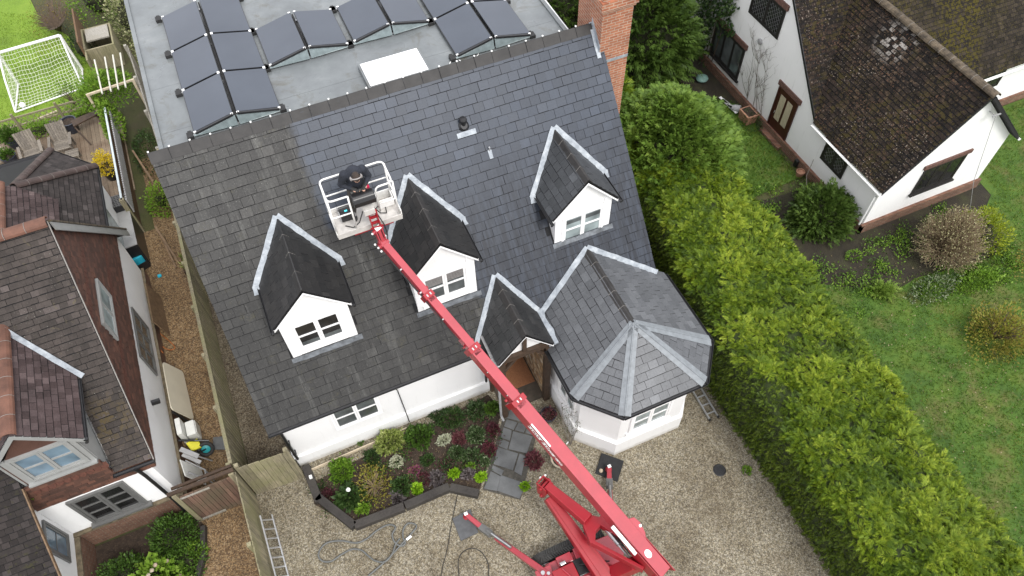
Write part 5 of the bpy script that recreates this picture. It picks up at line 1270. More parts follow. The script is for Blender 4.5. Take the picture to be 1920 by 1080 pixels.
# console on the front rail, with a curved black cover, joysticks, stop button and the mounting below
mb = MB(); pr = [(-2.90,7.60),(-2.90,7.72),(-2.86,7.80),(-2.79,7.84),(-2.70,7.83),(-2.63,7.78),(-2.62,7.60)]
mb.prism([(3.57,y,z) for y, z in pr], (.47,0,0)); cs = obj('control_console', mb, [M['blackpl']], bk, bevel=.02)
mb = MB(); mb.box(3.6,4.02,-2.62,-2.55,7.66,7.76); obj('control_panel', mb, [M['greyframe']], cs)
mb = MB(); mb.box(3.93,4.0,-2.61,-2.54,7.765,7.80); obj('stop_button', mb, [M['redcap']], cs)
mb = MB(); mb.box(3.62,3.78,-2.63,-2.615,7.62,7.70); obj('red_label', mb, [M['redcap']], cs)
mb = MB(); mb.tube([(3.88,-2.6,7.76),(3.88,-2.59,7.86)], .015); mb.blob((3.88,-2.59,7.87), .025,.025,.025, n=8, k=5); obj('joystick', mb, [M['blackpl']], cs)
mb = MB(); mb.box(3.72,3.96,-2.92,-2.74,7.30,7.46); obj('electric_box', mb, [M['floorplate']], bk, bevel=.015)
# link from boom tip to basket
A1 = B1+bd*.02-bu*.1; A2 = Vector((3.90,-2.98,6.85)); A3 = Vector((3.88,-2.82,7.25))
mb = MB()
for s in (-1, 1): mb.bar(A1+bs_*s*.075, A2+bs_*s*.075+Vector((0,0,.02)), .025, .16, 0)
mb.bar(A1-bd*.05, A1+bd*.10, .19, .19, 0); mb.lathe(A2-bs_*.13, [(.05,0),(.05,.26)], 12, axis=bs_); mb.lathe(A1-bs_*.13, [(.05,0),(.05,.26)], 12, axis=bs_)
mb.bar(A1+bu*.03, A2+bu*.05, .07, .06, 0); jl = obj('jib_link', mb, [M['red']], lift, bevel=.006)
mb = MB()
for q in (A1-bs_*.15, A1-bs_*.16+bd*.1, A1+bs_*.15+bd*.12, A2-bs_*.15, A1-bs_*.15-bd*.1, A1+bs_*.15+bd*.25): mb.blob(q, .026, .026, .026, n=8, k=5)
mb.bar(A2+bu*.08-bd*.03, A2+bu*.08+bd*.07, .13, .03, 0); obj('link_bolts', mb, [M['sticker']], jl)
mb = MB()
for s in (-1, 1): mb.bar(A2+Vector((s*.085,0.0,-.05)), A3+Vector((s*.075,0.0,.12)), .022, .13, 0)
for t in (.15, .45, .75): mb.bar(A2+(A3-A2)*t+Vector((-.09,0,0)), A2+(A3-A2)*t+Vector((.09,0,0)), .05, .05, 0)
mb.bar(A3+Vector((-.12,0,.0)), A3+Vector((.12,0,0)), .04, .1, 0); mb.bar(A2+Vector((-.14,0,.1)), A2+Vector((.14,0,.1)), .03, .04, 0)
obj('basket_mount', mb, [M['red_dk']], lift, bevel=.005)
mb = MB(); mb.box(3.42,4.3,by0-.02,by0+.15,bz-.15,bz-.07); obj('basket_support', mb, [M['red_dk']], bk)
mb = MB(); mb.tube([(3.95,-2.7,7.3),(4.08,-2.68,7.0),(4.22,-2.62,6.87),(4.25,-2.45,6.86),(4.1,-2.35,6.86),(3.95,-2.5,6.87)], .012)
mb.tube([(3.72,-2.75,7.3),(3.6,-2.7,6.95),(3.45,-2.72,6.87),(3.3,-2.6,6.87)], .012); mb.tube([A1+bs_*.12, (A1+A2)/2+bs_*.2-bu*.08, A2+Vector((.16,.02,.1)), (3.98,-2.8,7.2)], .014)
obj('control_cable', mb, [M['blackrub']], bk)
# things standing in the basket
ra = thing('radio', 'small black radio with a glowing cyan screen on the basket floor', 'radio', (3.42,-2.38,6.86))
mb = MB(); mb.box(3.27,3.56,-2.5,-2.26,6.87,7.12); rbod = obj('case', mb, [M['blackpl']], ra, bevel=.02)
mb = MB(); mb.box(3.38,3.44,-2.44,-2.40,7.122,7.126); obj('screen', mb, [M['led']], ra)
mb = MB(); mb.tube(rounded([(3.26,-2.38,7.0),(3.26,-2.38,7.2),(3.57,-2.38,7.2),(3.57,-2.38,7.0)], .04), .012); obj('handle', mb, [M['greyframe']], ra)
for e in ((3.245,3.268),(3.562,3.585)):
    mb = MB(); mb.box(e[0],e[1],-2.51,-2.25,6.87,7.13); obj('bumper', mb, [M['greypl']], ra, bevel=.008)

# ================================================================= PERSON (standing, bent towards the console, facing the camera side)
person = thing('person', 'person in navy jacket and ear defenders standing in the basket, head bowed over the controls', 'person', (3.76,-2.42,6.86))
def soft(name, mb, mat, parent, vox=.013, sm=6):
    o = obj(name, mb, [mat], parent)
    r = o.modifiers.new('remesh', 'REMESH'); r.mode = 'VOXEL'; r.voxel_size = vox; r.use_smooth_shade = True
    s = o.modifiers.new('smooth', 'SMOOTH'); s.iterations = sm; s.factor = .5
    return o
def limb(mb, pts, rads, n=12):
    pts = [Vector(p) for p in pts]
    # resample for smooth tapers
    out, rr = [], []
    for i in range(len(pts)-1):
        for k in range(5): t = k/5; out.append(pts[i].lerp(pts[i+1], t)); rr.append(rads[i]*(1-t)+rads[i+1]*t)
    out.append(pts[-1]); rr.append(rads[-1]); mb.tube(out, rr, 0, n)
    mb.blob(pts[0], rads[0], rads[0], rads[0], n=12, k=8); mb.blob(pts[-1], rads[-1], rads[-1], rads[-1], n=12, k=8)
    for p, r in zip(pts[1:-1], rads[1:-1]): mb.blob(p, r, r, r, n=12, k=8)
FZ0 = 6.86
hipL, hipR = Vector((3.86,-2.36,FZ0+.88)), Vector((3.68,-2.36,FZ0+.88))
shL, shR = Vector((3.96,-2.47,FZ0+1.34)), Vector((3.58,-2.47,FZ0+1.34))
elL, elR = Vector((4.06,-2.42,FZ0+1.06)), Vector((3.47,-2.42,FZ0+1.06))
haL, haR = Vector((3.93,-2.60,FZ0+1.03)), Vector((3.66,-2.59,FZ0+1.0))
neck = Vector((3.77,-2.61,FZ0+1.40)); head = Vector((3.77,-2.77,FZ0+1.47))
feet = [(Vector((3.92,-2.38,FZ0+.06)), Vector((3.91,-2.40,FZ0+.46)), hipL), (Vector((3.55,-2.42,FZ0+.06)), Vector((3.58,-2.48,FZ0+.46)), hipR)]
mb = MB()       # the body, one surface from head to feet
for f, kn, hp in feet: limb(mb, [hp, kn, f], [.085, .058, .042])
limb(mb, [(3.77,-2.36,FZ0+.9), (3.77,-2.42,FZ0+1.15), (3.77,-2.49,FZ0+1.34), neck, head], [.13, .125, .12, .055, .06])
for sh, el, ha in ((shL, elL, haL), (shR, elR, haR)):
    limb(mb, [(3.77,-2.47,FZ0+1.34), sh, el, ha], [.1, .062, .042, .03])
    d = (ha-el).normalized(); sd_ = d.cross(Vector((0,0,1))).normalized()
    mb.bar(ha, ha+d*.09, .078, .03, 0)
    for k, off in enumerate((-.03, -.01, .01, .03)):
        L = (.068, .08, .074, .058)[k]; p = ha+d*.085+sd_*off; limb(mb, [p, p+d*L*.5+Vector((0,0,-.006)), p+d*L*.8+Vector((0,0,-.035))], [.0098,.009,.008], 8)
    th = ha+d*.02-sd_*.03*(1 if sh is shL else -1); limb(mb, [th, th+d*.04-sd_*.02*(1 if sh is shL else -1), th+d*.07+Vector((0,0,-.01))], [.012,.010,.009], 8)
mb.blob(head, .078, .098, .112, n=18, k=12)
fdir = Vector((0,-.45,-.893)); fup = Vector((0,-.893,.45))
mb.blob(head+fdir*.105-fup*.02, .016, .022, .022, n=8, k=6)     # nose
mb.blob(head+fdir*.06-fup*.085, .05, .045, .035, n=10, k=6)    # jaw
for s in (-1, 1):
    mb.blob(head+Vector((s*.078,0,0)), .014, .03, .036, n=8, k=6)   # ears
    mb.blob(head+fdir*.09+fup*.015+Vector((s*.032,0,0)), .016, .012, .012, n=8, k=6)
mb.blob(head+fdir*.10-fup*.062, .026, .012, .01, n=8, k=6)
body = soft('body', mb, M['skin'], person, .008, 2)
mb = MB()       # jacket
limb(mb, [(3.77,-2.36,FZ0+.86), (3.77,-2.41,FZ0+1.1), (3.77,-2.48,FZ0+1.32)], [.165, .17, .165], 16)
mb.blob((3.77,-2.45,FZ0+1.30), .235, .125, .12, n=18, k=10); mb.blob((3.77,-2.38,FZ0+1.05), .19, .14, .25, n=18, k=10)
for sh, el, ha in ((shL, elL, haL), (shR, elR, haR)): limb(mb, [sh, el, el.lerp(ha, .82)], [.098, .072, .05])
limb(mb, [(3.77,-2.5,FZ0+1.38), neck+Vector((0,.03,.02))], [.10, .075])
soft('jacket', mb, M['navy'], person, .012, 5)
mb = MB()
for f, kn, hp in feet: limb(mb, [hp, kn, f+Vector((0,0,.07))], [.115, .085, .07])
mb.blob((3.77,-2.36,FZ0+.86), .165, .13, .12, n=16, k=8); soft('trousers', mb, plain('dark_work_trousers', (.045,.04,.036), .9, .3, 8), person, .012, 4)
for f, kn, hp in feet:
    mb = MB(); mb.blob(f+Vector((0,-.07,-.005)), .055, .13, .05, n=14, k=8); mb.blob(f+Vector((0,.0,.03)), .055, .065, .08, n=12, k=8); soft('boot', mb, M['blackrub'], person, .01, 3)
mb = MB(); mb.blob(head-fdir*.012+fup*.012, .086, .104, .112, n=20, k=14, noise=.02)
for ha, el in ((haL, elL), (haR, elR)):
    d = (ha-el).normalized(); g_ = MB(); limb(g_, [ha-d*.02, ha+d*.05], [.043,.045]); g_.blob(ha+d*.10, .048, .045, .028, n=12, k=8); soft('glove', g_, M['blackrub'], person, .008, 3)
hr = obj('hair', mb, [M['hair']], person, smooth=True)
# cut the face side of the hair away
bm = bmesh.new(); bm.from_mesh(hr.data); off = Vector(person.location)
bmesh.ops.delete(bm, geom=[v for v in bm.verts if ((v.co+off)-head).dot(fdir) > .055 and ((v.co+off)-head).dot(fup) < .06], context='VERTS'); bm.to_mesh(hr.data); bm.free()
mb = MB(); arc = [head+Vector((math.cos(t)*.108, 0, 0))+fup*math.sin(t)*.128-fdir*.005 for t in [math.pi*k/14 for k in range(15)]]
mb.tube(arc, .014, 0, 8); eb = obj('ear_defender_band', mb, [M['headset']], person, smooth=True)
for s in (-1, 1):
    mb = MB(); mb.blob(head+Vector((s*.102,0,-.005)), .03, .044, .05, n=14, k=8); obj('ear_cup', mb, [M['headset']], person, smooth=True)
mb = MB(); arc = [head+Vector((math.cos(t)*.098, 0, 0))+(fup*.6-fdir*.8).normalized()*math.sin(t)*.118 for t in [math.pi*k/14 for k in range(15)]]
mb.tube(arc, .009, 0, 6); mb.tube([head+Vector((-.1,0,-.03)), head+Vector((-.07,0,0))+fdir*.09-fup*.06], .005); obj('headset_strap', mb, [M['blackpl']], person)
# ================================================================= VEGETATION
def leaf_mat(name, stops, rough=.55, trans=.25, var=.5, vs=1.2):
    m, nt, b = newmat(name); g = geo(nt); a = attr(nt)
    c = ramp(nt, a, [(i/(len(stops)-1), s) for i, s in enumerate(stops)])
    c = mix(nt, var, c, ramp(nt, noise(nt, g, vs, 3, .6), [(.3, (.6,.65,.55)), (.7, (1.3,1.25,1.2))]), 'MULTIPLY')
    nt.links.new(c, b.inputs['Base Color']); b.inputs['Roughness'].default_value = rough; b.inputs['Specular IOR Level'].default_value = .3
    if trans:
        t = N(nt, 'BsdfTranslucent'); nt.links.new(c, t.inputs[0]); mx = N(nt, 'MixShader'); mx.inputs[0].default_value = trans
        nt.links.new(b.outputs[0], mx.inputs[1]); nt.links.new(t.outputs[0], mx.inputs[2]); nt.links.new(mx.outputs[0], nt.nodes['Material Output'].inputs[0])
    return m
L = {}
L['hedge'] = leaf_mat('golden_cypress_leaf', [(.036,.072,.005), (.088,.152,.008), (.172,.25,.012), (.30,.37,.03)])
L['hedge_side_shade'] = leaf_mat('clipped_shade_cypress_leaf', [(.045,.08,.008), (.078,.125,.011), (.12,.175,.017), (.18,.235,.026)])  # same hedge, clipped sides coloured darker to stand in for their shade
L['conifer'] = leaf_mat('cypress_leaf', [(.05,.10,.014), (.095,.17,.022), (.145,.235,.034), (.20,.29,.05)])
L['conifer_dk'] = leaf_mat('dark_conifer_leaf', [(.024,.05,.008), (.048,.09,.014), (.078,.135,.022), (.115,.18,.034)])
L['green'] = leaf_mat('green_leaf', [(.03,.06,.010), (.055,.115,.015), (.085,.165,.022), (.12,.21,.035)])
L['dark'] = leaf_mat('deep_green_leaf', [(.012,.03,.008), (.025,.055,.013), (.042,.085,.02), (.07,.12,.03)])
L['lime'] = leaf_mat('lime_leaf', [(.13,.26,.010), (.20,.38,.012), (.27,.47,.018), (.33,.53,.03)])
L['brightgreen'] = leaf_mat('bright_green_leaf', [(.07,.15,.012), (.12,.235,.018), (.17,.30,.028), (.23,.35,.05)])
L['varieg'] = leaf_mat('variegated_leaf', [(.12,.17,.03), (.20,.26,.055), (.30,.35,.10), (.43,.45,.19)])
L['cream'] = leaf_mat('silver_leaf', [(.30,.33,.22), (.42,.44,.31), (.52,.53,.40), (.6,.6,.48)])
L['creamvar'] = leaf_mat('cream_margined_leaf', [(.09,.13,.03), (.18,.22,.07), (.40,.40,.22), (.58,.55,.36)])
L['whitevar'] = leaf_mat('white_margined_leaf', [(.02,.045,.012), (.04,.08,.02), (.10,.15,.06), (.36,.40,.27)])
L['heather'] = leaf_mat('dark_red_leaf', [(.05,.014,.018), (.10,.025,.035), (.16,.045,.06), (.20,.10,.09)])
L['pink'] = leaf_mat('magenta_flower', [(.10,.02,.05), (.20,.04,.11), (.30,.07,.17), (.16,.14,.05)])
L['purple'] = leaf_mat('grey_purple_leaf', [(.07,.055,.062), (.12,.10,.105), (.18,.155,.155), (.25,.22,.215)])
L['yellow'] = leaf_mat('yellow_blossom', [(.45,.32,.015), (.6,.45,.02), (.72,.56,.035), (.78,.66,.10)])
L['yellowgreen'] = leaf_mat('yellow_green_leaf', [(.12,.17,.010), (.20,.26,.014), (.28,.34,.02), (.38,.42,.04)])
L['bronze'] = leaf_mat('bronze_yellow_leaf', [(.13,.10,.02), (.20,.16,.03), (.26,.22,.04), (.20,.24,.03)])
L['ivy'] = leaf_mat('ivy_leaf', [(.015,.035,.010), (.03,.065,.015), (.05,.095,.022), (.09,.14,.045)])
L['blossom'] = leaf_mat('pinkish_flower_head', [(.42,.30,.24), (.5,.38,.3), (.55,.45,.36), (.6,.5,.42)])
L['bud'] = leaf_mat('pale_bud', [(.17,.16,.07), (.25,.23,.11), (.32,.30,.16), (.40,.37,.23)], trans=.1)
L['grass'] = leaf_mat('grass_blade', [(.035,.085,.007), (.068,.145,.010), (.115,.19,.016), (.20,.20,.045)], vs=.6)
L['grass_mown'] = leaf_mat('mown_grass_blade', [(.11,.18,.012), (.15,.25,.016), (.19,.29,.022), (.24,.31,.05)], vs=.5)
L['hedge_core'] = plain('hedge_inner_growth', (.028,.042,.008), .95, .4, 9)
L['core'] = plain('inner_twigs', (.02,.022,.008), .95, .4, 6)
L['twig'] = plain('pale_bare_twig', (.235,.175,.105), .85, .25, 12)
L['stem'] = plain('brown_stem', (.085,.06,.04), .9, .3, 9)
L['stem_grey'] = plain('grey_climber_stem', (.19,.17,.145), .9, .3, 9)
def rv(n): 
    v = RNG.normal(size=(n, 3)); return v/np.linalg.norm(v, axis=1, keepdims=True)
def norm(v): return v/(np.linalg.norm(v, axis=1, keepdims=True)+1e-9)
def leaves(name, pos, axis, nrm, length, width, mat, parent=None, rnd=None, fold=.15, droop=.0, kind=None):
    """one diamond shaped leaf per point"""
    n = len(pos); axis = norm(axis); side = norm(np.cross(axis, nrm)); up = norm(np.cross(side, axis))
    length = np.broadcast_to(np.asarray(length, float).reshape(-1, 1), (n, 1)); width = np.broadcast_to(np.asarray(width, float).reshape(-1, 1), (n, 1))
    tip = pos+axis*length; tip[:, 2] -= (droop*length)[:, 0]
    m_ = pos+axis*length*.5+up*length*fold
    v = np.stack([pos, m_+side*width/2, tip, m_-side*width/2], 1).reshape(-1, 3)
    f = np.arange(n*4).reshape(n, 4)
    if rnd is None: rnd = RNG.random(n)
    o = link_mesh(name, v, f, [mat], None, rnd, parent)
    if kind: o['kind'] = kind
    return o
def sprays(pos, axis, nrm, length, k=9, spread=.55):
    """flat feathery sprays: a row of narrow leaflets either side of a short drooping rib"""
    n = len(pos); axis = norm(axis); side = norm(np.cross(axis, nrm)); nn = norm(np.cross(side, axis))
    length = np.broadcast_to(np.asarray(length, float).reshape(-1, 1), (n, 1))
    Pp, A, Nn, Ln = [], [], [], []
    for i in range(k):
        if i == k-1: t, s, l = .5, 0, .55
        else:
            t = .04+.80*(i//2)/max(1, (k-1)//2-1); s = 1 if i % 2 else -1; l = .46*(1-t*.62)
        p = pos+axis*length*t; p = p-np.array([0,0,1])*length*(t**2)*.22
        a = norm(axis*1.0+side*s*spread*1.25-np.array([0,0,.25])*t+RNG.normal(size=(n,3))*.09); Pp.append(p); A.append(a); Nn.append(nn+RNG.normal(size=(n,3))*.12); Ln.append(length*l)
    return np.concatenate(Pp), np.concatenate(A), np.concatenate(Nn), np.concatenate(Ln)[:, 0]
def fbm2(x, y, s=1., seed=0):
    r = np.random.default_rng(seed); v = 0
    for i in range(5):
        a = r.uniform(0, 6.28); k = s*1.7**i; ph = r.uniform(0, 6.28, 2)
        v = v+np.sin(k*(x*math.cos(a)+y*math.sin(a))+ph[0])*np.cos(k*(-x*math.sin(a)*.8+y*math.cos(a)*1.1)+ph[1])/1.45**i
    return v/2.2

# ---- the big clipped hedge
hedge = thing('hedge', 'massive golden green conifer hedge along the drive, clipped near side coloured in shade', 'hedge', (13.2, -6, 0))
HP = [(11.32,0.0),(11.24,1.0),(11.20,2.0),(11.30,2.42),(11.75,2.72),(12.5,2.88),(13.4,2.92),(14.2,2.82),(14.8,2.5),(15.05,2.0),(15.15,1.0),(15.1,0)]
HPa = np.array(HP); seg = np.linalg.norm(np.diff(HPa, axis=0), axis=1); cum = np.concatenate([[0], np.cumsum(seg)])
def hprof(s):
    x = np.interp(s, cum, HPa[:,0]); z = np.interp(s, cum, HPa[:,1]); e = .08
    dx = np.interp(s+e, cum, HPa[:,0])-np.interp(s-e, cum, HPa[:,0]); dz = np.interp(s+e, cum, HPa[:,1])-np.interp(s-e, cum, HPa[:,1])
    l = np.sqrt(dx*dx+dz*dz)+1e-9; return x, z, -dz/l, dx/l
def hsurf(s, y):
    x, z, nx, nz = hprof(s)
    top = np.clip((s-2.2)/.6, 0, 1)
    d = fbm2(s*1.0, y, 2.6, 5)*(.06+.13*top)+fbm2(s, y*.6, .7, 9)*.12*top
    shrink = np.where(y > -4, np.where(s > 4.2, 0, 0), 0)
    taper = (y+4)*.07*(x-11.2)/4.0        # the far end is a little wider
    x = x+np.clip((y+6.3)*.17, 0, .72)*np.clip((12.9-x)/1.4, 0, 1)
    return np.stack([x+nx*d+taper*(y < 1), y+0*x, np.maximum(z+nz*d, .0)], -1), np.stack([nx, 0*nx, nz], -1)
HY0, HY1 = -17.0, 1.2
ns, ny = 46, 150
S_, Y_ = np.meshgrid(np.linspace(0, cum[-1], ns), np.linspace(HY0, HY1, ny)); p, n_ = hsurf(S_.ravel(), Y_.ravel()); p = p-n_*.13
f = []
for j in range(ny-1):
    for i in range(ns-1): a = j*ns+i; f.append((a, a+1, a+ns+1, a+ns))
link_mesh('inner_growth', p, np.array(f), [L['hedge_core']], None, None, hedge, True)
# top: tufts of sprays, ragged where they meet the clipped near side
def shag(s, y): return s > 2.25+.45*fbm2(y*0+3, y, 1.3, 31)+1.15*np.exp(-((y+8.3)/1.5)**2)*(.6+.4*fbm2(s, y, 2.5, 8))
s = RNG.uniform(1.6, cum[-1]-1.2, 8000); y = RNG.uniform(HY0, HY1, 8000); k_ = shag(s, y); s, y = s[k_], y[k_]; nt_ = len(s); p, n_ = hsurf(s, y)
lean = norm(np.stack([RNG.normal(size=nt_)*.35, RNG.normal(size=nt_)*.35, np.zeros(nt_)], -1)+n_*np.array([1,1,.9]))
tone = np.clip(.5+.30*fbm2(s*1.0, y, 2.6, 5)+.24*fbm2(p[:,0], p[:,1], 1.1, 21)+RNG.normal(size=nt_)*.14, 0, 1)  # tone shares the bump noise: clump shade put into the leaf colour
PP, AA, NN, LL, RR = [], [], [], [], []
K_ = 13
for k in range(7):
    rad = norm(np.stack([RNG.normal(size=nt_), RNG.normal(size=nt_), RNG.normal(size=nt_)*.25], -1))
    ax = norm(lean*.55+rad*.95); pos = p-n_*.08+rad*.04; ln = RNG.uniform(.10, .25, nt_)
    a, b_, c, d = sprays(pos, ax, lean+rad*.2, ln, K_); PP.append(a); AA.append(b_); NN.append(c); LL.append(d); RR.append(np.tile(np.clip(tone+RNG.normal(size=nt_)*.16, 0, 1), K_))
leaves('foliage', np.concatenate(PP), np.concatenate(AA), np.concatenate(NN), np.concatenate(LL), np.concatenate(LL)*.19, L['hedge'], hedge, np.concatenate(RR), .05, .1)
# clipped near side and far side
for s0, s1, cnt, mt in ((0, 4.2, 19000, 'hedge_side_shade'), (cum[-1]-2.0, cum[-1], 2000, 'hedge_side_shade')):
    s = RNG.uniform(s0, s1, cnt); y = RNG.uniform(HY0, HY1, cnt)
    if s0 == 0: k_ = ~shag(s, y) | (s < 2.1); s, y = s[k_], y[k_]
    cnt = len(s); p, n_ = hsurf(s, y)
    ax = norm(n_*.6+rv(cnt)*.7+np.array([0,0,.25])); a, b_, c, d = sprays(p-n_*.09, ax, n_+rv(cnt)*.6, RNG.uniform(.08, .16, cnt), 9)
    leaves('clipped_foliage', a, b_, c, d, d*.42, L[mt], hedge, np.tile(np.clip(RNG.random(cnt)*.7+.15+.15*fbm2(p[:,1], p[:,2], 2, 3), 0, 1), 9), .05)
# trunks of the hedge row
for i in range(9):
    mb = MB(); yy = -15.5+i*2; mb.tube([(13.1,yy,0),(13.1+random.uniform(-.1,.1),yy,1.2),(13.1,yy+random.uniform(-.1,.1),2.4)], [.09,.07,.03]); obj('trunk', mb, [L['stem']], hedge)

def shrub(name, label, cat, c, rad, mat, n=900, ll=.07, lw=.5, group=None, shape='dome', spray=0, stems=5, stemm=None, lumps=.25, inner=.55, up=.35, core=True, droop=.1, tone=.5):
    """leafy plant: stems from the base, leaf cloud with lumps and gaps"""
    c = Vector(c); rx, ry_, rz_ = rad
    t = thing(name, label, cat, c, group)
    seed = random.randint(0, 9999)
    d = rv(n); d[:,2] = np.abs(d[:,2]) if shape == 'dome' else d[:,2]
    lump = 1+lumps*fbm2(np.arctan2(d[:,1], d[:,0])*2.2, d[:,2]*4, 1.6, seed)
    r = (inner+(1-inner)*RNG.random(n)**.6)*lump
    cz = 0 if shape == 'dome' else rz_
    base = np.array([c.x, c.y, c.z+cz]); p = base+d*r[:,None]*np.array([rx, ry_, rz_])
    p[:,2] = np.maximum(p[:,2], c.z+.02)
    ax = norm(d+rv(n)*.7+np.array([0,0,up])); nn = norm(rv(n)*.5+d*.3+np.array([0,0,.9]))
    rnd = np.clip(RNG.normal(tone, .22, n)+.15*fbm2(p[:,0]*3, p[:,1]*3, 2, seed+1), 0, 1)
    ln = RNG.uniform(.7, 1.3, n)*ll
    if spray:
        a, b_, cc, dd = sprays(p-d*ll*.6, ax, nn, ln, spray); leaves('foliage', a, b_, cc, dd, dd*lw*.6, mat, t, np.tile(rnd, spray), .05, droop)
    else: leaves('foliage', p, ax, nn, ln, ln*lw, mat, t, rnd, .12, droop)
    if core and max(rad) > .28:
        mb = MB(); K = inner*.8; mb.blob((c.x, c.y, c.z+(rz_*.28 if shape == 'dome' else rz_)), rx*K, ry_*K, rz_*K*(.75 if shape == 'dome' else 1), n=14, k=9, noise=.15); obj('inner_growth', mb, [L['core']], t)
    if stems:
        mb = MB()
        for i in range(stems):
            a = random.uniform(0, 6.28); e = Vector((c.x+math.cos(a)*rx*.6, c.y+math.sin(a)*ry_*.6, c.z+rz_*(.7 if shape == 'dome' else 1.3)))
            q = c.lerp(e, .5)+Vector((0,0,rz_*.1)); mb.tube([c, q, e], [max(.006, rx*.03), max(.005, rx*.02), .003], 0, 5)
        obj('stems', mb, [stemm or L['stem']], t)
    return t
def G(u, v, z=0): q = P(u, v, z); q.z = 0; return q
# ---- conifers behind the hedge end
def conifer(label, c, rad, mat, n, ll, tone=.5, group='conifers at the far end of the hedge'):
    t = thing('conifer_tree', label, 'tree', c, group); c = Vector(c); rx, ry_, H = rad
    seed = random.randint(0, 999)
    h = RNG.random(n)**.8; ang = RNG.uniform(0, 6.283, n)
    prof = np.sin(np.clip(h, 0, 1)*math.pi*.5+.0); rr = np.sqrt(np.clip(1-(h-.32)**2/.50, 0.01, 1))*(1-h**6*.6)
    d = np.stack([np.cos(ang), np.sin(ang), np.zeros(n)], -1); lump = 1+.24*fbm2(ang*2.5, h*7, 1.9, seed)
    k = rr*lump*(.86+.2*RNG.random(n))
    p = np.array([c.x, c.y, .1])+d*k[:,None]*np.array([rx, ry_, 0])+np.stack([0*h, 0*h, h*H], -1)
    nrm = norm(d*np.array([1/rx, 1/ry_, 0])+np.array([0,0,1])*(h[:,None]**2)*1.2+.05)
    ax = norm(nrm+rv(n)*.55+np.array([0,0,.15])); a, b_, cc, dd = sprays(p-nrm*ll*.4, ax, norm(nrm*.3+np.array([0,0,1.])+rv(n)*.3), RNG.uniform(.7, 1.3, n)*ll, 11)
    rnd = np.clip(RNG.normal(tone, .17, n)+.22*fbm2(ang*2.5, h*7, 1.7, seed), 0, 1)
    leaves('crown', a, b_, cc, dd, dd*.3, mat, t, np.tile(rnd, 11), .05, .25)
    mb = MB(); m_ = 18; K = 14
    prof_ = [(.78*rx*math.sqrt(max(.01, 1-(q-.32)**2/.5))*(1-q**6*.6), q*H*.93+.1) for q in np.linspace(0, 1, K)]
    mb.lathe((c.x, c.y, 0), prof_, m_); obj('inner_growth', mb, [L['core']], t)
    mb = MB(); mb.tube([(c.x,c.y,0),(c.x,c.y,H*.5),(c.x,c.y,H*.9)], [.11,.08,.02]); obj('trunk', mb, [L['stem']], t)
    return t
conifer('big bushy mid green cypress between the brick chimney and the white house', (13.75,.35,0), (2.15,2.35,3.9), L['conifer'], 5200, .46)
conifer('paler yellowish cypress close behind the brick chimney', (12.7,3.7,0), (1.5,2.0,3.4), L['hedge'], 2300, .40)
conifer('dark wispy conifer at the top edge between chimney and ivy clad wall', (16.2,6.6,0), (2.0,2.2,4.4), L['conifer_dk'], 3000, .55)
conifer('green conifer at the top edge just left of the chimney stack', (11.9,8.6,0), (1.6,2.0,3.9), L['green'], 2000, .35)
conifer('tall dark conifer rising at the top edge right of the chimney', (14.2,8.8,0), (1.9,2.0,4.0), L['conifer_dk'], 2200, .45)
# ---- shrubs right
shrub('shrub', 'broad dark green needle leaved shrub against the corner of the white house', 'shrub', (18.0,-2.85,0), (1.15,1.05,1.35), L['conifer_dk'], 1500, .34, spray=7, lumps=.15, inner=.75, tone=.6)
tw = thing('twiggy_shrub', 'leafless rounded shrub, a dense ball of pale brown twigs with small buds', 'shrub', (20.55,-5.6,0))
mb = MB(); c = Vector((20.55,-5.6,0)); tips = []
for i in range(520):
    d = Vector(rv(1)[0]); d.z = abs(d.z)*.9+.1; d.normalize(); e = c+Vector((d.x*1.15, d.y*1.05, .25+d.z*1.8))*random.uniform(.86,1.06)
    q0 = c+Vector((random.uniform(-.12,.12), random.uniform(-.12,.12), random.uniform(.05,.3))); q1 = q0.lerp(e, .5)+Vector((random.uniform(-.1,.1), random.uniform(-.1,.1), random.uniform(0,.16))); q2 = q0.lerp(e, .8)+Vector((random.uniform(-.1,.1), random.uniform(-.1,.1), random.uniform(-.05,.08)))
    mb.tube([q0,q1,q2,e], [.010,.0075,.006,.003], 0, 4, cap=False); tips += [e, q2]
    for k in range(3):
        b0 = q1.lerp(q2, random.random()); b1 = b0+(e-q1)*.33+Vector((random.uniform(-.18,.18), random.uniform(-.18,.18), random.uniform(-.1,.14))); mb.tube([b0, b1], [.0055,.003], 0, 4, cap=False); tips.append(b1)
obj('twigs', mb, [L['twig']], tw)
tp = np.array([tuple(q) for q in tips]); leaves('buds', tp, rv(len(tp)), rv(len(tp)), .05, .035, L['bud'], tw)
shrub('shrub', 'acid yellow green shrub peeping out behind the leafless twiggy shrub', 'shrub', (22.15,-5.55,0), (.75,.9,1.2), L['yellowgreen'], 1700, .09, tone=.5)
shrub('shrub', 'thin bronze and yellow shrub at the right edge of the lawn', 'shrub', (19.9,-8.65,0), (.95,.9,1.05), L['bronze'], 3000, .085, lumps=.45, inner=.3, core=False, stems=26, stemm=L['stem'], tone=.75)
shrub('shrub', 'scrubby brown and green growth at the right edge below the white gable', 'shrub', (22.9,-7.4,0), (.9,.9,.8), L['bronze'], 700, .07, lumps=.5, inner=.4, core=False, stems=24, stemm=L['stem'])
shrub('ground_cover', 'pale green low leaves with white flowers at the foot of the twiggy shrub', 'plant', (19.5,-6.55,0), (1.0,.42,.3), L['whitevar'], 800, .08, core=False, stems=0, tone=.72)
shrub('ground_cover', 'bright green low leaves with white flowers spreading right below the twiggy shrub', 'plant', (20.9,-6.85,0), (1.0,.35,.26), L['brightgreen'], 700, .08, core=False, stems=0)
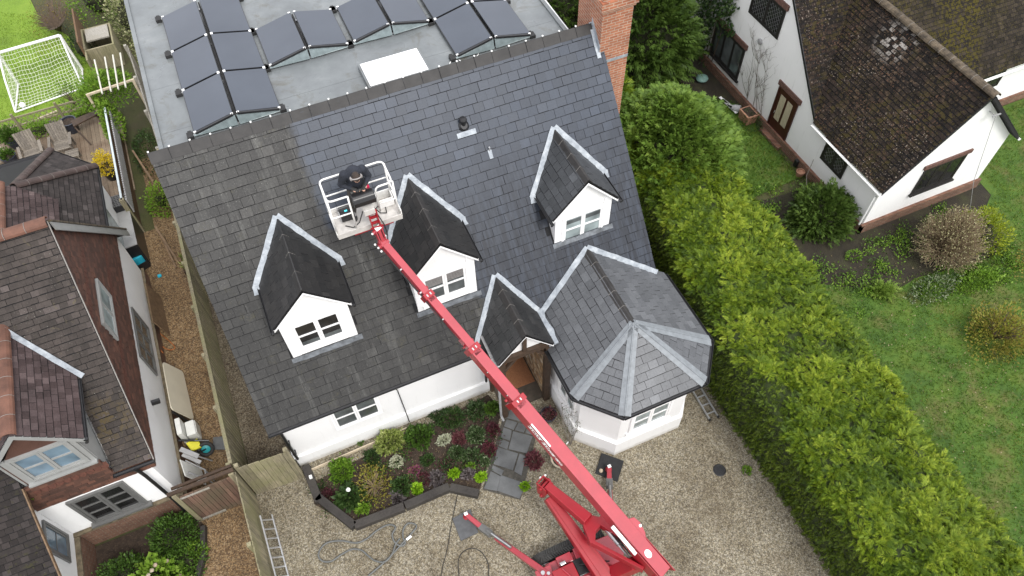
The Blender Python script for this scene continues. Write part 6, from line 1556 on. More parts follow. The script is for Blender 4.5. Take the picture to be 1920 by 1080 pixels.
shrub('fern', 'small blue green fern on the lawn edge beside the hedge', 'plant', G(1655,548), (.42,.34,.3), L['conifer'], 150, .3, spray=9, core=False, stems=0, tone=.75)
shrub('plant', 'low leafy weeds on the soil between the hedge and dark green shrub', 'plant', G(1600,482), (.3,.2,.2), L['brightgreen'], 120, .09, core=False, stems=0)
shrub('plant', 'dead brown feathery plant behind the top of the big cypress', 'plant', (15.3,4.3,0), (.7,.6,1.1), L['bronze'], 380, .09, lumps=.5, core=False, stems=20, stemm=L['twig'], tone=.3)
shrub('plant', 'trailing green growth on the dark soil behind the big cypress', 'plant', (16.3,4.0,0), (1.2,.9,.5), L['conifer'], 900, .1, core=False, inner=.2)
shrub('plant', 'dark leaved plant at the wall under the alarm box', 'plant', (18.5,1.9,0), (.3,.6,.55), L['ivy'], 420, .07, core=False, stems=6)
# ivy on the house corner
iv = thing('ivy', 'dark green ivy climbing the left corner of the white house', 'ivy', (18.8,5.6,0))
n = 3600; y = 4.3+RNG.random(n)*2.4; z = RNG.random(n)**.8*5.2
keep = (y > 5.0+.55*np.sin(z*2.1)+.25*np.sin(z*5.3)-np.clip((z-2.2)*.55, 0, 1.3)) & ~((y < 5.5) & (z > .65) & (z < 2.1) & (RNG.random(n) < .8)) & (z < 1.93+1.13*(y+.67)) & (RNG.random(n) < .9)
y, z = y[keep], z[keep]; n = len(y); p = np.stack([18.88-RNG.random(n)**2*.28, y, z], -1)
leaves('foliage', p, norm(rv(n)*.6+np.array([-.4,0,-.35])), norm(rv(n)*.4+np.array([-1,0,.5])), RNG.uniform(.08,.16,n), RNG.uniform(.07,.13,n), L['ivy'], iv)
mb = MB()
for k in range(7): a = 5.2+k*.22; mb.tube([(18.86,a,0),(18.85,a+random.uniform(-.3,.1),1.6),(18.85,a+random.uniform(-.6,.1),3.4)], [.02,.014,.006], 0, 5)
obj('stems', mb, [L['stem']], iv)
cl = thing('climber', 'leafless climber with dark bare stems on the white wall beside the door', 'climber', (18.8,2.4,0))
mb = MB()
def stem(y, z, dy, L_, r, lev):
    pts = [Vector((18.87,y,z))]; 
    for i in range(5): y += dy*L_/5+random.uniform(-.06,.06); z += L_/5*random.uniform(.6,1.1); pts.append(Vector((18.87-random.uniform(.005,.05),y,z)))
    mb.tube(pts, [r*(1-i*.14) for i in range(6)], 0, 5)
    if lev:
        for k in range(4): q = random.choice(pts[1:]); stem(q.y, q.z, random.uniform(-.8,.9), L_*.45, r*.55, lev-1)
for y0, dy in ((1.75,.18),(2.0,.35),(2.3,.2),(2.7,.15)): stem(y0, .0, dy, 2.3, .017, 2)
obj('stems', mb, [L['stem_grey']], cl)
# grass
def grass(name, poly, n, mat, h=.07, z=.0, wd=.012):
    poly = [(p[0], p[1]) for p in poly]; xs = [p[0] for p in poly]; ys = [p[1] for p in poly]
    pts = []
    while len(pts) < n:
        q = (random.uniform(min(xs), max(xs)), random.uniform(min(ys), max(ys)))
        if inside(q, poly): pts.append((q[0], q[1], z))
    p = np.array(pts); ax = norm(rv(n)*.75+np.array([0,0,.9])); tone = np.clip(.5+.3*fbm2(p[:,0], p[:,1], 1.3, 4)+RNG.normal(size=n)*.2+.2*fbm2(p[:,0], p[:,1], 3.3, 14), 0, 1)
    o = leaves(name, p, ax, rv(n), RNG.uniform(.6,1.4,n)*h, wd, mat, None, tone); struct(o, 'stuff'); return o
grass('lawn_grass', [(13.9,-1.2),(18.7,-1.1),(18.75,3.1),(17.5,4.2),(15.9,2.9),(14.5,1.6)], 9000, L['grass'], .12, .004, .02)
grass('garden_grass', [(14.3,-16),(23,-16),(23,-5.8),(22.1,-6.3),(20.6,-6.1),(19.4,-5.9),(18.5,-6.0),(17.4,-5.5),(16.4,-4.8),(15.5,-4.4),(14.3,-4.2)], 30000, L['grass'], .10, .006, .02)
grass('mown_grass', [(-10,13.0),(-3.2,12.9),(-3.1,14.2),(-3.3,16.5),(-3.9,18),(-5.0,20.2),(-10,23)], 12000, L['grass_mown'], .06, .004, .02)
grass('side_grass', [(22.6,-5.2),(24.2,-4.2),(24.6,-1.3),(29,-1.3),(29,-7),(23,-7)], 9000, L['grass'], .1, .008, .02)
def litter(name, poly, n, mat, z, size=.05):
    xs = [p[0] for p in poly]; ys = [p[1] for p in poly]; pts = []
    while len(pts) < n:
        q = (random.uniform(min(xs), max(xs)), random.uniform(min(ys), max(ys)))
        if inside(q, poly): pts.append((q[0], q[1], z+random.uniform(0,.04)))
    p = np.array(pts); d = rv(n); d[:,2] *= .2; o = leaves(name, p, d, np.tile([0,0,1.], (n,1))+rv(n)*.3, RNG.uniform(.6,1.4,n)*size, size*.6, mat); struct(o, 'stuff')
L['dead'] = leaf_mat('fallen_leaf', [(.06,.04,.02), (.13,.09,.045), (.22,.17,.09), (.34,.29,.19)], trans=0)
litter('fallen_leaves', [(14.3,-16),(24,-16),(24,-5.5),(18,-4.2),(15.2,-4.4),(14.3,-5)], 1500, L['dead'], .03)
litter('gravel_debris', [(-1,-11),(11.2,-11),(11.2,-7),(8.4,-7.4),(6.5,-6.5),(5,-7.2),(1,-6.6),(-.9,-5)], 420, L['dead'], .005, .03)
litter('bed_bark', [(.33,-4.72),(.22,-5.3),(1.0,-6.3),(2.46,-6.4),(3.6,-6.2),(4.3,-6.75),(5.0,-5.9),(5.75,-4.85),(5.6,-4.25),(2.1,-4.55)], 900, L['dead'], .015, .03)
# ---- rear left garden
shrub('shrub', 'bare brown thicket with a few white flowers behind the goal', 'shrub', (-4.2,18.6,0), (1.1,2.0,1.2), L['stem'] if False else L['bronze'], 900, .06, lumps=.4, inner=.5, stems=90, stemm=L['stem'], core=False, tone=.15)
shrub('shrub', 'dark evergreen shrub beside the timber compost bin', 'shrub', (-3.4,16.6,0), (.6,.9,1.0), L['dark'], 1000, .08, tone=.5)
for lab, c, r in (('cream margined shrub beside the white corner of the flat roof', (-.75,14.6,0), (.65,1.2,1.9)), ('cream margined shrub squeezed between silver fence and flat roof', (-.55,11.2,0), (.45,1.3,1.5)), ('pale cream leaved shrub at the top edge left of the flat roof', (-1.3,17.4,0), (.9,1.3,2.0))):
    shrub('variegated_shrub', lab, 'shrub', c, r, L['creamvar'], 1500, .11, group='cream margined shrubs beside the flat roof')
shrub('shrub', 'reddish brown leaved shrub between the cream margined shrubs', 'shrub', (-.6,12.6,0), (.4,.7,1.4), L['bronze'], 700, .08, tone=.3)
shrub('shrub', 'big light green shrub at the top edge behind the compost bin', 'shrub', (-2.4,19.5,0), (1.3,1.2,1.8), L['brightgreen'], 1400, .11)
shrub('shrub', 'dark low growth under the pergola beside the silver fence', 'shrub', (-1.9,9.6,0), (.5,1.3,.5), L['dark'], 900, .08, core=False, tone=.6)
shrub('shrub', 'yellow green leafy shrub in the passage beside the left corner of the slate roof', 'shrub', (-1.75,6.9,0), (.5,.62,1.0), L['brightgreen'], 1100, .09, inner=.4, tone=.75, stems=14)
shrub('shrub', 'bright yellow flowering shrub on the decking corner', 'shrub', (-3.15,8.9,.55), (.36,.45,.75), L['yellow'], 900, .08, inner=.35, core=False)
shrub('climbing_plant', 'leafy green climber trailing along the pale blue rail of the decking fence', 'climber', (-2.62,10.7,.6), (.32,1.0,1.15), L['brightgreen'], 1500, .10, core=False, tone=.7)
shrub('climbing_plant', 'light green climber covering the white pergola slats', 'climber', (-2.5,11.9,1.25), (1.05,1.05,.75), L['brightgreen'], 3200, .11, core=False, inner=.3)
shrub('shrub', 'spindly green shrub overhanging the near corner of the goal net', 'shrub', (-3.9,13.2,0), (.6,.55,1.3), L['green'], 420, .08, core=False, inner=.3, tone=.7, stems=14)
shrub('plant', 'leafy bright green plant behind the left deck chair', 'plant', (-5.35,12.35,0), (.5,.35,.6), L['brightgreen'], 480, .1)
shrub('plant', 'silvery grey plant behind the deck chairs', 'plant', (-4.75,12.3,0), (.4,.3,.45), L['purple'], 380, .08)
shrub('plant', 'low green grassy growth along the lattice fence beside the pot', 'plant', (-3.7,12.65,0), (.7,.3,.4), L['brightgreen'], 420, .08, core=False, stems=0)

# ---- front flower bed
sheet('flower_bed', [(.33,-4.72),(.22,-5.3),(1.0,-6.3),(2.46,-6.4),(3.6,-6.2),(4.3,-6.75),(5.0,-5.9),(5.75,-4.85),(5.6,-4.25),(2.1,-4.55)], .012, M['soil'])
BG = 'plants in the front flower bed'
def bed(name, label, u, v, r, mat, n, ll, h=None, cat='plant', **k):
    z = (h or r)*.5; q = P(u, v, z); k.setdefault('lumps', .55); e = random.uniform(.85, 1.3)
    return shrub(name, label, cat, (q.x, q.y, .01), (r*e, r/e*1.08, h or r), mat, int(n*1.15), ll*1.12, **k)
bed('shrub', 'largest variegated pale green shrub in the bed, against the white wall', 730, 826, .32, L['varieg'], 1300, .075, .42, 'shrub', tone=.5)
bed('shrub', 'round dark green shrub right of the variegated shrub in the bed', 785, 816, .32, L['green'], 1300, .07, .36, 'shrub', tone=.35)
bed('plant', 'pale silver plant nearest the pink heather and round shrub', 833, 824, .15, L['cream'], 320, .06, .14, lumps=.5, core=False)
bed('plant', 'pale silver plant below the variegated shrub', 743, 865, .15, L['cream'], 320, .06, .14, lumps=.5, core=False)
bed('heather', 'pinkish red heather right of the upper silver plant', 860, 822, .18, L['heather'], 520, .05, .14, core=False, tone=.7)
bed('heather', 'bright magenta heather in the middle of the bed', 777, 881, .13, L['pink'], 320, .045, .11, core=False, tone=.7)
bed('heather', 'dark red heather against the left edge of the stone path', 916, 842, .19, L['heather'], 560, .05, .16, core=False, tone=.5)
bed('heather', 'dull red heather near the porch end of the bed', 925, 805, .17, L['heather'], 420, .05, .14, core=False, tone=.35)
bed('heather', 'dark red spiky plant on the gravel right of the stone path', 1001, 862, .21, L['heather'], 620, .07, .2, core=False, tone=.6)
bed('plant', 'green white edged leafy plant above the silver and red plants', 893, 815, .21, L['whitevar'], 600, .07, .2, core=False, tone=.5)
bed('plant', 'green white edged plant in the centre of the bed', 855, 848, .17, L['whitevar'], 420, .065, .15, core=False, tone=.5)
bed('plant', 'green white edged plant left of the dark red heather', 884, 853, .19, L['whitevar'], 480, .065, .16, core=False, tone=.5)
bed('plant', 'dark leafy plant at the wall near the porch end', 893, 768, .24, L['whitevar'], 620, .07, .22, core=False, tone=.4)
bed('plant', 'green leafy plant next to the porch post', 922, 765, .19, L['green'], 520, .07, .22, core=False, tone=.7)
bed('plant', 'low dark green spreading plant along the white wall', 845, 783, .34, L['dark'], 900, .06, .16, core=False, tone=.6)
bed('plant', 'dark low mat behind the round shrub', 820, 775, .22, L['dark'], 420, .05, .12, core=False, tone=.35)
bed('plant', 'small dark green plant in the bare middle of the bed', 801, 862, .15, L['dark'], 320, .06, .12, core=False, tone=.6)
bed('lime_plant', 'lime green rosette above the magenta heather and sleeper joint, leftmost of the four', 782, 916, .13, L['lime'], 360, .06, .13, core=False, group='lime green rosettes')
bed('lime_plant', 'lime green rosette against the bend of the sleepers', 852, 887, .12, L['lime'], 320, .06, .12, core=False, group='lime green rosettes')
bed('lime_plant', 'lime green rosette between the short sleeper and the path', 902, 894, .12, L['lime'], 320, .06, .12, core=False, group='lime green rosettes')
bed('lime_plant', 'lime green rosette on the gravel right of the stone path', 984, 912, .10, L['lime'], 260, .055, .1, core=False, group='lime green rosettes')
bed('plant', 'grey purple leaved plant along the long sleeper beside the middle rosette', 820, 896, .17, L['purple'], 260, .085, .1, core=False, lumps=.4)
bed('plant', 'grey purple leaved plant behind the short sleeper', 877, 888, .13, L['purple'], 200, .08, .1, core=False, lumps=.4)
bed('plant', 'grey purple leaved plant overhanging the sleeper joint', 746, 934, .16, L['purple'], 240, .085, .1, core=False, lumps=.4)
bed('plant', 'dark green leafy plant above the sleeper joint', 752, 912, .22, L['dark'], 460, .085, .16, core=False, tone=.7)
bed('plant', 'small green tuft beside the stone path slabs', 909, 865, .12, L['whitevar'], 240, .06, .12, core=False, tone=.6)
bed('plant', 'bright green tuft in front of the white edged plant', 883, 874, .09, L['brightgreen'], 200, .06, .1, core=False)
bed('shrub', 'bright green bushy plant at the left end of the bed', 640, 880, .30, L['brightgreen'], 1000, .065, .3, 'shrub', tone=.35)
bed('plant', 'dark green low plant behind the yellowish twiggy shrub', 697, 858, .2, L['dark'], 420, .06, .16, core=False, tone=.5)
bed('shrub', 'sparse yellowish twiggy shrub with bare stems in the left of the bed', 700, 908, .52, L['bronze'], 650, .06, .42, 'shrub', lumps=.6, inner=.35, core=False, stems=34, stemm=L['twig'], tone=.75)
hb = bed('plant', 'dark green broad leaved plant with a white bloom in the left corner', 655, 932, .27, L['dark'], 420, .14, .22, core=False, tone=.7)
mb = MB(); q = P(653, 918, .32); mb.blob(q, .06, .06, .05, n=10, k=7, noise=.1); obj('flower', mb, [M['sticker']], hb)
bed('plant', 'yellow green tuft in the near corner of the sleepers', 680, 953, .14, L['brightgreen'], 300, .07, .16, core=False)
bed('plant', 'blackish purple plant beside the left sleeper', 614, 930, .18, L['heather'], 280, .06, .13, core=False, tone=.05)
bed('plant', 'dull red low plant in the soil near the sleeper', 795, 898, .16, L['heather'], 200, .05, .08, core=False, tone=.25)
bed('weed', 'tiny green weed in the gravel strip along the white wall', 676, 829, .07, L['green'], 80, .05, .06, core=False, stems=0)
bed('weed', 'single green weed on the open gravel beside the drain cover', 1400, 882, .09, L['brightgreen'], 120, .06, .06, core=False, stems=0)
def cover(name, pts, n, mat, ll, z=.02, kind='stuff'):
    c = np.array([(p[0], p[1], z) for p in pts]); k = RNG.integers(0, len(c), n); p = c[k]+np.stack([RNG.normal(size=n)*.13, RNG.normal(size=n)*.11, np.abs(RNG.normal(size=n))*.05], -1)
    o = leaves(name, p, norm(rv(n)*.8+np.array([0,0,.7])), norm(rv(n)*.5+np.array([0,0,1])), RNG.uniform(.6,1.4,n)*ll, RNG.uniform(.6,1.2,n)*ll*.5, mat); struct(o, kind)
bp = [tuple(G(u, v)) for u, v in ((810,805),(860,795),(905,785),(925,825),(840,870),(870,875),(760,845),(720,880),(690,940),(640,905),(625,950),(770,900),(830,880),(895,870),(600,915),(915,860),(750,870))]
cover('bed_ground_cover', bp, 1500, L['dark'], .07); cover('bed_heather_cover', bp[2:9]+bp[11:14], 650, L['heather'], .05); cover('bed_leafy_cover', bp[5:12], 450, L['green'], .06)
wp = [(random.uniform(15.5,22.5), random.uniform(-6.4,-4.2)) for _ in range(44)]+[(random.uniform(19,22.6), random.uniform(-7.3,-6.4)) for _ in range(30)]+[(random.uniform(15.2,18.6), random.uniform(-1.9,-.9)) for _ in range(12)]
cover('soil_weeds', wp, 5200, L['brightgreen'], .08); cover('soil_dark_weeds', [(x+random.uniform(-.3,.3), y+.2) for x, y in wp], 2600, L['green'], .08)
# bare rose on the bay
rs = thing('climbing_rose', 'nearly leafless climbing rose on the white bay wall', 'climber', G(1072,832))
mb = MB(); q0 = G(1070, 835); tips = []
for k in range(11):
    e = P(random.uniform(1052,1100), random.uniform(745,805), random.uniform(.9,1.6)); m1 = q0.lerp(e, .5)+Vector((random.uniform(-.12,.1), random.uniform(-.12,.05), random.uniform(0,.2))); mb.tube([q0,m1,e], [.006,.005,.003], 0, 5); tips += [q0.lerp(e, .6), m1, e]
    for j in range(5): b0 = m1.lerp(e, random.random()); b1 = b0+Vector((random.uniform(-.22,.22), random.uniform(-.2,.05), random.uniform(-.05,.25))); mb.tube([b0,b1], [.005,.003], 0, 4); tips += [b1, b0.lerp(b1, .5)]
obj('stems', mb, [L['stem_grey']], rs); tp = np.array([tuple(q) for q in tips])+RNG.normal(size=(len(tips),3))*.05; leaves('foliage', tp, rv(len(tp)), rv(len(tp)), .04, .025, L['ivy'], rs)
# ---- neighbour's front bed
sheet('neighbour_bed', [(-5.2,-4.1),(-2.75,-4.1),(-2.5,-4.75),(-2.65,-5.5),(-3.1,-6.5),(-5.2,-6.5)], .014, M['soil'])
shrub('shrub', 'dark green shrub beside the left house downpipe', 'shrub', (-3.2,-4.8,0), (.62,.6,.95), L['green'], 2200, .08, tone=.35)
shrub('shrub', 'dark green clipped shrub under the small side window of the left house', 'shrub', (-4.5,-5.35,0), (.7,.62,.95), L['green'], 2400, .075, tone=.3)
hyd = shrub('hydrangea', 'lime green hydrangea with faded pinkish flower heads in the left front bed', 'shrub', (-3.8,-5.8,0), (.72,.68,.85), L['brightgreen'], 1300, .14, lw=.75, tone=.8)
mb = MB()
for k in range(22):
    mb = MB(); d = Vector(rv(1)[0]); d.z = abs(d.z); q = Vector((-3.8,-5.8,0))+Vector((d.x*.7, d.y*.66, .08+d.z*.82)); mb.blob(q, .055, .055, .04, n=8, k=5, noise=.12); obj('flower_head', mb, [L['blossom']], hyd)
shrub('shrub', 'low mid green shrub between the hydrangea and the bed edging', 'shrub', (-3.1,-5.5,0), (.5,.55,.6), L['green'], 1500, .075, tone=.65)
shrub('plant', 'pale green plant at the right of the left front bed', 'plant', (-2.8,-5.3,0), (.25,.28,.4), L['brightgreen'], 320, .08, tone=.6)
shrub('plant', 'grey green fluffy plant at the bottom edge of the left front bed', 'plant', (-3.1,-6.15,0), (.35,.33,.4), L['varieg'], 520, .06, tone=.3)
shrub('plant', 'moss tuft in the gutter of the front wing roof', 'plant', P(62,928,3.2), (.12,.1,.1), L['brightgreen'], 90, .05, core=False, stems=0)
# ================================================================= SOLAR PANELS on the flat roof
SP = 'solar panels in tilted pairs on the flat roof'
zl, zh = 7.30, 7.54
def make_panel(sgn):
    """local: x from 0 (low edge) to 1.0 (high edge) times sgn, y from 0 to 1.55"""
    t = thing('solar_module', '', 'solar panel', (0,0,0), SP)
    x0, x1, d = .04*sgn, 1.01*sgn, zh-zl
    def q(x, y, dz=0): return Vector((x, y, zl+d*abs(x)/1.05+dz))
    def slab(name, xa, xb, ya, yb, z0, z1, mat, parent):
        mb = MB(); p = [q(xa,ya),q(xb,ya),q(xb,yb),q(xa,yb)]
        if sgn < 0: p = p[::-1]
        mb.hexa([v+Vector((0,0,z0)) for v in p]+[v+Vector((0,0,z1)) for v in p]); return obj(name, mb, [mat], parent)
    slab('glass', x0+.012*sgn, x1-.012*sgn, .022, 1.543, .0, .006, M['panel'], t)
    fr_ = slab('frame', x0, x1, .01, 1.555, -.035, -.001, M['blackpl'], t)
    for y in (.0, 1.555):
        for x in (x0+.03*sgn, x1-.03*sgn):
            mb = MB(); p = q(x, y); mb.box(p.x-.03, p.x+.03, y-.02, y+.02, p.z-.02, p.z+.014); obj('clamp', mb, [M['sticker']], t)
    return t
def copy_tree(o, parent=None):
    c = o.copy(); COL.objects.link(c)
    if parent: c.parent = parent
    for ch in list(o.children): copy_tree(ch, c)
    return c
protoL, protoR = make_panel(1), make_panel(-1)
used = {1: False, -1: False}
LAB = []
arr = {'first': (.85, [1.13, 2.72, 4.31]), 'second': (2.98, [2.74]), 'third': (5.15, [2.76]), 'fourth': (7.30, [1.15, 2.74])}
for an, (x, ys) in arr.items():
    for j, y in enumerate(ys):
        for sgn in (1, -1):
            pr_ = protoL if sgn > 0 else protoR
            o = pr_ if not used[sgn] else copy_tree(pr_); used[sgn] = True
            o.location = (x if sgn > 0 else x+2.10, y, 0)
            side = 'left' if sgn > 0 else 'right'
            where = {'first': ('nearest the slate ridge', 'middle row', 'far row')[j], 'second': 'behind the roof light', 'third': 'behind the roof light', 'fourth': ('nearest the slate ridge', 'far row', '')[j]}[an]
            o['label'] = f'solar panel, {side} slope of the {an} array from the left, {where}'
    # ballast rails, end plates and feet of the array
    t = thing('panel_mount', f'black and silver mounting frame under the {an} solar array from the left', 'mounting frame', (x+1.05, ys[0], 7.2), 'mounting frames under the solar panels')
    for yy in ys+[ys[-1]+1.59]:
        mb = MB(); mb.box(x-.08, x+2.18, yy-.025, yy+.025, 7.215, 7.25); obj('rail', mb, [M['alu']], t)
        for xx in (x-.06, x+2.1):
            mb = MB(); mb.box(xx-.07, xx+.07, yy-.09, yy+.09, 7.205, 7.29); mb.box(xx-.04, xx+.04, yy+.1, yy+.16, 7.205, 7.27); obj('foot', mb, [M['blackrub']], t)
    for yy in (ys[0]-.03,):
        for xa, xb in ((x+.02, x+1.03), (x+2.08, x+1.07)):
            mb = MB(); q = [(xa,yy-.03,7.25),(xb,yy-.07,7.25),(xb,yy-.005,zh-.06),(xa,yy-.005,zl-.03)]
            mb.prism(q, (0,.012,.004)); obj('end_plate', mb, [M['plate']], t)
        for sg in (1, -1):
            mb = MB(); xa, xb = (x+.08, x+1.0) if sg > 0 else (x+2.02, x+1.1)
            mb.bar((xa,yy+.005,zl-.0), (xb,yy+.005,zh-.02), .05, .05); obj('edge_bar', mb, [M['blackpl']], t)
    mb = MB(); mb.box(x+1.03, x+1.07, ys[0], ys[-1]+1.6, 7.25, zh-.1); obj('spine', mb, [M['blackrub']], t)
mb = MB(); c = Vector((7.25,1.0,7.215))
mb.tube([c+Vector((math.cos(a)*.14, math.sin(a)*.1, .01*a/6)) for a in np.linspace(2.2, 6.8, 16)], .013); mb.tube([c+Vector((.5+math.cos(a)*.16, .12+math.sin(a)*.12, 0)) for a in np.linspace(-1.6, 1.2, 10)], .011)
tag(obj('solar_cable', mb, [M['sticker']]), 'white cable looping out from the fourth solar array by the slate ridge', 'cable')

# ================================================================= THE FRONT GARDEN
def Zp(u, v, z=0.): return P(u, v, z)
sl = [((572,872),(597,938)), ((594,930),(664,985)), ((664,984),(757,948)), ((759,947),(842,911)), ((844,912),(897,924))]
slab_ = ['short dark sleeper at the left end of the flower bed, near the house corner', 'dark sleeper along the left front edge of the flower bed', 'long weathered sleeper at the nearest front corner of the flower bed', 'long dark sleeper in the middle of the bed edge, beside the lime rosette', 'short grey sleeper of the bed edge next to the stone path']
for (a, b_), lab in zip(sl, slab_):
    p, q = Zp(*a, .21), Zp(*b_, .21); p.z = q.z = .105; mb = MB(); mb.bar(p, q, .21, .21, 0); tag(obj('sleeper', mb, [M['sleeper']], bevel=.012), lab, 'sleeper', 'timber sleepers edging the flower bed')
p, q = Zp(584,881,.05), Zp(772,799,.05); mb = MB(); mb.bar(p, q, .03, .1); tag(obj('edging_board', mb, [M['batten']]), 'thin pale batten edging the soil along the gravel strip under the white wall', 'edging board')
p = Zp(583, 895, .22); mb = MB(); mb.box(p.x-.04,p.x+.04,p.y-.05,p.y+.05,.215,.28); tag(obj('garden_light', mb, [M['sticker']], bevel=.01), 'tiny white cap light standing on the leftmost sleeper', 'light')
# stone path
slabs_ = [[(907,916),(920,883),(939,893),(932,921)], [(932,920),(939,890),(988,907),(974,935)], [(921,881),(924,872),(945,882),(940,892)], [(925,870),(933,838),(972,850),(962,882)], [(964,884),(974,850),(986,855),(978,892)],
   [(935,836),(938,822),(955,829),(951,843)], [(939,820),(944,801),(960,807),(956,826)], [(953,842),(962,808),(999,818),(988,850)], [(945,799),(950,786),(970,792),(963,806)], [(972,793),(965,806),(982,811),(988,796)], [(990,797),(985,811),(1001,816),(1005,800)],
   [(951,784),(958,762),(985,768),(978,790)], [(980,791),(988,769),(1012,776),(1006,798)], [(941,890),(944,883),(962,884),(960,898)]]
mb = MB()
for s_ in slabs_[:-1]:
    pts = [Zp(u, v, .03) for u, v in s_]; ar = sum(pts[i].x*pts[(i+1)%4].y-pts[(i+1)%4].x*pts[i].y for i in range(4)); pts = pts if ar > 0 else pts[::-1]
    c = sum(pts, Vector((0,0,0)))/4; pts = [c+(p-c)*.985 for p in pts]; h = random.uniform(-.004, .004)
    mb.hexa([Vector((p.x,p.y,.0)) for p in pts]+[Vector((p.x,p.y,.035+h)) for p in pts])
mb2 = [Zp(u, v, 0) for u, v in ((905,918),(950,760),(1016,774),(976,938))]
struct(obj('stone_path', mb, [M['slabs']], bevel=.006))
sheet('path_bedding', [(p.x, p.y) for p in mb2], .018, plain('path_joint_grit', (.06,.055,.045), .9, .4, 12))
def pot(name, label, c, r, h, mat, plantmat=None, n=200, ll=.08, pr_=.9, ph=.25):
    t = thing(name, label, 'plant pot', c); c = Vector(c); mb = MB()
    mb.lathe(c, [(r*.7,0),(r*.9,h*.5),(r,h*.93),(r*1.08,h*.94),(r*1.08,h),(r*.92,h),(r*.9,h*.86),(0,h*.85)], 24); obj('pot', mb, [mat], t, smooth=False)
    if plantmat:
        d = rv(n); d[:,2] = np.abs(d[:,2]); p = np.array(c)+np.array([0,0,h*.9])+d*np.array([r*pr_, r*pr_, ph])*RNG.uniform(.3,1,(n,1))
        leaves('foliage', p, norm(d+rv(n)*.5+np.array([0,0,.4])), rv(n), ll, ll*.5, plantmat, t)
    mb = MB(); mb.lathe(c, [(r*.88,h*.86),(0,h*.87)], 20); obj('compost', mb, [M['soil']], t); return t
pot('plant_pot', 'round stone pot with dark soil half hidden by the red boom', G(1052,868), .27, .36, M['stonepot'], L['heather'], 60, .05, .6, .08)
pot('plant_pot', 'dark glazed pot with reddish leaves between porch and bay', G(1028,785), .21, .30, M['darkpot'], L['heather'], 160, .07, 1.0, .2)
# mats under the outriggers
def padmat(label, pts, mat):
    q = [Zp(u, v, .045) for u, v in pts]; ar = sum(q[i].x*q[(i+1)%4].y-q[(i+1)%4].x*q[i].y for i in range(4)); q = q if ar > 0 else q[::-1]
    mb = MB(); mb.hexa([Vector((p.x,p.y,.003)) for p in q]+[Vector((p.x,p.y,.05)) for p in q]); tag(obj('outrigger_mat', mb, [mat], bevel=.008), label, 'ground mat', 'ground mats under the outrigger feet')
padmat('grey square mat under the outrigger foot in front of the flower bed', ((848,972),(882,954),(897,998),(864,1014)), M['mat_grey'])
padmat('black square mat under the outrigger foot at the bay corner', ((1128,849),(1170,864),(1158,903),(1116,887)), M['mat_black'])
p = Zp(1127, 882, .1); mb = MB(); mb.lathe((p.x,p.y,.05), [(.05,0),(.055,.05),(.03,.09),(0,.1)], 10); tag(obj('brass_cap', mb, [M['batten']]), 'small tan lump lying on the black mat by the outrigger foot', 'cap')
p = G(1349, 882); mb = MB(); mb.lathe((p.x,p.y,-.01), [(.165,0),(.17,.03),(.15,.035),(.14,.028),(0,.028)], 32)
for k in range(4): mb.bar((p.x-.11+k*.07,p.y-.09,.022),(p.x-.11+k*.07,p.y+.09,.022), .012, .012)
tag(obj('drain_cover', mb, [M['blackpl']]), 'round black drain cover in the gravel near the hedge', 'drain cover')
# ladders
def ladder(label, a, b_, wd, z, gap=.27, tops=True):
    a, b_ = Vector(a), Vector(b_); d = (b_-a).normalized(); s_ = d.cross(Vector((0,0,1))).normalized(); t = thing('ladder', label, 'ladder', (a+b_)/2, None)
    for s in (-1, 1):
        mb = MB(); mb.bar(a+s_*s*wd/2, b_+s_*s*wd/2, .028, .075); obj('stile', mb, [M['alu']], t)
        mb = MB(); mb.bar(b_+s_*s*wd/2-d*.0, b_+s_*s*wd/2+d*.05, .04, .085); obj('rubber_foot', mb, [M['blackrub']], t)
    n_ = int((b_-a).length/gap)
    for i in range(n_):
        p = a+d*(gap*(i+.5)); mb = MB(); mb.bar(p-s_*wd/2, p+s_*wd/2, .03, .03); obj('rung', mb, [M['alu']], t)
    return t
t = thing('ladder', 'long aluminium ladder resting on edge against the foot of the brown fence', 'ladder', (-.9,-6.5,0))
la0, la1 = PX(488,967,-1.0), PX(517,1080,-1.0); lb0, lb1 = Zp(510,965,.04), Zp(541,1080,.04)
da, db = (la1-la0).normalized(), (lb1-lb0).normalized(); la2, lb2 = la1+da*1.4, lb1+db*1.4
for p_, q_ in ((la0, la2), (lb0, lb2)):
    mb = MB(); mb.bar(p_, q_, .03, .07); obj('stile', mb, [M['alu']], t)
    mb = MB(); mb.bar(q_, q_+da*.05, .04, .08); obj('rubber_foot', mb, [M['blackrub']], t)
for i in range(12):
    k = (i+.5)/12; mb = MB(); mb.bar(la0.lerp(la2, k), lb0.lerp(lb2, k), .03, .03); obj('rung', mb, [M['alu']], t)
ladder('short aluminium ladder on the gravel behind the bay beside the hedge', Zp(1292,706,.1), Zp(1338,783,.1), .26, .1)
# hose, cables
def curve_pts(px, z, close=False, sub=6):
    pts = [Zp(u, v, z) for u, v in px]; out = []; n_ = len(pts)
    for i in range(n_-1):
        p0, p1, p2, p3 = pts[max(i-1,0)], pts[i], pts[i+1], pts[min(i+2,n_-1)]
        for k in range(sub):
            t = k/sub; out.append(.5*((2*p1)+(p2-p0)*t+(2*p0-5*p1+4*p2-p3)*t*t+(3*p1-p0-3*p2+p3)*t**3))
    out.append(pts[-1]); return out
hp = [(690,1080),(720,1055),(752,1022),(772,1000),(781,988),(776,982),(764,982),(756,994),(756,1008),(760,1018),(752,1024),(741,1018),(736,1004),(742,990),(733,984),(722,986),(705,996),(688,1010),(668,1018),(640,1014),(615,1018),(602,1030),(598,1044),(606,1053),(622,1052),(640,1040),(660,1030),(678,1032),(690,1042),(704,1052),(722,1054),(736,1040),(742,1022),(750,1010)]
pts = curve_pts(hp, .03); 
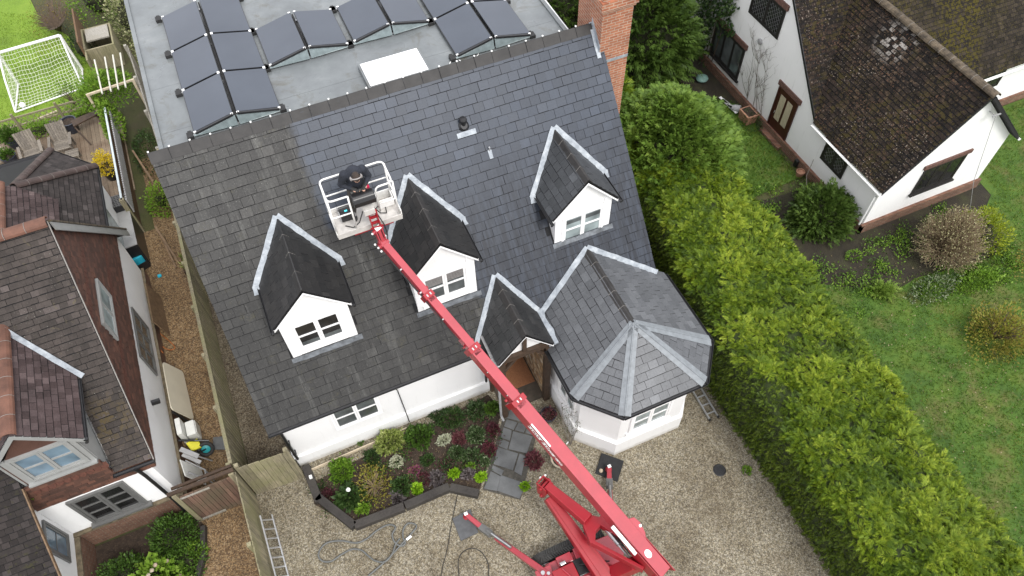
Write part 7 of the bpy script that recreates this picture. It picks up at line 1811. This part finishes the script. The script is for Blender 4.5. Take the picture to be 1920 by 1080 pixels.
for i, p in enumerate(pts): p.z = .03+.05*max(0, math.sin(i*.11))*(1 if i > 60 else .3)
mb = MB(); mb.tube(pts, .023, 0, 8); hz = thing('hose', 'thick grey hose in loops on the gravel below the flower bed', 'hose', pts[40].xy.to_3d()); obj('tube', mb, [M['hose']], hz, smooth=True)
mb = MB(); p = Zp(771,1005,.06); q = Zp(762,1012,.06); mb.tube([p,q], .034, 0, 10); obj('coupling', mb, [M['sticker']], hz)
mb = MB(); mb.tube(curve_pts([(858,926),(852,955),(846,985),(842,1010),(836,1040),(830,1062),(826,1090)], .012), .009, 0, 6); tag(obj('cable', mb, [M['blackrub']]), 'thin dark cable running straight across the gravel past the grey mat', 'cable')
mb = MB(); mb.tube(curve_pts([(862,1090),(859,1060),(862,1043),(872,1032),(886,1028),(900,1033),(910,1045),(916,1062),(916,1090)], .012), .009, 0, 6); tag(obj('cable', mb, [M['blackrub']]), 'thin black cable arching in a loop left of the tracked lift', 'cable')
mb = MB(); mb.tube(curve_pts([(528,935),(534,960),(545,990),(552,1020),(560,1045)], .008), .006, 0, 5); tag(obj('string', mb, [M['stonepot']]), 'thin pale string on the gravel right of the long ladder', 'string')
# scattered bits on the gravel
mb = MB(); p = Zp(1066,828,.05); q = Zp(1062,833,.05); mb.bar(p, q, .03, .03); tag(obj('plant_label', mb, [M['sticker']]), 'small white plant label stuck beside the bay plinth', 'plant label')

# ================================================================= LEFT SIDE PASSAGE CLUTTER
t = thing('table_top', 'large cream table top with rounded corners leaning on the left house plinth', 'table top', (-2.4,-.8,0))
mb = MB(); pl = []
A_, B_, C_, D_ = Vector((-2.52,.03,.92)), Vector((-2.26,.06,.08)), Vector((-2.24,-1.62,.06)), Vector((-2.53,-1.58,.92))
pl = rounded([(A_+B_)/2, B_, C_, D_, A_, (A_+B_)/2], .12)[:-1]; mb.prism(pl, Vector((.025,0,.008))); obj('board', mb, [M['cream']], t)
mb = MB(); mb.bar((-2.5,-1.66,.9),(-2.3,-1.72,.1), .05, .05); obj('folded_leg', mb, [M['blackpl']], t)
t = thing('storage_box', 'white plastic appliance standing between the table top and the wheelbarrow', 'box', (-2.35,-2.1,0))
mb = MB(); mb.box(-2.52,-2.38,-2.35,-1.85,.02,.85); mb.box(-2.36,-2.12,-2.32,-1.88,.02,.55); obj('body', mb, [M['whitepl']], t, bevel=.02)
mb = MB(); mb.box(-2.115,-2.1,-2.3,-1.9,.12,.5); obj('door', mb, [M['whitepl']], t)
t = thing('wheelbarrow', 'upended wheelbarrow with yellow green pan, teal hub and black tyre', 'wheelbarrow', (-2.15,-2.7,0))
wc = P(386, 842, .28); mb = MB(); K = 20
ring = [wc+Vector((.0, 0, 0))+Vector((math.cos(a)*.17, math.sin(a)*.10, math.sin(a)*.14)) for a in np.linspace(0, 2*math.pi, K, endpoint=False)]
mb.tube(ring, .055, 0, 8, closed=True); wl = obj('wheel', mb, [M['blackrub']], t, smooth=True)
mb = MB(); mb.lathe(wc+Vector((0,.03,-.02)), [(.12,0),(.12,.03),(.05,.05),(0,.05)], 16, axis=(0,-.8,.6)); obj('hub', mb, [M['teal']], wl)
mb = MB(); y0 = P(362, 836, .45); mb.prism([y0+Vector((-.14,.1,.05)),y0+Vector((.16,.14,0)),y0+Vector((.2,-.1,-.1)),y0+Vector((-.05,-.16,.0))], (0,0,.07)); obj('pan', mb, [M['yellow']], t, bevel=.02)
mb = MB(); mb.tube([P(335,826,.6), P(365,826,.55), P(392,826,.4)], .03); mb.tube([P(340,840,.6), P(372,850,.5), wc], .022); obj('frame', mb, [M['blackpl']], t)
t = thing('folded_tool', 'grey folded workbench leaning on the wall behind the wheelbarrow', 'workbench', (-2.4,-2.9,0))
mb = MB(); a_ = P(338,842,.75); b2 = P(372,856,.6); mb.bar(a_, b2, .12, .05); mb.bar(a_+Vector((0,-.12,-.1)), b2+Vector((0,-.14,-.1)), .1, .04); obj('top', mb, [M['greypl']], t)
mb = MB(); mb.tube([a_, Vector((-2.3,-3.1,0))], .02); mb.tube([b2, Vector((-2.0,-3.0,0))], .02); obj('leg', mb, [M['greypl']], t)
t = thing('folding_chair', 'white and grey folded garden chair leaning by the gate', 'chair', (-2.45,-3.4,0))
mb = MB(); a_ = Vector((-2.55,-3.15,.95)); mb.prism([a_, a_+Vector((.05,-.5,0)), Vector((-2.25,-3.7,.15)), Vector((-2.3,-3.2,.15))], (.03,0,.02)); obj('panel', mb, [M['whitepl']], t, bevel=.01)
mb = MB(); mb.tube([Vector((-2.42,-3.2,.9)), Vector((-2.1,-3.45,.5)), Vector((-2.05,-3.6,.02))], .02); mb.tube([Vector((-2.42,-3.55,.9)), Vector((-2.12,-3.7,.5)), Vector((-2.0,-3.8,.02))], .02); mb.tube([(-2.1,-3.45,.5),(-2.12,-3.7,.5)], .02); obj('leg', mb, [M['greypl']], t)
p = [P(400,820,.03), P(424,818,.03), P(424,843,.03), P(399,843,.03)]; mb = MB(); mb.hexa([Vector((q.x,q.y,.002)) for q in p[::-1]]+[Vector((q.x,q.y,.045)) for q in p[::-1]]); tag(obj('paving_slab', mb, [M['slabs']], bevel=.005), 'single grey paving slab on the brown gravel against the fence', 'paving slab')
q = [P(u, v, 1.1) for u, v in ((228,468),(257,457),(241,386),(212,393))]
t = thing('storage_cabinet', 'narrow grey flat topped cabinet against the left house wall', 'cabinet', (q[0]+q[2]).xy.to_3d()/2)
mb = MB(); c = (q[0]+q[2])/2; r_ = [c+(p-c)*.96 for p in q]; mb.hexa([Vector((p.x,p.y,0)) for p in r_]+[Vector((p.x,p.y,1.06)) for p in r_]); obj('body', mb, [M['blackpl']], t, bevel=.01)
mb = MB(); mb.hexa([Vector((p.x,p.y,1.062)) for p in q]+q); obj('lid', mb, [plain('pale_grey_lid', (.30,.30,.295), .5, .1, 4)], t)
q = [P(u, v, 1.35) for u, v in ((208,392),(240,382),(234,362),(196,372))]
t = thing('mesh_basket', 'black mesh crate on the cabinet end by the pale blue rail', 'crate', (q[0]+q[2]).xy.to_3d()/2)
mb = MB(); mb.hexa([Vector((p.x,p.y,1.12)) for p in q]+q); obj('body', mb, [M['blackpl']], t)
mb = MB(); up_ = Vector((0,0,.012))
for i in range(7):
    k = (i+.5)/7; mb.bar(q[0].lerp(q[1],k)+up_, q[3].lerp(q[2],k)+up_, .02, .012); mb.bar(q[0].lerp(q[3],k)+up_*2, q[1].lerp(q[2],k)+up_*2, .018, .01)
obj('mesh_lid', mb, [M['greyframe']], t)
q = [P(u, v, .6) for u, v in ((243,492),(268,478),(258,459),(232,470))]
t = thing('bin_store', 'open dark crate with a bright blue tub below the grey cabinet', 'crate', (q[0]+q[2]).xy.to_3d()/2)
for a_, b2 in zip(q, q[1:]+q[:1]):
    mb = MB(); a0, b0 = Vector((a_.x,a_.y,0.15)), Vector((b2.x,b2.y,.15)); mb.bar(a0, b0, .03, .3); obj('side_panel', mb, [M['blackpl']], t)
c = (q[0]+q[2])/2; c.z = 0; mb = MB(); r_ = [c+(Vector((p.x,p.y,0))-c)*.8 for p in q]; mb.hexa([p+Vector((0,0,.02)) for p in r_]+[p+Vector((0,0,.55)) for p in r_]); tag(obj('storage_tub', mb, [M['bluebox']], bevel=.03), 'bright blue plastic tub sitting inside the dark crate', 'tub')
mb = MB(); q = P(299,517,.04); mb.box(q.x-.06,q.x+.06,q.y-.05,q.y+.05,.0,.07); tag(obj('blue_scrap', mb, [M['bluebox']], bevel=.02), 'pale blue scrap lying on the brown gravel', 'scrap')
mb = MB(); mb.tube(curve_pts([(284,610),(300,625),(318,640),(328,652),(318,656),(305,650),(300,640)], .05), .012, 0, 6); mb.tube(curve_pts([(296,645),(300,655),(306,662)], .3), .014, 0, 6); tag(obj('garden_hose', mb, [M['orangehose']]), 'orange brown hose tangled at the foot of the left house wall', 'hose')
mb = MB(); mb.bar((-2.58,.3,.3),(-2.35,.02,.35), .04, .03); tag(obj('metal_bracket', mb, [M['alu']]), 'short silver bar propped above the cream table top', 'bar')
mb = MB(); a_ = Vector((-2.58,3.0,.7)); mb.prism([(-2.6,3.1,.8),(-2.46,3.05,.02),(-2.42,1.5,.02),(-2.6,1.6,.8)], (.03,0,.01)); tag(obj('wooden_panel', mb, [M['oak']]), 'brown wooden panel leaning along the left house plinth below the blue tub', 'panel')
t = thing('plant_trough', 'old wooden trough with wispy weeds against the long fence', 'planter', (-1.4,3.9,0)); mb = MB(); mb.box(-1.55,-1.2,3.5,4.2,0,.3); obj('trough', mb, [M['oak_dark']], t, bevel=.01)
n = 160; pp = np.stack([RNG.uniform(-1.55,-1.2,n), RNG.uniform(3.5,4.2,n), np.full(n,.3)], -1); leaves('foliage', pp, norm(rv(n)*.6+np.array([0,0,1])), rv(n), .22, .03, L['varieg'], t)
q = G(323, 857); 
mb = MB(); q = P(1147/3, 720+860/3, .03); mb.tube([q+Vector((-.06,.05,0)), q+Vector((0,.08,.02)), q+Vector((.06,.03,0)), q+Vector((.03,-.04,0))], .018); tag(obj('plastic_hook', mb, [M['sticker']]), 'small white hook shaped scrap on the gravel beside the left front bed', 'scrap')
mb = MB(); mb.bar((-2.52,-4.75,.09),(-2.66,-5.5,.09), .12, .18); mb.bar((-2.66,-5.5,.09),(-3.15,-6.5,.09), .12, .18); tag(obj('bed_edging', mb, [M['sleeper']]), 'dark timber edging round the left front bed', 'edging')

# ================================================================= REAR LEFT GARDEN
goal = thing('football_goal', 'white football goal with a sagging net on the mown lawn', 'goal', (-4.8,15,0))
cb0, cb1 = Vector((-5.92,15.62,1.55)), Vector((-3.70,15.74,1.55)); g0, g1 = Vector((-6.18,14.04,.04)), Vector((-3.66,14.4,.04)); p0, p1 = Vector((-6.0,15.7,.0)), Vector((-3.6,15.6,.0))
mb = MB(); mb.tube([cb0, cb1], .055, 0, 10); obj('crossbar', mb, [M['football']], goal)
for a_, b2, g_ in ((cb0, p0, g0), (cb1, p1, g1)):
    mb = MB(); mb.tube([a_, b2], .05, 0, 10); obj('post', mb, [M['football']], goal)
    mb = MB(); mb.tube([b2+Vector((0,0,.04)), g_], .032, 0, 8); obj('ground_bar', mb, [M['football']], goal)
    mb = MB(); mb.tube([a_, a_.lerp(g_, .5)+Vector((0,0,.12)), g_], .036, 0, 8); obj('side_bar', mb, [M['football']], goal)
mb = MB(); mb.tube([g0, g1], .032, 0, 8); obj('ground_bar', mb, [M['football']], goal)
mb = MB(); nx, ny_ = 20, 16
def netp(i, j):
    u_, v_ = i/nx, j/ny_; a_ = cb0.lerp(cb1, u_); b2 = g0.lerp(g1, u_); p = a_.lerp(b2, v_); sag = math.sin(math.pi*v_)*(.16+.10*math.sin(math.pi*u_)); p.z -= sag; p.z = max(p.z, .05); p.x += .02*math.sin(j*1.3+i*.7); p.y += .025*math.sin(i*1.1+j*.5); return p
for i in range(nx+1): mb.tube([netp(i, j) for j in range(ny_+1)], .0055, 0, 3, cap=False)
for j in range(ny_+1): mb.tube([netp(i, j) for i in range(nx+1)], .0055, 0, 3, cap=False)
for a_, b2, g_ in ((cb0, p0, g0), (cb1, p1, g1)):
    for k in range(1, 8): mb.tube([a_.lerp(b2, k/8), a_.lerp(g_, k/8)], .0045, 0, 3, cap=False); mb.tube([a_.lerp(b2, k/8), g_.lerp(b2, k/8)], .0045, 0, 3, cap=False)
obj('net', mb, [M['net']], goal)
mb = MB(); mb.blob(P(42,197,.11), .115,.115,.115, n=18, k=12); tag(obj('football', mb, [M['football']], smooth=True), 'white football lying inside the near corner of the goal', 'ball')
def deckchair(label, x, y, rot):
    t = thing('deck_chair', label, 'chair', (0,0,0), 'grey wooden chairs on the decking')
    mb = MB()
    for k in range(7):
        a = Vector((-.30+k*.088, .28, .38)); b2 = Vector((-.34+k*.1, .62, 1.05)); mb.bar(a+Vector((.035,0,0)), b2+Vector((.035,0,0)), .078, .022, up=(0,-1,.5), w2=.092)
    obj('backrest', mb, [M['chairwood']], t)
    mb = MB()
    for k in range(6): mb.box(-.32,.32,-.30+k*.1,-.30+k*.1+.085,.36+.0*k,.385)
    obj('seat', mb, [M['chairwood']], t)
    for s in (-1, 1):
        mb = MB(); mb.box(s*.40-.055,s*.40+.055,-.38,.36,.58,.61); obj('armrest', mb, [M['chairwood']], t)
        for yy in (-.3, .28): mb = MB(); mb.box(s*.36-.03,s*.36+.03,yy-.035,yy+.035,0,.58); obj('leg', mb, [M['chairwood']], t)
    t.scale = (.88,.88,.88); t.location = (x, y, .1); t.rotation_euler = (0,0,rot); return t
deckchair('left grey slatted garden chair on the decking, beside the planter box', -5.55, 10.95, .12); deckchair('right grey slatted garden chair on the decking, next to the glazed pot', -4.55, 10.95, -.04)
t = thing('folding_table', 'dark folded wooden table standing on the decking below the lattice fence', 'table', (-3.7,11.6,.1))
mb = MB(); mb.hexa([(-4.1,11.9,.55),(-3.2,12.1,.55),(-3.15,11.75,.62),(-4.0,11.45,.62),(-4.1,11.9,.60),(-3.2,12.1,.60),(-3.15,11.75,.67),(-4.0,11.45,.67)]); obj('top', mb, [M['oak_dark']], t)
for a_, b2 in (((-4.0,11.5,.58),(-3.7,10.9,.12)), ((-3.2,11.8,.58),(-3.1,11.3,.12)), ((-4.05,11.85,.55),(-4.05,11.9,.1)), ((-3.22,12.05,.55),(-3.2,12.1,.1))):
    mb = MB(); mb.bar(a_, b2, .05, .05); obj('leg', mb, [M['oak_dark']], t)
t = thing('stool', 'small pale wooden footstool in front of the right garden chair', 'stool', (-4.25,10.35,.1)); mb = MB()
for k in range(5): mb.box(-4.5,-4.05,10.15+k*.085,10.22+k*.085,.4,.425)
obj('seat', mb, [M['chairwood']], t)
for x in (-4.47,-4.1):
    for y in (10.18,10.5): mb = MB(); mb.box(x-.025,x+.025,y-.025,y+.025,.1,.4); obj('leg', mb, [M['chairwood']], t)
pot('plant_pot', 'tall dark glazed pot of soil beside the right garden chair', (-4.2,11.95,.1), .27, .5, M['darkpot'])
pot('plant_pot', 'round pale pot with brown soil at the left edge of the decking', (-6.75,11.5,.1), .25, .4, M['stonepot'])
pot('plant_pot', 'dark square looking pot with a green plant left of the chairs', (-6.35,11.1,.1), .26, .42, M['darkpot'], L['green'], 300, .1, 1.0, .3)
pot('plant_pot', 'pot with a bushy green plant at the left edge behind the chairs', (-6.2,12.0,.1), .25, .4, M['darkpot'], L['green'], 420, .12, 1.5, .5)
pot('plant_pot', 'black pot holding the yellow flowering shrub', (-3.15,8.9,.1), .26, .5, M['blackpl'])
t = thing('compost_bin', 'mossy timber compost bin with a grey panel lid behind the goal', 'compost bin', (-2.6,16.2,0))
cx, cy = -2.5, 15.9
for q, nm, mt in (((-3.1,-2.0,15.2,15.26,0,1.0),'side_panel','fence'), ((-3.1,-3.04,15.26,16.6,0,1.05),'side_panel','fence'), ((-2.06,-2.0,15.26,16.6,0,1.0),'side_panel','fence'), ((-3.1,-2.0,16.6,16.66,0,1.0),'side_panel','fence'), ((-2.95,-2.1,15.7,16.5,1.0,1.06),'lid','fence_grey'), ((-3.16,-3.1,15.1,17.4,0,1.5),'partition','fence_dark')):
    mb = MB(); mb.box(*q); obj(nm, mb, [M[mt]], t)
mb = MB(); mb.box(-3.1,-3.04,14.6,15.18,0,1.0); obj('front_board', mb, [M['fence']], t)
t = thing('pergola', 'four white slats of a small pergola over the climber', 'pergola', (-2.0,12,0))
for x0, x1 in ((-2.5,-2.45),(-2.14,-2.16),(-1.86,-1.91),(-1.6,-1.66)):
    mb = MB(); mb.bar((x0,12.95,2.0),(x1,10.95,2.0), .045, .06); obj('slat', mb, [plain('cream_slat', (.55,.53,.46), .7, .1, 5) if x0 == -2.5 else bpy.data.materials['cream_slat']], t)
mb = MB(); mb.bar((-3.0,11.2,1.93),(-1.35,11.35,1.93), .06, .07); obj('beam', mb, [M['batten']], t)
for x, y in ((-2.95,11.2),(-1.4,11.35)): mb = MB(); mb.box(x-.04,x+.04,y-.04,y+.04,0,1.9); obj('post', mb, [M['batten']], t)
mb = MB(); mb.bar((-3.6,12.95,.35),(-2.9,13.2,.4), .07, .05); tag(obj('batten', mb, [M['batten']]), 'pale batten lying beyond the near bar of the goal', 'batten')
mb = MB(); mb.bar((-5.4,13.2,.1),(-4.7,13.35,.1), .07, .05); tag(obj('batten', mb, [M['batten']]), 'pale batten lying in the grass near the goal corner', 'batten')
mb = MB(); mb.bar((-2.15,9.0,.9),(-1.55,6.6,.15), .06, .05); tag(obj('batten', mb, [M['oak']]), 'long brown batten leaning in the passage beside the pale blue rail', 'batten')
mb = MB(); mb.bar((-2.05,5.6,.5),(-1.7,4.2,.05), .06, .05); mb.bar((-2.0,5.4,.3),(-1.8,4.0,.05), .06, .05); tag(obj('batten', mb, [M['oak']]), 'pair of brown battens leaning in the passage beside the grey cabinet', 'battens')

# ================================================================= RIGHT GARDEN CLUTTER
t = thing('watering_can', 'grey watering can tipped over at the foot of the white house wall', 'watering can', (18.5,3.0,0))
c = P(1381,203,.14); mb = MB(); mb.lathe(c+Vector((-.12,.1,0)), [(.1,0),(.13,.1),(.13,.3)], 16, axis=(.6,-.75,.15)); obj('body', mb, [M['greypl']], t)
mb = MB(); mb.tube([c+Vector((-.05,.05,.05)), c+Vector((-.35,.3,.15))], [.03,.018]); obj('spout', mb, [M['greypl']], t)
mb = MB()
for k in range(4): mb.bar(P(1350+k*5,182+k*4,.1), P(1372+k*3,203+k*3,.1), .1, .03)
tag(obj('white_planks', mb, [M['sticker']]), 'white plastic strips lying beside the watering can', 'plastic strips')
p = P(1402,218,.2); t = thing('planter', 'brown square planter box against the brick plinth left of the door', 'planter', (p.x,p.y,0))
mb = MB(); mb.hexa([(p.x-.2,p.y-.25,0),(p.x+.2,p.y-.25,0),(p.x+.2,p.y+.25,0),(p.x-.2,p.y+.25,0),(p.x-.23,p.y-.29,.42),(p.x+.23,p.y-.29,.42),(p.x+.23,p.y+.29,.42),(p.x-.23,p.y+.29,.42)]); obj('box', mb, [M['terracotta']], t, bevel=.02)
mb = MB(); mb.box(p.x-.17,p.x+.17,p.y-.23,p.y+.23,.415,.425); obj('compost', mb, [M['soil']], t)
p = P(1495,305,.15); mb = MB(); mb.box(p.x-.1,p.x+.1,p.y-.08,p.y+.08,0,.3); tag(obj('meter_box', mb, [M['blackpl']], bevel=.02), 'small black box on the brick plinth right of the door', 'box')
p = P(1500,325,.1); mb = MB(); mb.lathe((p.x,p.y,0), [(.12,0),(.15,.2),(.13,.2),(.12,.15),(0,.15)], 16); tag(obj('plant_pot', mb, [M['terracotta']]), 'little terracotta pot at the plinth beside the dark shrub', 'plant pot')
p = P(1318,140,.3); mb = MB(); mb.blob((p.x,p.y,.13), (.24),.22,.12, n=14, k=8, noise=.06); tag(obj('garden_sheet', mb, [plain('pale_teal_sheet', (.16,.27,.24), .6, .15, 6)]), 'pale teal plastic sheet bundled behind the big cypress', 'plastic sheet')
mb = MB(); mb.box(24.6,25.3,-6.3,-5.8,0,.02); tag(obj('stepping_stone', mb, [M['slabs']]), 'grey stepping stone in the grass at the right edge below the gable', 'stepping stone')
mb = MB(); mb.tube([(18.36,-1.6,.2),(18.5,-1.3,.4),(18.75,-1.1,.9)], .012); tag(obj('cane', mb, [L['stem_grey']]), 'thin bare cane leaning on the white wall near the two light window', 'cane')
